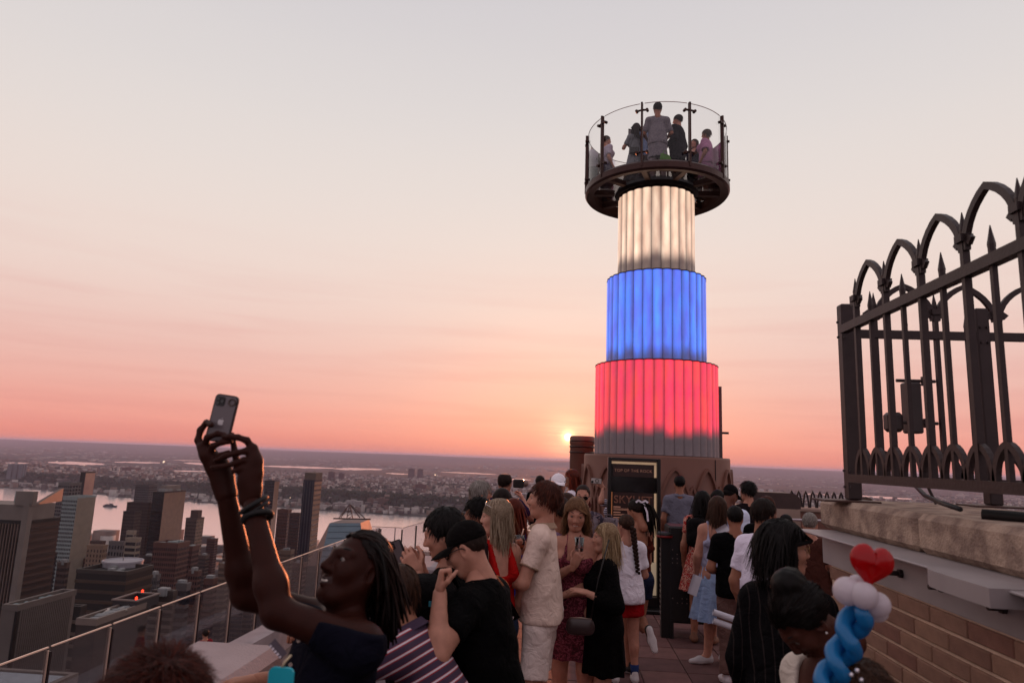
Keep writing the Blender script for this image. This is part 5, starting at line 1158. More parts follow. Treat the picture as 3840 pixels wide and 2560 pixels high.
        arms[s] = dict(S=S, E=E, T=T, fd=fd, fdir=fdir, palm=A_(pf) if pf is not None else -Rc*s, pose=(spec.get('pose', 'relax') if isinstance(spec, dict) else 'relax'), hand=not (isinstance(spec, dict) and spec.get('nohand')))
    rec['arms'] = arms
    aw = build**.5*(.9 if f_ else 1.)*armw
    def arm(s, i=0., end=2., flare=0.):
        a = arms[s]; pr = [cone(a['S'], a['S']+(a['E']-a['S'])*min(1, end), (.0315)*H*aw+i, (.0315-.0065*min(1, end))*H*aw+i+flare, .03)]
        if end > 1: pr.append(cone(a['E'], a['E']+(a['T']-a['E'])*(end-1), .0265*H*aw+i, (.0265-.0095*(end-1))*H*aw+i+flare, .02)); pr.append(ell(a['E']+(a['T']-a['E'])*.25*(end-1), A_((1, 1, 1))*.026*H*aw+i, .03))
        return pr
    lj = {}
    for s in (-1, 1):
        kn = hipj[s]+A_((0, 0, -.245*H))+Rt*s*.008*H+F*.012*H; an = A_((0, 0, .045*H))+Rt*s*.062*H-F*.01*H; ft = F*1.0+Rt*s*.18
        if legs and s in legs: kn, an, ft = legs[s](hipj[s], H, F, Rt)
        lj[s] = (hipj[s], A_(kn), A_(an), nrm(ft))
    rec['lj'] = lj; lw = build**.6*(1.04 if f_ else 1.)
    def leg(s, i=0., end=2., flare=0.):
        h, k, a, _ = lj[s]; pr = [cone(h, h+(k-h)*min(1, end), .056*H*lw+i, (.056-.021*min(1, end))*H*lw+i+flare, .035)]
        if end > 1: pr += [cone(k, k+(a-k)*(end-1), .034*H*lw+i, (.034-.013*(end-1))*H*lw+i+flare, .02), ell(k+(a-k)*.28*min(1, end-1)-F*.012*H, A_((.030, .032, .05))*H*lw+i, .03)]
        return pr
    # body: one skin surface
    g = Geo(); pr = torso()+arm(-1)+arm(1)
    if not noleg: pr += leg(-1)+leg(1)
    for s in (-1, 1):
        if not noleg: pr.append(cone(lj[s][2], lj[s][2]+lj[s][3]*.06*H-U*.02*H, .02*H, .016*H, .02))
    pr.append(cone(nb-u*.01*H, hO-hR[:, 2]*.045*H-hR[:, 1]*.012*H, .033*H*(.88 if f_ else 1), .030*H*(.88 if f_ else 1), .03))
    g.add(*sdf(pr, v)); HV, HF, HM_ = head_mesh(hv, sex, smile); g.add(hO+(HV*hs) @ hR.T, HF, HM_)
    for s in (-1, 1):
        a = arms[s]
        if not a['hand']: continue
        V, F4 = hand_mesh(a['pose'], .0042 if Y < 4 else .006 if Y < 6.5 else .0085); V = V.copy()
        if s > 0: V[:, 0] *= -1; F4 = F4[:, ::-1]
        g.add(a['T']+(V*(H/1.76)) @ frame(a['fdir'], -a['palm']).T, F4)
    if xb: g.add(*sdf([('c', q[1]-root, q[2]-root)+q[3:] if q[0] == 'c' else ('e', q[1]-root)+q[2:] for q in xb], .003))
    body = g.build('body', skin(tone), e); rec['body'] = body
    for c in clothes: wear(rec, c, torso, arm, leg, v, seed)
    if feet and not noleg:
        SV, SF, SM = shoe_mesh(.011 if Y < 8 else .016)
        nm, c1, c2 = shoes; sm = [mat('shoe_%d_%d_%d' % c1, c1, .6, .06, 20), mat('sole_%d_%d_%d' % c2, c2, .6, .05, 20)]
        for s in (-1, 1):
            h, k, a, ft = lj[s]; g = Geo(); fl = A_(ft); sh_ = nrm(a-k); 
            up = U if abs(fl[2]) < .3 else -sh_
            Rm = frame(fl, up); g.add(a-Rm[:, 2]*.045*H+fl*.02*H+(SV*(H/1.72)) @ Rm.T, SF, SM); g.build(nm, sm, e)
    if hair: hair = dict(hair); rec['hair'] = build_hair(rec, e, seed=seed, **hair)
    return rec
def wear(rec, c, torso, arm, leg, v, seed):
    kind = c[0]; m = c[1]; o = c[2] if len(c) > 2 else {}; H, u, F, R, pel, nb = (rec[k] for k in ('H', 'u', 'F', 'R', 'pel', 'nb')); e = rec['e']; v = o.get('v', v); U = A_((0, 0, 1))
    al = lambda V: (V-pel) @ u
    if kind in ('shirt', 'tank'):
        i = o.get('i', .013); hem = o.get('hem', -.04); pr = torso(i, o.get('loose', .012)); end = o.get('sleeve', .6)
        if hem < -.03: pr.append(cone(pel+u*hem*H, pel+u*.1*H, .100*H+i+.008+o.get('flare', 0), .092*H+i, .05, (F, .74)))
        nl = o.get('neck', .300); nf = o.get('nf', .35)
        if kind == 'shirt':
            for s in (-1, 1):
                pr += arm(s, i*.8, end, o.get('cuff', .008))
                a = rec['arms'][s]; cp = a['S']+(a['E']-a['S'])*end if end <= 1 else a['E']+(a['T']-a['E'])*(end-1); n_ = nrm(a['E']-a['S']) if end <= 1 else a['fd']; pr.append(cut(cp, n_, .085 if end <= 1 else .048))
        else:
            top = o.get('top', .20)
            pr = [p for p in pr if not (p[0] == 'c' and p[5] in (.03,))][:]
            pr = [p for p in pr if not (p[0] == 'c' and abs(p[3]-(.0345*H+i)) < 1e-6)]
        w0 = wrinkle(o.get('wr', .0022), seed+3, o.get('fz', 24))
        def post(D, X, Y, Z):
            D = w0(D, X, Y, Z); q = (X-pel[0])*u[0]+(Y-pel[1])*u[1]+(Z-pel[2])*u[2]; yf = (X-pel[0])*F[0]+(Y-pel[1])*F[1]+(Z-pel[2])*F[2]
            D = np.maximum(D, hem*H-q); 
            if kind == 'tank':
                xr = np.abs((X-pel[0])*R[0]+(Y-pel[1])*R[1]+(Z-pel[2])*R[2]); st = o.get('strap', (.045, .075)); lim = np.where((xr > st[0]*H) & (xr < st[1]*H), .32*H, o.get('top', .20)*H+o.get('vee', 0)*xr); D = np.maximum(D, q-lim)
            else:
                xr = (X-pel[0])*R[0]+(Y-pel[1])*R[1]+(Z-pel[2])*R[2]; rad = np.sqrt(xr**2+(yf-o.get('nfwd', .006)*H)**2*.85); D = np.maximum(D, np.where(q > .2*H, o.get('nr', .041)*H-rad, -1)); D = np.maximum(D, q-.318*H)
            return D
        if kind == 'tank':
            st = o.get('strap', (.045, .075)); sx = (st[0]+st[1])/2
            for s in (-1, 1): 
                for sg in (-1, 1): pr.append(cone(nb+R*s*sx*H+u*(-.005)*H, nb+R*s*sx*H*1.05-u*.10*H+F*sg*.055*H, .030*H+.006, .03*H+.006, .02))
        V, Q = sdf(pr, v, post, o.get('sm', 1)); g = Geo(); g.add(V, Q, 0, al(V)); ob = g.build(o.get('name', 'shirt'), m, e)
        if o.get('collar'):
            cm = o['collar'] if o['collar'] is not True else m; g = Geo(); b = MB(); hn = nrm(rec['hO']-nb); n = 28; vs_ = []; rn = .0365*H+.008
            for (dz, dr) in ((-.012, .010), (.020, -.001), (.026, .002), (.022, .006), (-.010, .026)):
                for k in range(n):
                    a = 2*math.pi*k/n; ca, sa = math.cos(a), math.sin(a); fr = max(0, sa)
                    vs_.append(nb+u*.016*H+hn*(dz-.020*fr-.002)+R*ca*(rn+dr)*1.05+F*(sa*(rn+dr)*1.05+.002))
            b.add(vs_, [(j*n+k, j*n+(k+1) % n, (j+1)*n+(k+1) % n, (j+1)*n+k) for j in range(4) for k in range(n)]); g.mb(b); g.build('collar', cm, ob)
        return ob
    if kind in ('pants', 'shorts'):
        end = o.get('end', 1.93 if kind == 'pants' else .8); i = o.get('i', .014); fl = o.get('flare', .012 if kind == 'shorts' else .012); pr = [p for p in torso(i, 0, False) if p[0] == 'c' and p[5] == .05][1:2]+[p for p in torso(i, 0, False) if p[0] == 'e']
        for s in (-1, 1):
            pr += leg(s, i, end, fl); h, k, a, _ = rec['lj'][s]; cp = h+(k-h)*end if end <= 1 else k+(a-k)*(end-1); pr.append(cut(cp, nrm(k-h) if end <= 1 else nrm(a-k), .13 if end <= 1 else .10))
        w0 = wrinkle(o.get('wr', .003), seed+9, 20); tp = o.get('top', .06)
        def post(D, X, Y, Z): D = w0(D, X, Y, Z); q = (X-pel[0])*u[0]+(Y-pel[1])*u[1]+(Z-pel[2])*u[2]; return np.maximum(D, q-tp*H)
        V, Q = sdf(pr, v, post, 1); g = Geo(); g.add(V, Q, 0, al(V)); return g.build(kind if kind == 'shorts' else 'trousers', m, e)
    if kind == 'skirt':
        z0, z1 = o.get('top', .08), o.get('hem', -.25); n = 72; rings = 16; fo = o.get('folds', 11); ph = seed*1.7; vs_ = []; a_ = []
        for j in range(rings+1):
            t = j/rings; q = z0+(z1-z0)*t; rad = (o.get('r0', .080)+(o.get('r1', .13)-o.get('r0', .080))*(t**o.get('pw', .7)))*H; am = o.get('amp', .10)*t**1.2
            for k in range(n):
                a = 2*math.pi*k/n; rr = rad*(1+am*math.sin(fo*a+ph+.8*math.sin(2*a+ph))+am*.4*math.sin(fo*1.7*a+2*ph)); dz = .006*math.sin(fo*a*.5+ph)*t
                c0 = pel+(u*q if q > 0 else U*q)*H; vs_.append(c0+R*rr*math.cos(a)+F*rr*.80*math.sin(a)+U*dz); a_.append(q*H)
        Fq = [(j*n+k, (j+1)*n+k, (j+1)*n+(k+1) % n, j*n+(k+1) % n) for j in range(rings) for k in range(n)]
        g = Geo(); g.add(vs_, Fq, 0, np.array(a_)); return g.build(o.get('name', 'skirt'), m, e)
# ---- things worn on the head
def hl(rec, p): return rec['hO']+(rec['hR'] @ (A_(p)*rec['hs']))
def put_head(rec, b, name, mats, smooth=True, parent=None):
    g = Geo(); o = 0; V = A_(b.v); g.mb(b); g.M = [np.array([0])]*0 or g.M
    mi = []
    for f, m_ in zip(b.f, b.m): mi += [m_]*(1 if len(f) <= 4 else len(f)-2)
    g.M = [np.array(mi)]; g.V = [rec['hO']+(x*rec['hs']) @ rec['hR'].T for x in g.V]; return g.build(name, mats, parent or rec['e'], smooth)
def glasses(rec, m, lens=None, up=0, name='glasses', r=.021, tub=.0016, dark=None):
    b = MB(); y = .100; z = .006
    for s in (-1, 1):
        c = A_((s*.032, y, z)); pts = [c+A_((r*1.12*math.cos(a), -abs(math.cos(a))*0-.004*(1 if s*math.cos(a) > 0 else 0)*abs(math.cos(a)), r*.85*math.sin(a))) for a in np.linspace(0, 2*math.pi, 15)]
        b.tube(pts, tub, 6)
        if lens is not None: b.add(pts[:-1], [tuple(range(14))], 1)
        b.tube([(s*.056, y-.003, z+.006), (s*.075, .06, z+.008), (s*.080, .0, z+.008), (s*.080, -.018, z-.006)], tub*1.15, 6)
    b.tube([(-.011, y, z+.004), (0, y+.003, z+.008), (.011, y, z+.004)], tub, 6)
    if up: M = Matrix.Rotation(R_(-38), 3, 'X'); b.v = [tuple(M @ Vector((p[0]*1.1, p[1], p[2]))+Vector((0, -.035, .078+up))) for p in b.v]
    return put_head(rec, b, name, [m, lens or m])
def cap(rec, m, logo=None, back=False, brim=.10):
    pr = [ell((0, -.012, .046), (.082, .101, .088), .01)]
    def post(D, X, Y, Z): return np.maximum(D, (.030+.10*np.maximum(0, -Y-.02)*-.2+.0*X)-Z)
    V, F = sdf(pr, .006, post, 1); g = Geo(); g.add(V, F)
    n = 20; vs_ = []
    for j in range(6):
        t = j/5
        for k in range(n+1):
            a = math.pi*(.10+.80*k/n); ca, sa = math.cos(a), math.sin(a); x = .080*ca*(1+.04*t); y = -.012+.099*sa+brim*t*sa**.6; vs_.append((x, y, .040-.022*t*t-.20*(x**2)/.08*t*.8))
    nn = n+1; top = vs_; bot = [(x, y, z-.004) for x, y, z in vs_]; Fq = [(j*nn+k, j*nn+k+1, (j+1)*nn+k+1, (j+1)*nn+k) for j in range(5) for k in range(n)]
    N6 = len(top); g.add(top+bot, Fq+[tuple(i+N6 for i in f[::-1]) for f in Fq]+[(5*nn+k, 5*nn+k+1, N6+5*nn+k+1, N6+5*nn+k) for k in range(n)])
    g.V = [rec['hO']+(x*rec['hs']) @ rec['hR'].T for x in g.V]; o = g.build('cap', m, rec['e']); b = MB(); b.lathe([(.009, 0), (.007, .006), (.001, .008)], (0, -.012, .132), 10); put_head(rec, b, 'button', m, parent=o); return o
def tubeobj(name, pts, r, m, parent=None, n=8, loc=(0, 0, 0), flatv=None):
    b = MB()
    if flatv: b.bar(pts, flatv[0], flatv[1], up=flatv[2])
    else: b.tube(pts, r, n)
    return b.build(name, m, parent, loc, smooth=True)
# ================================================================ the crowd
navy, blackc = cloth('navy', (15, 15, 27)), cloth('black', (8, 7, 8))
jean = cloth('jeans', (38, 46, 66)); whitec = cloth('white', (226, 218, 228)); pwhite = cloth('palewhite', (176, 184, 206))
DK = mat('dark_frame', (16, 13, 13), .3, 0); GOLD = mat('gold_frame', (168, 132, 92), .3, 0, metal=.8); LENS = glassmat('lens_clear', (.9, .9, .9, 1), .06); SLENS = mat('lens_dark', (14, 10, 12), .1, 0, spec=.8); BLENS = mat('lens_blue', (40, 150, 180), .06, 0, metal=.9)
short = lambda c, **k: dict(dict(kind='short', col=c, L=.045, thick=.012, N=420, w=.0045), **k)
long_ = lambda c, n=.16, **k: dict(dict(kind='long', col=c, L=.16+n*.85, thick=.014, N=620, grav=.5, lift=.05, front=.07, w=.0075, part=.008, mass=longmass(n)), **k)
SUITE = 'crowd on the deck'
# --- the man taking a picture with both arms raised
def hp(cx, cy, dY=0.): return A_(P(700+cx/2.614, 1400+cy/2.614, 2.1+dY*1.05))
def chain(pts, r0, r1, k=.006):
    q = [hp(*p) for p in pts]; n = len(q)-1; return [cone(q[i], q[i+1], r0+(r1-r0)*i/n, r0+(r1-r0)*(i+1)/n, k) for i in range(n)]
XB = []
# far hand: palm behind the phone's lower left, four fingers curled over its edge
XB += chain([(385, 1190, .02), (345, 1060, .02), (280, 920, .01), (215, 800, 0), (170, 715, 0)], .030, .021, .02) + chain([(385, 1160, .02), (360, 1000, .02), (330, 880, .01)], .028, .024, .02)
XB += chain([(150, 740, 0), (112, 655, 0), (135, 555, .005), (195, 480, .01), (245, 505, -.012)], .0115, .0085)
XB += chain([(165, 730, -.005), (205, 625, -.02), (300, 590, -.028), (372, 600, -.024)], .0112, .0078)
XB += chain([(215, 800, -.005), (260, 710, -.022), (350, 675, -.03), (430, 668, -.026)], .0108, .0076)
XB += chain([(270, 880, -.005), (330, 800, -.022), (410, 770, -.026)], .0100, .0072)
# near hand: reaching across, thumb and fingertips pinching the phone's lower right corner
XB += chain([(625, 1250, -.02), (640, 1120, -.02), (660, 980, -.02), (668, 860, -.02), (645, 740, -.02)], .0285, .018, .02) + chain([(610, 1200, -.02), (590, 1050, -.025), (575, 950, -.03)], .026, .020, .02)
XB += chain([(640, 730, -.02), (590, 655, -.03), (500, 625, -.035), (420, 618, -.035), (366, 622, -.03)], .0112, .0076)
XB += chain([(655, 800, -.02), (580, 760, -.035), (490, 778, -.042), (380, 808, -.042), (285, 852, -.036)], .0110, .0074)
XB += chain([(640, 880, -.022), (560, 850, -.04), (470, 880, -.046), (380, 905, -.044), (255, 918, -.038)], .0105, .0072)
XB += chain([(610, 960, -.024), (540, 930, -.044), (455, 960, -.046)], .0100, .0075)
XB += chain([(590, 1060, -.02), (500, 930, -.005), (470, 760, .0), (445, 600, .0)], .0125, .0085)
SA = human('person in navy short-sleeved shirt raising both arms to hold up a phone', 1392, 2002, 2.22, face=-127, lean=(-13, 0), build=1.12, head=(-12, 26, 2), nlen=.094, shrug=.03, armw=.9, hscale=.98, alen=(.146, .178), tone='dark', smile=True, headv=.003, vb=.007, xb=XB, seed=4, neck=8,
    L=dict(w=P(948, 1900, 2.06), pole=(0, -.35, -1), nohand=True), R=dict(w=P(850, 1862, 2.12), pole=(-.85, -.2, -.5), nohand=True),
    clothes=[('shirt', navy, dict(sleeve=.52, hem=-.05, i=.014, cuff=.006, collar=True, wr=.006))],
    hair=dict(kind='dread', col='dread', L=.21, thick=.008, N=240, grav=.34, lift=.10, front=.082, side=.035, rope=.0048, back=.22, low=-.05), noleg=True)
for k, (cx, cy, sl_, ln) in enumerate(((660, 1285, -.35, .75), (668, 1340, -.2, .8), (690, 1405, -.22, .9))):
    c = Vector(hp(cx+((0, 6, 4)[k]), cy, -.042)); d = Vector(SA['arms'][-1]['fd']); M = Vector(frame(d, (0, 0, 1))[:, 0]); Z_ = d.cross(M); n = 20
    pts = [c+(M*math.cos(a)+Z_*math.sin(a))*.039+d*(.016*math.cos(a)*(1 if k < 2 else -.3)) for a in np.linspace(0, 2*math.pi, n)]
    tubeobj('bracelet', pts, (.0075, .005, .010)[k], mat('bracelet', (12, 10, 11), .6, .2, 60), SA['e'], loc=(0, 0, 0)).location = -Vector(SA['root'])
# buttons and a little badge card on his chest
for (px, py) in ((1120, 2400), (1090, 2490)):
    MB().lathe([(.001, .003), (.0055, .003), (.0055, 0)], n=12).build('button', mat('button', (170, 150, 140), .4), SA['e'], P(px, py, 1.98)-Vector(SA['root'])).rotation_euler = (R_(90), 0, 0)
pb = P(1042, 2432, 1.97); M = Matrix.Rotation(R_(42), 3, 'Y'); q = MB(); q.box((0, 0, 0), (.052, .003, .024), M=M); q.build('ribbon_bar', mat('ribbon', (96, 86, 96), .6), SA['e'], pb-Vector(SA['root']))
for i in range(5): MB().box(M @ Vector((-.02+i*.010, -.003, -.008)), (.006, .002, .006), M=M).build('ribbon_stud', whitec, SA['e'], pb-Vector(SA['root']))
def rounded(w, h, r, n=5): return [(sx*(w/2-r)+r*math.cos(a), sz*(h/2-r)+r*math.sin(a)) for sx, sz, a0 in ((1, 1, 0), (-1, 1, 90), (-1, -1, 180), (1, -1, 270)) for a in np.radians(np.linspace(a0, a0+90, n))]
def slab(w, h, r, y0, y1, c=(0, 0)):
    pts = rounded(w, h, r); n = len(pts); return MB().add([(x+c[0], y0, z+c[1]) for x, z in pts]+[(x+c[0], y1, z+c[1]) for x, z in pts], [tuple(range(n)), tuple(range(n, 2*n))[::-1]]+[(i, n+i, n+(i+1) % n, (i+1) % n) for i in range(n)])
def phone(label, c, x, z, lit=False, group=None, back=(96, 88, 92), ring=False, logo=False, scale=1):
    """x, z: right and up directions of the phone as seen from the camera side"""
    x = Vector(x).normalized(); z = Vector(z); z = (z-x*z.dot(x)).normalized(); y = z.cross(x); e = empty('phone', c, label, 'phone', group)
    e.matrix_world = Matrix.Translation(Vector(c)) @ Matrix((x, y, z)).transposed().to_4x4() @ Matrix.Scale(scale, 4)
    slab(.078, .152, .014, -.004, .0045).build('case', mat('phone_case', (22, 18, 20), .35, 0), e); slab(.070, .143, .011, -.0056, -.0035).build('back', mat('phone_back_%d' % back[0], back, .25, .04, 10), e)
    cb = slab(.030, .031, .008, -.0075, -.0052, (-.017, .053)).build('camera_bump', mat('phone_case', (22, 18, 20)), e)
    for dx, dz in ((-.024, .060), (-.010, .053), (-.024, .046)): b = MB().lathe([(.001, .002), (.005, .002), (.0058, 0)], n=14).build('lens', SLENS, cb, (dx, -.0076, dz)); b.rotation_euler = (R_(90), 0, 0)
    slab(.070, .146, .011, .0046, .0052).build('screen', mat('screen_lit', (150, 120, 110), .2, 0, emit=(210, 150, 130), estr=.35) if lit else mat('screen_off', (12, 12, 14), .15, 0), e)
    if ring: b = MB().lathe([(.0085, 0), (.0085, .003), (.0125, .003), (.0125, 0)], n=20).build('grip_ring', mat('ring_brown', (70, 52, 48), .4), e, (.022, -.006, .054)); b.rotation_euler = (R_(90), 0, 0)
    if logo:                                     # the light fruit mark on the back
        body = [(.0, .0062), (.0035, .0078), (.0075, .0066), (.0094, .0036), (.0078, .0012), (.0074, -.0020), (.0090, -.0052), (.0066, -.0096), (.0034, -.0106), (.0, -.0092), (-.0034, -.0106), (-.0066, -.0094), (-.0092, -.0048), (-.0098, .0005), (-.0085, .0050), (-.0050, .0078), (-.002, .0072)]
        leaf = [(.0004, .0092), (.0028, .0106), (.0042, .0142), (.0012, .0126)]
        for pts in (body, leaf): n = len(pts); MB().add([(a, -.0060, b-.012) for a, b in pts], [tuple(range(n))]).build('back_mark', mat('back_mark', (196, 190, 192), .3, 0), e)
    return e
TL, TR = P(811, 1473, 2.13), P(897, 1486, 2.13); BL = P(771, 1651, 2.12); ctr = (TR+BL)/2
phone('grey phone in a dark case held up in both raised hands', ctr, TR-TL, TL-BL, back=(104, 94, 98), ring=True, logo=True)
# --- near left
CURL = human('person in dark shirt at the bottom left edge, seen from behind', 600, 2432, 1.5, face=-50, tone='tan', vb=.012, headv=.005, noleg=True, clothes=[('shirt', cloth('brownshirt', (60, 40, 36)))], seed=8, top_extra=.03,
    hair=dict(kind='curly', col='rustcurl', L=.055, thick=.044, N=6500, curl=9, lift=1.1, grav=.12, front=.05, side=-.02, low=-.09, w=.0026, v=.008))
STR = stripes('striped', [(0, (62, 44, 66)), (.40, (62, 44, 66)), (.62, (150, 30, 44)), (.74, (206, 192, 200)), (.93, (150, 30, 44))], 1/.036)
C_ = human('person in purple polo with white and red stripes leaning over the parapet', 1470, 2125, 2.95, face=-78, lean=(31, 0), head=(0, -12, 0), tone='tan', vb=.009, noleg=True, clothes=[('shirt', STR, dict(sleeve=.6, i=.016, hem=-.06, collar=True))], seed=2,
    L=dict(w=P(905, 2560, 2.55), pole=(.2, -.4, -1), pose='relax', palm=(0, 0, -1)), R=dict(w=P(985, 2470, 2.75), pole=(0, .4, -1), pose='grip', fdir=(-.35, -.1, .8), palm=(-.6, -.5, 0)), hair=short('brown', L=.09, N=500, grav=.4))
phone('phone in the hand of the striped polo wearer at the parapet', Vector(C_['root'])+Vector(C_['arms'][1]['T'])+Vector((-.03, -.02, .05)), (.25, .95, .05), (-.5, 0, 1), back=(150, 128, 132))
badge = empty('lanyard_badge', P(1052, 2562, 1.72), 'bright cyan tag hanging at the bottom of the picture', 'tag'); slab(.062, .075, .014, -.004, .004).build('card', mat('cyan_tag', (40, 176, 196), .35, .05), badge); MB().bb(-.012, .012, -.0055, -.0045, -.03, .0).build('print', mat('tag_print', (16, 60, 70), .5), badge); tubeobj('cord', [(0, 0, .037), (.006, 0, .05), (.012, .02, .06)], .003, mat('cord_cream', (190, 170, 140), .6), badge)
# --- left middle
D_ = human('person in black tee looking down at a phone, left of the black cap', 1648, 1916, 3.5, face=-82, lean=(6, 0), head=(0, -16, 0), tone='fair', noleg=True, clothes=[('shirt', blackc, dict(sleeve=.6))], seed=5,
    L=dict(w=P(1566, 2150, 3.3), pole=(.4, -.3, -1), pose='hold', fdir=(-.55, -.1, .8), palm=(-.3, .9, .2)), R=dict(w=P(1580, 2135, 3.5), pole=(.2, .5, -1), pose='hold', fdir=(-.6, 0, .7), palm=(-.2, -.9, .2)),
    hair=dict(kind='bowl', col='black', L=.038, thick=.016, N=900, grav=.25, lift=.12, front=.058, side=-.010, low=-.045, w=.0055, fringe=.3))
phone('phone held by the person in black tee left of the black cap', P(1500, 2082, 3.36), (.75, -.5, .3), (-.5, 0, .8), lit=True)
MB().bevbox((0, 0, 0), (.03, .05, .035), .006).build('wristwatch', mat('watch_dark', (20, 24, 28), .3, metal=.4), D_['e'], Vector(D_['arms'][-1]['T'])+Vector((.01, -.01, -.02)))
def backpack(label, c, yaw, col, size=(.30, .16, .42), tags=(), tagcol=(60, 150, 170), cat='backpack', handle=True):
    e = empty('backpack', c, label, cat); m = cloth('bag_%d_%d' % (col[0], int(size[0]*100)), col, .7); w, d, h = size; Rm = np.array(Matrix.Rotation(R_(-yaw), 3, 'Z'))
    pr = [cone((x, 0, z0), (x, 0, z1), d*.5, d*.46, .05) for x, z0, z1 in ((-w/2+d*.45, d*.5, h-d*.5), (0, d*.5, h-d*.42), (w/2-d*.45, d*.5, h-d*.5))]+[ell((0, -d*.42, h*.32), (w*.36, d*.3, h*.26), .03)]
    V, F = sdf(pr, .012, wrinkle(.002, 3)); g = Geo(); g.add(V @ Rm.T, F); g.build('pouch', m, e)
    for s in (-1, 1): tubeobj('shoulder_strap', [Vector(Rm @ A_(q)) for q in ((s*w*.28, d*.3, h*.93), (s*w*.32, d*.55, h*1.0), (s*w*.36, d*1.1, h*.86), (s*w*.36, d*1.15, h*.6), (s*w*.34, d*.5, h*.2))], .014, m, e)
    if handle: tubeobj('top_handle', [Vector(Rm @ A_(q)) for q in ((-.04, 0, h-.02), (-.03, 0, h+.03), (.03, 0, h+.03), (.04, 0, h-.02))], .008, m, e)
    for (tx, ty, tz, sx, sz) in tags: MB().box(Vector(Rm @ A_((tx, ty, tz))), (sx, .006, sz), -R_(yaw)).build('tag_patch', mat('tag_%d' % tagcol[1], tagcol, .6), e)
    return e
backpack('black daypack with cyan tabs between the striped polo and the black cap wearer', P(1575, 2625, 3.15), 0, (16, 14, 15), (.30, .18, .52), ((.055, -.095, .42, .045, .022), (.09, -.10, .20, .042, .026), (.02, -.10, .17, .03, .03)), handle=False)
E_ = human('person in black cap, glasses and black polo, fist raised to the chin', 1722, 1962, 3.3, face=-74, lean=(8, 0), head=(-6, -24, 0), neck=14, tone='fair', build=1.14, noleg=True, seed=6, top_extra=.006, clothes=[('shirt', blackc, dict(sleeve=.62, collar=True, i=.018, wr=.006))],
    L=dict(w=P(1650, 2222, 3.02), pole=(.15, -.5, -1), pose='fist', fdir=(.0, .15, 1), palm=(1, .2, 0)), R=dict(l=(-.1, .16, -.16), pole=(0, 0, -1)), hair=dict(kind='short', col='buzz', L=.012, thick=.003, N=200, front=.06, low=-.045, w=.003))
cap(E_, cloth('capblack', (16, 13, 13))); glasses(E_, DK, LENS, r=.0205, tub=.0022)
G_ = human('person in red tank top and jeans with a dark bag strap across the back', 1864, 1876, 4.8, face=-42, head=(-50, 0, 0), sex='f', tone='pale', seed=7, clothes=[('tank', cloth('redtank', (168, 22, 20)), dict(top=.185, strap=(.030, .062), hem=.02, i=.010)), ('pants', jean, dict(end=1.9, i=.010, flare=.02, top=.055))],
    L=dict(l=(0, .16, -.2)), hair=long_('ashblonde', .10, L=.24, N=800, w=.006))
b = MB()
for s in (-1, 1): 
    pts = [(s*.030+.024*math.cos(a), .075, .088+.014*math.sin(a)) for a in np.linspace(0, 6.28, 13)]; b.tube(pts, .0035, 6); b.tube([(s*.054, .07, .09), (s*.082, .0, .055), (s*.082, -.03, .03)], .003, 6)
put_head(G_, b, 'sunglasses_on_head', mat('cream_frame', (206, 190, 180), .3))
a = Vector(G_['sj'][-1])+Vector((0, -.05, .05)); b2 = Vector(G_['pel'])+Vector((.17, -.10, .06))
st = tubeobj('bag_strap', [a+Vector((.05, .05, .02)), a.lerp(b2, .25)+Vector((0, -.075, .03)), a.lerp(b2, .6)+Vector((.02, -.07, 0)), b2], .02, cloth('strap', (28, 14, 16)), G_['e'], flatv=(.045, .006, (0, 1, 0)))
MB().bevbox(a.lerp(b2, .72)+Vector((.01, -.08, 0)), (.035, .006, .05), .004).build('strap_buckle', GOLD, G_['e'])
q = Vector(G_['toL'](P(1917, 2322, 4.68))); MB().add([(-.018, 0, .02), (.018, 0, .02), (.004, 0, -.03)], [(0, 1, 2)]).build('pocket_patch', mat('patch_tri', (190, 170, 170), .6), G_['e'], q)
human('person in blue shirt looking left, behind the black cap', 1796, 1874, 5.3, face=-88, tone='tan', seed=9, noleg=True, clothes=[('shirt', cloth('denimblue', (84, 104, 150)))], hair=dict(kind='curly', col='black', L=.06, thick=.022, N=900, curl=4, lift=.6, grav=.15, front=.05, w=.005))
human('person in pale blue patterned top, mostly hidden behind the black cap wearer', 1742, 1926, 6.2, face=-20, tone='fair', seed=10, noleg=True, clothes=[('shirt', floral('palefloral', [(120, 140, 196), (176, 186, 214), (96, 116, 180)], 40))], hair=short('darkbrown', L=.06))
H_ = human('person in thin glasses and grey-blue shirt facing right, behind the red tank top', 1806, 1806, 7.0, face=62, head=(8, 0, 0), tone='fair', seed=11, clothes=[('shirt', cloth('greyblue', (110, 112, 130)))], hair=dict(kind='short', col='grey', L=.07, thick=.018, N=700, lift=.35, grav=.3, front=.062, w=.0055)); glasses(H_, DK, LENS)
I_ = human('person in navy tee with a beige strap holding a camera to the eye', 1895, 1773, 8.5, face=14, tone='fair', seed=12, clothes=[('shirt', cloth('navytee', (30, 28, 62)), dict(sleeve=.7)), ('pants', jean)], R=dict(l=(-.02, .17, .03), pose='hold', pole=(.6, -.4, -1)), L=dict(l=(-.05, .18, -.02), pole=(-.6, -.4, -1), pose='hold'), hair=dict(kind='short', col='darkbrown', L=.025, thick=.008, N=420, bald=1.0, front=.075, w=.005))
tubeobj('camera_strap', [Vector(I_['sj'][1])+Vector((-.06, -.09, -.12)), Vector(I_['sj'][1])+Vector((-.07, -.05, .055)), Vector(I_['sj'][1])+Vector((-.06, .06, .03))], .015, cloth('strapbeige', (160, 136, 110)), I_['e'])
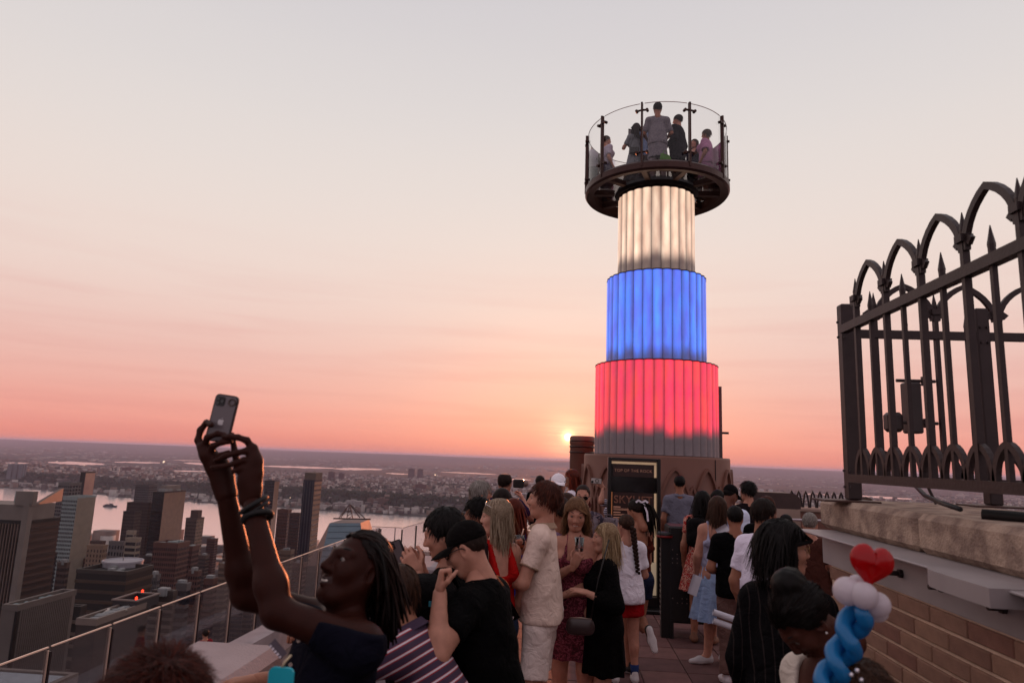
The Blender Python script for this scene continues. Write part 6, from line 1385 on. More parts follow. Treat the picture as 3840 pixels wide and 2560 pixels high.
ce = empty('camera', P(1945, 1812, 8.3), 'black camera with a beige lens hood held by the person in navy tee', 'camera'); MB().bevbox((0, 0, 0), (.13, .07, .10), .012).build('camera_body', DK, ce); MB().lathe([(.035, 0), (.042, .09), (.038, .1)], n=16).build('lens', mat('hoodbeige', (120, 96, 88), .5), ce, (.02, .03, 0)).rotation_euler = (R_(-90), 0, R_(-40))
human('person in black shirt facing away in front of the navy tee', 1884, 1834, 6.8, face=-6, sex='f', tone='tan', seed=13, noleg=True, clothes=[('shirt', blackc)], hair=long_('darkbrown', .10, L=.2))
J2 = human('person in royal blue top facing away, right behind the red tank top', 1926, 1872, 6.0, face=-14, sex='f', tone='tan', seed=14, noleg=True, clothes=[('tank', cloth('royal', (28, 60, 150)), dict(top=.22, strap=(.03, .07)))], hair=long_('redbrown', .24, L=.38, N=700))
K_ = human('person in beige polo and off-white shorts standing with folded arms', 2047, 1810, 5.0, build=.92, face=-84, head=(-4, 4, 0), tone='fair', seed=15, clothes=[('shirt', cloth('beigepolo', (224, 198, 184), var=.05), dict(sleeve=.66, hem=-.04, collar=cloth('beigecollar', (160, 134, 114)), i=.017, loose=.004, wr=.006, v=.0095)), ('shorts', cloth('linen', (232, 214, 206), var=.05), dict(end=.90, flare=.022, wr=.006, v=.0095))],
    L=dict(l=(-.07, .15, -.15), pole=(.25, -.9, -.8)), R=dict(l=(-.07, .15, -.13), pole=(.3, .9, -.8)), hair=dict(kind='short', col='auburn', L=.05, thick=.017, N=800, lift=.35, grav=.2, front=.066, side=-.012, low=-.06, w=.0055, fringe=.3))
g = MB(); q0 = Vector(K_['sj'][-1]); 
for sg in (1,):
    a_ = K_['arms'][-1]; d = Vector(nrm(a_['E']-a_['S'])); c = Vector(a_['S']+(a_['E']-a_['S'])*.63); fr = frame(np.array(d), (0, 0, 1)); x_, z_ = Vector(fr[:, 0]), Vector(fr[:, 2]); rr = ((.0315-.0065*.63)*K_['H'])*.96+.0135
    g.tube([c+(x_*math.cos(t)+z_*math.sin(t))*rr for t in np.linspace(0, 2*math.pi, 25)], .008, 6)
g.build('sleeve_trim', MATS['cloth_beigecollar'], K_['e'], smooth=True)
L_ = human('person in purple floral shirt behind the beige polo, holding a cocktail', 2090, 1862, 5.7, face=-62, tone='tan', seed=16, noleg=True, clothes=[('shirt', floral('purplefloral', [(104, 76, 120), (150, 120, 160), (70, 52, 104), (170, 140, 150)], 34), dict(sleeve=.75))], L=dict(w=P(1972, 2072, 5.35), pole=(-.3, -.4, -1), pose='hold', fdir=(-.6, .1, .6), palm=(-.4, .8, 0)), hair=short('buzz', L=.02))
ce = empty('cocktail', P(1946, 2058, 5.3), 'orange cocktail with a straw in a round glass', 'drink'); MB().lathe([(.001, 0), (.03, .002), (.042, .03), (.045, .06), (.04, .10), (.039, .10), (.043, .06), (.04, .032), (.001, .006)], n=24).build('glass', glassmat('tumbler', (.95, .93, .92, 1), .08), ce, smooth=True); MB().lathe([(.001, .007), (.037, .02), (.041, .045), (.0415, .066), (.001, .066)], n=24).build('drink', mat('orange_drink', (220, 110, 60), .15, .2, 60, emit=(200, 90, 50), estr=.0), ce, smooth=True); tubeobj('straw', [(0, 0, .03), (.03, .0, .15)], .004, mat('straw', (220, 190, 170), .5), ce)
M_ = human('person in white cap with blue sunglasses on its peak, facing the camera', 2094, 1780, 8.0, face=186, tone='olive', seed=17, noleg=True, clothes=[('shirt', blackc)], hair=short('black', L=.01, thick=.004, N=120))
cap(M_, cloth('capwhite', (232, 226, 232))); glasses(M_, DK, BLENS, up=.004, r=.024, tub=.003, name='sunglasses')
put_head(M_, MB().add(*(lambda V, F: ([tuple(p) for p in V], [tuple(f) for f in F]))(*sdf([ell((0, .052, -.088), (.050, .045, .042), .02), cone((-.03, .083, -.048), (.03, .083, -.048), .008, .008, .01), ell((0, .1, -.064), (.018, .02, .007), .006, None, True)], .006))), 'beard', cloth('beard', (22, 16, 15)))
human('person in white tee looking left beside the rounded pier', 2142, 1762, 10.6, face=-95, sex='f', tone='tan', seed=18, noleg=True, clothes=[('shirt', whitec)], hair=long_('redbrown', .18, N=400))
human('person in black far off against the river haze, facing away', 2026, 1784, 12.5, face=0, tone='fair', seed=19, noleg=True, clothes=[('shirt', blackc)], hair=short('darkbrown', N=250, w=.007))
human('person in maroon shirt standing in front of the rounded pier', 2160, 1782, 11.6, face=-20, tone='tan', seed=33, noleg=True, clothes=[('shirt', cloth('maroon', (70, 26, 26)))], hair=short('darkbrown', N=250, w=.007))
O_ = human('person in dusty rose shirt facing away with sunglasses pushed up on the head', 2128, 1851, 6.6, face=12, sex='f', tone='fair', seed=20, noleg=True, clothes=[('shirt', cloth('dustyrose', (130, 84, 84)))], hair=long_('brown', .24, L=.36, N=600)); glasses(O_, DK, SLENS, up=.004)
P_ = human('smiling person in maroon paisley dress holding a clear cup', 2166, 1874, 5.4, face=196, head=(-14, -14, -4), sex='f', smile=True, tone='fair', seed=21, clothes=[('tank', floral('paisley', [(64, 14, 24), (96, 22, 40), (150, 70, 84), (80, 18, 32)], 18, 2.5), dict(top=.205, vee=.25, strap=(.02, .035), hem=.05)), ('skirt', floral('paisley', [(64, 14, 24)], 18), dict(hem=-.20, r0=.082, r1=.115, amp=.06))],
    R=dict(w=P(2150, 2122, 5.25), pole=(-.5, 0, -1), pose='hold', fdir=(.45, -.1, .9), palm=(.3, .8, .2)), L=dict(l=(-.12, .12, -.20), pole=(.6, .2, -1)), hair=long_('lightbrown', .13, L=.27, curl=2.2, N=900, w=.005, front=.062))
b = MB(); 
for s in (-1, 1): b.tube([hl(P_, (s*.03, -.0, -.16)), hl(P_, (s*.022, .05, -.19)), hl(P_, (s*.004, .075, -.235))], .004, 6)
b.build('halter_ties', cloth('tie', (64, 14, 24)), P_['e'])
ce = empty('plastic_cup', P(2172, 2068, 5.12), 'clear plastic cup held by the person in the paisley dress', 'cup'); MB().lathe([(.028, 0), (.036, .10), (.035, .10), (.027, .004), (.001, .004)], n=20).build('cup_wall', glassmat('cupclear', (.93, .92, .93, 1), .10), ce, smooth=True); MB().lathe([(.026, .005), (.030, .035), (.001, .036)], n=20).build('drink', mat('reddrink', (150, 60, 50), .2), ce)
Q_ = human('person in sunglasses and dark patterned shirt wearing a grey backpack', 2186, 1820, 7.6, face=200, head=(-16, -12, 0), tone='fair', seed=22, build=1.08, noleg=True, clothes=[('shirt', floral('darkpattern', [(34, 26, 44), (60, 48, 66), (28, 22, 36), (110, 90, 96)], 26), dict(sleeve=.7))], hair=dict(kind='short', col='buzz', L=.018, thick=.005, N=420, front=.085, w=.004)); glasses(Q_, DK, SLENS, tub=.003, r=.023)
backpack('grey backpack on the back of the person in sunglasses', P(2280, 2075, 7.75), 190, (104, 92, 98), (.30, .17, .38))
for s in (-1,): tubeobj('backpack_strap', [Vector(Q_['sj'][s])+Vector((0, .08, .02)), Vector(Q_['sj'][s])+Vector((-.01, -.02, .062)), Vector(Q_['sj'][s])+Vector((-.03, -.12, -.04)), Vector(Q_['sj'][s])+Vector((-.02, -.12, -.22))], .03, cloth('padstrap', (110, 98, 104)), Q_['e'], flatv=(.06, .016, (0, 1, 0)))
R2 = human('person in black lace dress facing the paisley dress', 2272, 1964, 5.35, face=-98, head=(0, 3, 0), sex='f', tone='pale', build=1.12, seed=23, clothes=[('shirt', cloth('lace', (12, 10, 11), bump=.6, bscale=60), dict(sleeve=1.45, hem=-.06, i=.017, cuff=.02, nr=.046)), ('skirt', blackc, dict(hem=-.205, r0=.10, r1=.128, amp=.06, top=.10))],
    L=dict(w=P(2196, 2220, 5.1), pole=(.5, -.4, -1), pose='relax', fdir=(-.9, 0, .15), palm=(0, .3, -1)), R=dict(l=(-.02, .2, -.15), pole=(.3, .4, -1)), hair=long_('blonde', .20, L=.33, N=900, w=.0065), shoes=('shoe', (20, 16, 16), (30, 26, 26)))
ce = empty('handbag', P(2176, 2372, 5.05), 'small dark leather handbag hanging by the lace dress', 'handbag'); V, F = sdf([cone((-.055, 0, .03), (.055, 0, .03), .045, .045, .05, (A_((0, 1, 0)), .6)), cone((-.06, 0, .075), (.06, 0, .075), .022, .022, .05, (A_((0, 1, 0)), .8))], .006); gg = Geo(); gg.add(V, F); gg.build('bag_body', mat('bag_leather', (60, 46, 46), .28, .1, 20), ce); tubeobj('bag_frame', [(-.078, -.005, .095), (0, -.008, .102), (.078, -.005, .095)], .006, mat('bag_metal', (150, 130, 120), .3, metal=.8), ce); tubeobj('bag_strap', [(.07, 0, .09), (.12, .05, .35), (.2, .15, .62)], .005, DK, ce)
S_ = human('person in white tee, red shorts and blue socks, facing away', 2345, 1930, 6.8, face=-8, head=(-22, -4, 0), sex='f', tone='fair', build=.88, seed=24, clothes=[('shirt', cloth('whitetee', (232, 226, 236)), dict(sleeve=.75, hem=-.06, i=.02, loose=.03, flare=.015)), ('shorts', cloth('redshorts', (150, 20, 26)), dict(end=.52, flare=.03, top=.02))], L=dict(l=(-.03, .14, -.2)), R=dict(l=(-.02, .14, -.2)), hair=dict(kind='pulled', col='brown', L=.03, thick=.008, N=500, lift=.02, grav=.05, front=.07, back=.2, low=-.05, w=.006), shoes=('shoe', (196, 190, 190), (214, 208, 206)))
b = MB(); q0 = A_(hl(S_, (.02, -.10, -.02)))
for i in range(24):
    t = i/23; c = q0+A_((.05*t+(.009 if i % 2 else -.009), -.02-.02*t, -.40*t)); rr = .024*(1-.45*t); b.lathe([(rr*math.sin(x)*1.0, -rr*1.15*math.cos(x)) for x in np.linspace(.01, 3.13, 7)], tuple(c), 8)
b.build('braid', hairmat('hair_brown', *HAIR['brown']), S_['e'], smooth=True)
for s in (-1, 1): h, k, a, _ = S_['lj'][s]; tubeobj('sock', [Vector(a+(k-a)*.02), Vector(a+(k-a)*.28)], [.034, .04], cloth('bluesock', (40, 56, 100)), S_['e'], 12)
def liftback(h, H, F, Rt): k = h+A_((0, 0, -.245*H))+F*.03*H; a = k+A_((.035*H, -.20*H, -.01*H)); return k, a, nrm(A_((.25, -.1, -1)))
T_ = human('person in rust camisole and denim shorts with one foot lifted', 2372, 1876, 7.2, face=-38, head=(-8, -22, 0), sex='f', tone='tan', seed=25, clothes=[('tank', cloth('rust', (86, 34, 26)), dict(top=.20, strap=(.05, .062), hem=.04, i=.010)), ('shorts', cloth('denimshort', (34, 40, 62)), dict(end=.42, flare=.02, top=.06))], R=dict(l=(-.06, .13, -.17), pole=(.8, -.5, -.6)), L=dict(l=(-.04, .16, -.2)), legs={1: liftback},
    hair=dict(kind='pulled', col='darkbrown', L=.03, thick=.008, N=500, lift=.02, grav=.05, front=.07, back=.2, low=-.05, w=.006), shoes=('shoe', (16, 14, 16), (206, 200, 200)))
b = MB(); q0 = A_(hl(T_, (0, -.105, .05))); rs = np.random.default_rng(3)
for i in range(26): o_ = rs.normal(size=3)*.012; b.tube([q0+o_, q0+o_*1.5+A_((.05, .0, -.02)), q0+o_*2.2+A_((.085, 0, -.14)), q0+o_*2.2+A_((.10, -.01, -.30))], [.008, .01, .008, .002], 5)
b.build('ponytail', hairmat('hair_darkbrown', *HAIR['darkbrown']), T_['e'], smooth=True)
b = MB(); q1 = Vector(q0)
for s in (-1, 1): b.bar([q1+Vector((0, -.02, .01)), q1+Vector((s*.035, -.03, .03)), q1+Vector((s*.06, -.03, .01))], .02, .004, up=(0, 1, 0))
b.bar([q1+Vector((.02, -.025, 0)), q1+Vector((.05, -.04, -.08)), q1+Vector((.06, -.04, -.17))], .018, .004, up=(0, 1, 0)); b.build('bow_ribbon', whitec, T_['e'])
h, k, a, ft = T_['lj'][1]
U2 = human('person behind the sign in a striped blouse reaching out with a phone', 2312, 1800, 10.6, face=-60, sex='f', tone='fair', seed=26, noleg=True, clothes=[('shirt', stripes('bluestripe', [(0, (196, 190, 198)), (.55, (50, 52, 84))], 1/.028), dict(sleeve=.9))], L=dict(w=P(2262, 1826, 10.4), pole=(.2, -.2, -1), pose='hold', fdir=(-.8, 0, .5), palm=(0, .9, 0)), hair=long_('darkbrown', .15, N=300))
PU = phone('pale phone with a dark ring held out past the edge of the sign', P(2236, 1802, 10.35), (.05, 0, 1), (-1, 0, .05), back=(190, 180, 176), scale=1.05); 
b = MB().lathe([(.020, 0), (.020, .004), (.027, .004), (.027, 0)], n=20).build('ring_holder', DK, PU, (0, -.007, -.01)); b.rotation_euler = (R_(90), 0, 0)
V_ = human('person in grey polo facing away, right of the sign', 2548, 1783, 11.0, face=4, tone='tan', seed=27, clothes=[('shirt', cloth('greypolo', (112, 110, 124)), dict(sleeve=.68, collar=True, i=.016)), ('pants', jean)], hair=short('black', L=.02, thick=.008, N=300))
# --- right middle
W_ = human('person in red floral dress carrying a black backpack, facing away', 2634, 1842, 8.4, face=14, sex='f', tone='tan', seed=28, clothes=[('shirt', floral('redfloral', [(150, 24, 22), (168, 36, 30), (206, 170, 150), (130, 18, 20)], 24, 1.6), dict(sleeve=.55, hem=.03, i=.014)), ('skirt', floral('redfloral', [(150, 24, 22)]), dict(hem=-.19, r0=.088, r1=.15, amp=.10))], hair=long_('black', .20, L=.36, curl=2.5, N=700, w=.007), shoes=('shoe', (120, 80, 60), (90, 60, 50)))
backpack('small black backpack on the back of the red floral dress', Vector(W_['root'])+Vector(W_['chest'])+Vector((-.10, -.20, -.16)), 0, (18, 15, 16), (.24, .13, .32))
for s in (-1, 1): tubeobj('bag_strap', [Vector(W_['sj'][s])*1+Vector((-s*.02, -.11, -.06)), Vector(W_['sj'][s])+Vector((-s*.03, -.03, .058)), Vector(W_['sj'][s])+Vector((-s*.03, .06, .03))], .012, blackc, W_['e'])
TUL = cloth('tulle', (154, 178, 214), .7, .08, 5); N, Lk, bs = nodes(TUL); tc = N.new('ShaderNodeTexCoord'); vo = N.new('ShaderNodeTexVoronoi'); vo.inputs['Scale'].default_value = 34; Lk.new(tc.outputs['Object'], vo.inputs['Vector']); rp = N.new('ShaderNodeMapRange'); Lk.new(vo.outputs['Distance'], rp.inputs[0]); rp.inputs[1].default_value = .12; rp.inputs[2].default_value = .06; rp.inputs[4].default_value = .9; Lk.new(rp.outputs[0], bs.inputs['Metallic'])
X_ = human('person in light blue tulle dress facing away', 2690, 1862, 7.57, face=8, sex='f', tone='fair', build=1.14, seed=29, clothes=[('tank', cloth('palebodice', (164, 164, 190)), dict(top=.20, strap=(.05, .07), hem=.04, i=.010)), ('skirt', TUL, dict(top=.095, hem=-.27, r0=.084, r1=.158, amp=.13, folds=15, pw=.75))], hair=long_('brown', .10, L=.235, N=800, w=.006), shoes=('shoe', (186, 180, 182), (206, 200, 200)), legs={-1: lambda h, H, F, Rt: (h+A_((0, 0, -.245*H))+F*.01*H, A_((0, 0, .045*H))-Rt*.07*H, nrm(-Rt*.9-F*.3)), 1: lambda h, H, F, Rt: (h+A_((0, 0, -.245*H))+F*.01*H, A_((0, 0, .045*H))+Rt*.035*H+F*.06*H, nrm(Rt*.8+F*.4))})
tubeobj('bag_strap', [Vector(X_['sj'][-1])+Vector((.09, -.05, .06)), Vector(X_['chest'])+Vector((.0, -.14, .0)), Vector(X_['pel'])+Vector((.15, -.12, .10))], .007, DK, X_['e'])
def paper(label, c, M, s=(.16, .21)):
    b = MB(); n = 6; vs_ = [(s[0]*(i/n-.5), .02*math.sin(i/n*4), sz*s[1]/2) for i in range(n+1) for sz in (-1, 1)]; b.add(vs_, [(2*i, 2*i+2, 2*i+3, 2*i+1) for i in range(n)]); o = b.build('paper', mat('paper', (206, 204, 214), .8, .04), None, c); o.rotation_euler = M; return tag(o, label, 'paper')
paper('folded white leaflet in the hand beside the light blue tulle dress', P(2604, 2192, 7.45), (0, R_(20), R_(20)), (.10, .20))
Y2 = human('person in black tee and khaki trousers facing away', 2755, 1897, 6.93, face=4, tone='tan', seed=30, clothes=[('shirt', blackc, dict(sleeve=.75, hem=-.05, i=.018)), ('pants', cloth('khaki', (112, 86, 80)), dict(end=1.95, flare=.02, wr=.005))], L=dict(l=(-.01, .12, -.2)), R=dict(l=(-.01, .12, -.2)), hair=short('black', L=.022, thick=.009, N=400, w=.005), shoes=('shoe', (196, 188, 192), (208, 202, 204)))
paper('white pamphlet held up beside the black tee and khaki trousers', P(2708, 1985, 7.15), (R_(20), R_(55), R_(10)), (.07, .12))
Z_ = human('person in white polo with a striped collar, facing away', 2868, 1873, 5.6, face=46, head=(14, -4, 0), tone='tan', build=1.12, seed=31, clothes=[('shirt', cloth('whitepolo', (232, 222, 240), var=.04), dict(sleeve=.72, hem=-.06, i=.018, collar=stripes('collarstripe', [(0, (200, 190, 206)), (.45, (110, 24, 34)), (.55, (30, 26, 50)), (.62, (200, 190, 206))], 1/.05), wr=.006)), ('pants', cloth('greytrouser', (60, 52, 58)))], hair=short('darkbrown', L=.04, thick=.012, N=600, side=-.02))
for k, (px, py) in enumerate(((2722, 2312), (2722, 2345))):
    o = MB(); o.tube([(-.09, 0, .03), (.09, 0, -.02)], .022, 14, cap=False); o.tube([(-.09, 0, .03), (.09, 0, -.02)], .016, 14, cap=False); o = o.build('rolled_paper', mat('paper', (206, 204, 214)), None, P(px, py, 5.35), smooth=True); tag(o, ('upper', 'lower')[k]+' of two rolled white papers by the pinstripe sleeve', 'paper roll', 'rolled papers')
AA = human('person in lettered black baseball cap and pale tee looking down', 2748, 1818, 9.0, face=38, head=(18, -22, 0), tone='brown', build=1.12, seed=32, noleg=True, top_extra=.01, clothes=[('shirt', cloth('paletee', (206, 214, 236)), dict(sleeve=.75, i=.02))], hair=short('black', L=.01, thick=.004, N=150)); ck = cap(AA, cloth('capny', (18, 15, 17)))
lg = text('NY', .05, (0, 0, 0), whitec, ck, 'cap_lettering', .002); fr = AA['hR'] @ np.array([[1, 0, 0], [0, .5, .86], [0, -.86, .5]]).T; lp_ = hl(AA, (.055, .055, .10)); nz_ = nrm(AA['hR'] @ A_((.62, .62, .45))); up_ = nrm(AA['hR'] @ A_((0, -.3, 1))); xx = nrm(np.cross(up_, nz_)); up_ = np.cross(nz_, xx); lg.rotation_euler = (0, 0, 0); lg.matrix_basis = Matrix.Translation(Vector(lp_)+Vector(nz_)*.012) @ Matrix((tuple(xx), tuple(up_), tuple(nz_))).transposed().to_4x4()
human('person in dark long-sleeved jacket right of the lettered black cap', 2803, 1808, 9.8, face=-32, tone='fair', seed=34, noleg=True, clothes=[('shirt', cloth('darkjacket', (26, 20, 24)), dict(sleeve=1.9))], hair=dict(kind='short', col='black', L=.05, thick=.020, N=600, lift=.5, grav=.1, front=.055, w=.006))
human('person in black between the red floral dress and the lettered black cap', 2692, 1838, 9.6, face=20, sex='f', tone='tan', seed=35, noleg=True, clothes=[('shirt', blackc)], hair=long_('black', .12, N=400))
AC = human('person in clear glasses and black pinstripe shirt looking right', 2935, 1964, 3.4, face=40, head=(52, 2, 0), sex='f', tone='fair', seed=36, noleg=True, clothes=[('shirt', cloth('pinstripe', (15, 13, 15)), dict(sleeve=1.9, i=.017, cuff=.012, loose=.015, wr=.004))], R=dict(l=(-.02, .18, -.18)), L='hang', hair=dict(kind='long', col='black', L=.16, thick=.024, N=1400, grav=.32, lift=.25, front=.055, side=-.0, w=.005, back=.06, mass=longmass(.05, .08, .085)))
glasses(AC, GOLD, LENS, r=.024, tub=.0016)
m = MATS['cloth_pinstripe']; N, Lk, bs = nodes(m); tc = N.new('ShaderNodeTexCoord'); bt = N.new('ShaderNodeTexWave'); bt.inputs['Scale'].default_value = 9; bt.inputs['Distortion'].default_value = .8; bt.inputs['Detail'].default_value = 0; Lk.new(tc.outputs['Object'], bt.inputs['Vector']); rp = N.new('ShaderNodeValToRGB'); Lk.new(bt.outputs['Fac'], rp.inputs[0]); rp.color_ramp.elements[0].position = .955; rp.color_ramp.elements[0].color = srgb(15, 13, 15); rp.color_ramp.elements[1].position = .985; rp.color_ramp.elements[1].color = srgb(46, 39, 38); Lk.new(rp.outputs[0], bs.inputs['Base Color'])
AD = human('person in cream collared jacket and pearl earring with bowed head', 2915, 2256, 2.42, face=-104, lean=(10, 0), head=(0, -58, 0), sex='f', tone='deep', seed=37, headv=.004, noleg=True, clothes=[('shirt', cloth('creamjacket', (206, 192, 180)), dict(sleeve=1.9, i=.02, nr=.046, nfwd=.012))], L=dict(l=(-.05, .16, -.18)), R=dict(l=(-.05, .16, -.18)),
    hair=dict(kind='bun', col='black', L=.05, thick=.012, N=1300, lift=.05, grav=.05, front=.072, back=.25, w=.004, v=.007, mass=[ell((0, -.07, .115), (.06, .055, .05), .02), ell((.02, -.10, .09), (.045, .04, .045), .02)]))
b = MB(); b.lathe([(.004*math.sin(t), -.004*math.cos(t)) for t in np.linspace(.05, 3.1, 7)], (-.084, .002, -.036), 8); put_head(AD, b, 'earring', mat('pearl', (230, 224, 220), .15))
b = MB(); n = 16; hn = Vector(AD['u']); Fv, Rv = Vector(AD['F']), Vector(AD['R']); cb = Vector(AD['nb'])
for s in (-1, 1):                                # broad open lapels
    pts = [cb-Fv*.07+Rv*s*.02+hn*.035, cb+Rv*s*.085+hn*.03, cb+Rv*s*.12+Fv*.06-hn*.06, cb+Fv*.15+Rv*s*.05-hn*.17, cb+Fv*.13+Rv*s*.02-hn*.14, cb+Fv*.055+Rv*s*.055-hn*.01, cb+Rv*s*.055+hn*.055, cb-Fv*.06+Rv*s*.015+hn*.06]; b.add(pts, [(0, 1, 6, 7), (1, 2, 5, 6), (2, 3, 4, 5)])
b.build('lapels', cloth('creamjacket', (206, 192, 180)), AD['e'])
human('person in brown jacket facing away beside the stone coping', 3036, 1922, 7.2, face=20, tone='fair', seed=38, noleg=True, clothes=[('shirt', cloth('brownjacket', (70, 40, 34)))], hair=dict(kind='short', col='grey', L=.02, thick=.006, N=420, w=.005))
human('person in black peeking out right of the white polo', 2946, 1930, 8.6, face=0, tone='tan', seed=39, noleg=True, clothes=[('shirt', blackc)], hair=short('black', L=.05))
human('person in black just behind the head above the white polo', 2874, 1862, 7.4, face=10, tone='fair', seed=41, noleg=True, clothes=[('shirt', blackc)], hair=short('auburn', L=.05))
human('person standing beyond the wall, only the top of the head showing', 3246, 1866, 8.6, face=0, tone='tan', seed=40, noleg=True, clothes=[('shirt', blackc)], hair=short('brown', L=.05))
AF = human('person with sparkly hair clips at the bottom right edge', 3222, 2494, 1.95, face=20, tone='tan', build=.8, seed=42, vb=.012, noleg=True, clothes=[('shirt', blackc)], hair=dict(kind='curly', col='brown', L=.06, thick=.022, N=1500, curl=5, lift=.5, grav=.2, w=.004), R=dict(l=(.0, .1, .05), pole=(.5, 0, -1)), L='hang')
for (px, py) in ((3192, 2528), (3214, 2512), (3230, 2548)): MB().lathe([(.006*math.sin(t), -.006*math.cos(t)) for t in np.linspace(.05, 3.1, 7)], n=8).build('hair_clip', mat('sparkle', (226, 220, 226), .1, metal=.6), AF['e'], P(px, py, 1.86)-Vector(AF['root']))
# --- balloon wand
def latex(n, c):
    if n in MATS: return MATS[n]
    m = mat(n, c, .13, 0, spec=.6); N, Lk, bs = nodes(m); tr = N.new('ShaderNodeBsdfTranslucent'); tr.inputs[0].default_value = srgb(*c); mx = N.new('ShaderNodeMixShader'); mx.inputs[0].default_value = .45
    Lk.new(bs.outputs[0], mx.inputs[1]); Lk.new(tr.outputs[0], mx.inputs[2]); Lk.new(mx.outputs[0], N['Material Output'].inputs[0]); return m
def balloon():
    e = empty('balloon_wand', P(3075, 2560, 1.9), 'twisted blue balloon wand with white bubbles and a red heart', 'balloon'); o = Vector(e.location); lp = lambda px, py, d=0: P(px, py, 1.9+d)-o
    rubber = lambda n, c: latex(n, c)
    # heart
    c = lp(3268, 2112); s = .060; vs_ = []; n = 40; rings = 14
    for j in range(rings+1):
        t = math.pi*j/rings
        for k in range(n):
            a = 2*math.pi*k/n; x = 16*math.sin(a)**3/17; z = (13*math.cos(a)-3.4*math.cos(2*a)-2*math.cos(3*a)-math.cos(4*a))/17
            f = math.sin(t)**.75; vs_.append((x*f*s*.98, -math.cos(t)*s*.42*(1-.3*max(0, -z)), (z*f*1.16-.02)*s))
    b = MB().add(vs_, [(j*n+k, j*n+(k+1) % n, (j+1)*n+(k+1) % n, (j+1)*n+k) for j in range(rings) for k in range(n)]); M = Matrix.Rotation(R_(12), 3, 'Y'); b.v = [tuple(M @ Vector(p)+c) for p in b.v]; b.build('heart', rubber('rubber_red', (190, 12, 20)), e, smooth=True)
    for (px, py, r, d) in ((3178, 2215, 57, 0), (3240, 2232, 54, -.03), (3292, 2265, 50, .0), (3205, 2262, 40, .04), (3290, 2292, 42, .03), (3215, 2190, 40, .05)):
        q = lp(px, py, d); rr = r/2560*1.9*.84; MB().lathe([(rr*math.sin(t), -rr*math.cos(t)) for t in np.linspace(.01, 3.13, 17)], tuple(q), 24).build('bubble', rubber('rubber_white', (226, 216, 222)), e, smooth=True)
    ax = [lp(3232, 2262), lp(3205, 2330), lp(3180, 2400), lp(3155, 2460), lp(3125, 2520), lp(3105, 2580), lp(3090, 2640)]
    for s in (0, 1):
        pts = []; rs = []
        for i in range(61):
            t = i/60*(len(ax)-1); k = min(len(ax)-2, int(t)); p = ax[k].lerp(ax[k+1], t-k); a = i/60*1.9*2*math.pi+s*math.pi+.6; pts.append(p+Vector((math.cos(a)*.024, math.sin(a)*.024, 0))); rs.append(.0205*(1-.85*max(0, 1-i/4))*(.95+.05*math.sin(i)))
        MB().tube(pts, rs, 14).build('twist', rubber('rubber_blue', (44, 136, 196)), e, smooth=True)
balloon()
# ================================================================ people on the lower terrace and on the platform
for (px, py, c, hc, lb) in ((1536, 2068, (40, 34, 38), 'darkbrown', 'left of three people on the terrace below, in black'), (1563, 2078, (120, 26, 26), 'auburn', 'middle of three people on the terrace below, in red'), (1578, 2060, (96, 90, 92), 'black', 'right of three people on the terrace below, in grey')):
    human(lb, px, py, 20, face=20, tone='fair', seed=50+px % 7, noleg=False, base_z=-2.62, feet=False, vb=.028, headv=.009, clothes=[('shirt', cloth('lt%d' % c[0], c)), ('pants', jean)], hair=short(hc, N=160, w=.012, v=.012))
human('person in red on the terrace below, behind the nearest glass panels', 772, 2360, 13.4, face=-60, tone='fair', seed=61, base_z=-2.62, feet=False, vb=.022, headv=.008, clothes=[('shirt', cloth('ltred', (120, 30, 40))), ('pants', jean)], hair=short('darkbrown', N=200, w=.01, v=.01))
PZ = 7.556
kw = dict(base_z=PZ, vb=.02, headv=.009)
def plat(label, px, py, H, **k):
    Y = 13.5
    for _ in range(20): Y += ((H*.985+PZ)-P(px, py, Y).z)*1.2      # how far back a person of this height stands
    return human(label, px, py, Y, H=H, **dict(kw, **k))
plat('tall person in grey patterned tunic facing away on the platform', 2466, 393, 1.86, face=2, tone='tan', build=.84, seed=70, clothes=[('shirt', floral('greytunic', [(104, 96, 104), (134, 126, 130), (92, 86, 96)], 50), dict(sleeve=.9, hem=-.04, i=.018)), ('skirt', floral('greytunic', [(104, 96, 104)]), dict(top=.06, hem=-.19, r0=.094, r1=.108, amp=.04, name='tunic_skirt')), ('pants', cloth('whitetr', (150, 140, 146)))], hair=short('black', L=.03, thick=.014, N=260, w=.007), L=dict(l=(.0, .14, -.17)), R=dict(l=(.0, .14, -.17)), shoes=('shoe', (40, 36, 36), (60, 56, 56)))
plat('person in long-sleeved black shirt looking left on the platform', 2541, 437, 1.72, face=-55, tone='fair', build=1.15, seed=71, clothes=[('shirt', cloth('blackshirt', (24, 19, 26)), dict(sleeve=1.9, hem=-.12, i=.024, loose=.03)), ('pants', blackc)], hair=short('darkbrown', N=260, w=.007), L=dict(l=(-.02, .1, -.2)), shoes=('shoe', (20, 18, 18), (30, 26, 26)))
w3 = plat('person in grey dress with a shoulder bag on the platform', 2384, 470, 1.62, face=-30, sex='f', tone='tan', seed=72, clothes=[('shirt', cloth('greydress', (120, 122, 126)), dict(sleeve=.7, hem=.03)), ('skirt', cloth('greydress', (120, 122, 126)), dict(hem=-.36, r0=.085, r1=.16, amp=.1))], hair=long_('darkbrown', .24, L=.4, N=350, w=.01), L=dict(l=(-.02, .13, -.02), pole=(-.5, 0, -1), pose='hold'), shoes=('shoe', (40, 36, 36), (60, 56, 56)))
ce = empty('shoulder_bag', Vector(w3['root'])+Vector(w3['pel'])+Vector((-.05, -.2, .06)), 'small black shoulder bag hanging on the grey dress', 'bag'); MB().bevbox((0, 0, 0), (.2, .08, .15), .02).build('pouch', DK, ce); tubeobj('strap', [(-.09, 0, .07), (-.02, .06, .3), (.1, .12, .48)], .006, DK, ce)
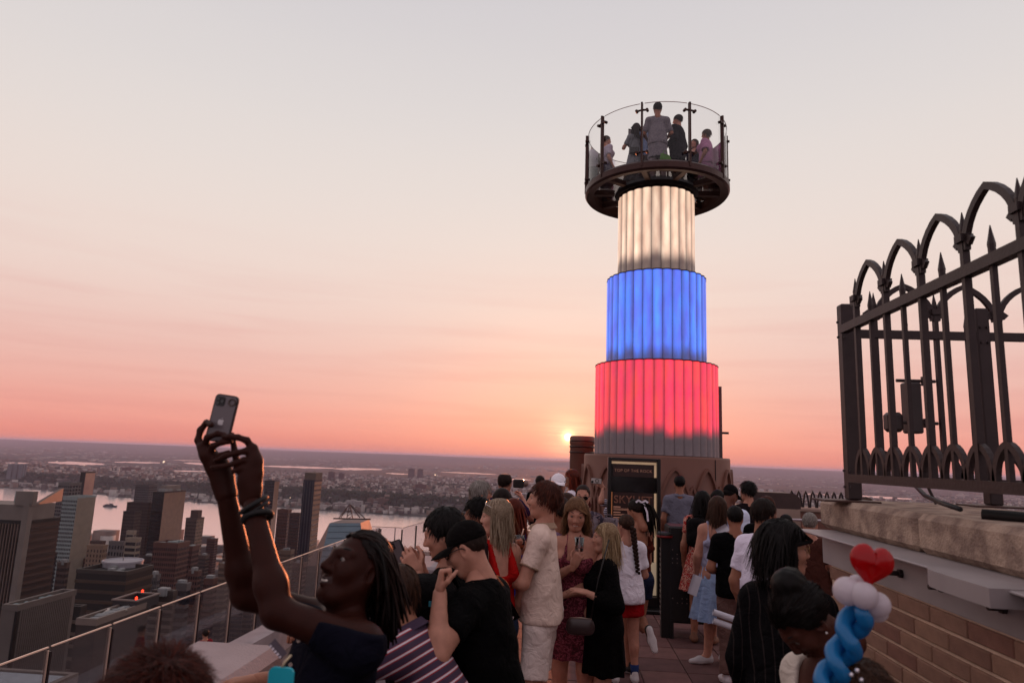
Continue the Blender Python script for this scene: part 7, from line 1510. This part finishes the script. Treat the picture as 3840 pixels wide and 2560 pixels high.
plat('person in white ruffled blouse and grey trousers at the left of the platform', 2276, 515, 1.60, face=70, sex='f', tone='fair', seed=73, clothes=[('shirt', cloth('whiteblouse', (176, 166, 180)), dict(sleeve=.8, hem=.02, i=.024, loose=.03, wr=.006)), ('pants', cloth('greypants', (96, 90, 104)), dict(flare=.03))], hair=dict(kind='pulled', col='brown', L=.05, thick=.012, N=200, w=.008, back=.2), shoes=('shoe', (60, 56, 56), (80, 76, 76)))
plat('person in loose pink dress at the right of the platform', 2648, 492, 1.62, face=-62, sex='f', tone='tan', build=1.15, seed=74, clothes=[('shirt', cloth('pink', (176, 122, 156)), dict(sleeve=.8, hem=-.04, i=.026, loose=.04, cuff=.02)), ('skirt', cloth('pink', (176, 122, 156)), dict(top=.08, hem=-.24, r0=.105, r1=.135, amp=.05))], hair=short('brown', L=.08, thick=.018, N=260, w=.008, low=-.08), shoes=('shoe', (40, 36, 36), (60, 56, 56)))
plat('person in navy shirt beside the pink dress on the platform', 2604, 527, 1.52, face=-140, sex='f', tone='fair', seed=75, clothes=[('shirt', cloth('navyshirt', (36, 32, 50)), dict(sleeve=.8)), ('pants', blackc)], hair=long_('brown', .16, N=260, w=.009), shoes=('shoe', (20, 18, 18), (30, 26, 26)))
p7 = plat('person in pale blue shirt holding up a phone on the platform', 2432, 455, 1.74, face=-25, tone='tan', seed=76, clothes=[('shirt', cloth('paleblue', (140, 156, 190)), dict(sleeve=.8)), ('pants', cloth('brownpants', (84, 68, 66)))], hair=short('black', N=200, w=.008), L=dict(l=(.06, .18, .02), pole=(-.6, 0, -1), pose='hold', fdir=(0, .2, 1)), shoes=('shoe', (20, 18, 18), (30, 26, 26)))
phone('phone raised on the platform beside the grey tunic', Vector(p7['root'])+Vector(p7['arms'][-1]['T'])+Vector((0, 0, .13)), (1, .3, 0), (0, 0, 1))
plat('person in grey tee behind a platform post', 2417, 508, 1.50, face=-40, tone='fair', seed=77, clothes=[('shirt', cloth('greytee', (118, 112, 112)), dict(sleeve=.8)), ('pants', cloth('brownpants', (84, 68, 66)))], hair=short('black', N=200, w=.008), shoes=('shoe', (20, 18, 18), (30, 26, 26)))
bag = empty('green_bag', TC+Vector((.02, -1.25, 7.56)), 'bright green bag standing on the platform edge', 'bag'); MB().add([(-.12, -.05, 0), (.12, -.05, 0), (.12, .05, 0), (-.12, .05, 0), (-.1, -.01, .2), (.06, -.01, .16), (.06, .01, .16), (-.1, .01, .2)], [(0,1,5,4),(1,2,6,5),(2,3,7,6),(3,0,4,7),(4,5,6,7)]).build('pouch', mat('green_bag', (96, 150, 60), .5), bag); tubeobj('handle', [(-.06, 0, .18), (-.04, 0, .25), (.02, 0, .24), (.03, 0, .16)], .006, mat('green_bag', (96, 150, 60)), bag)
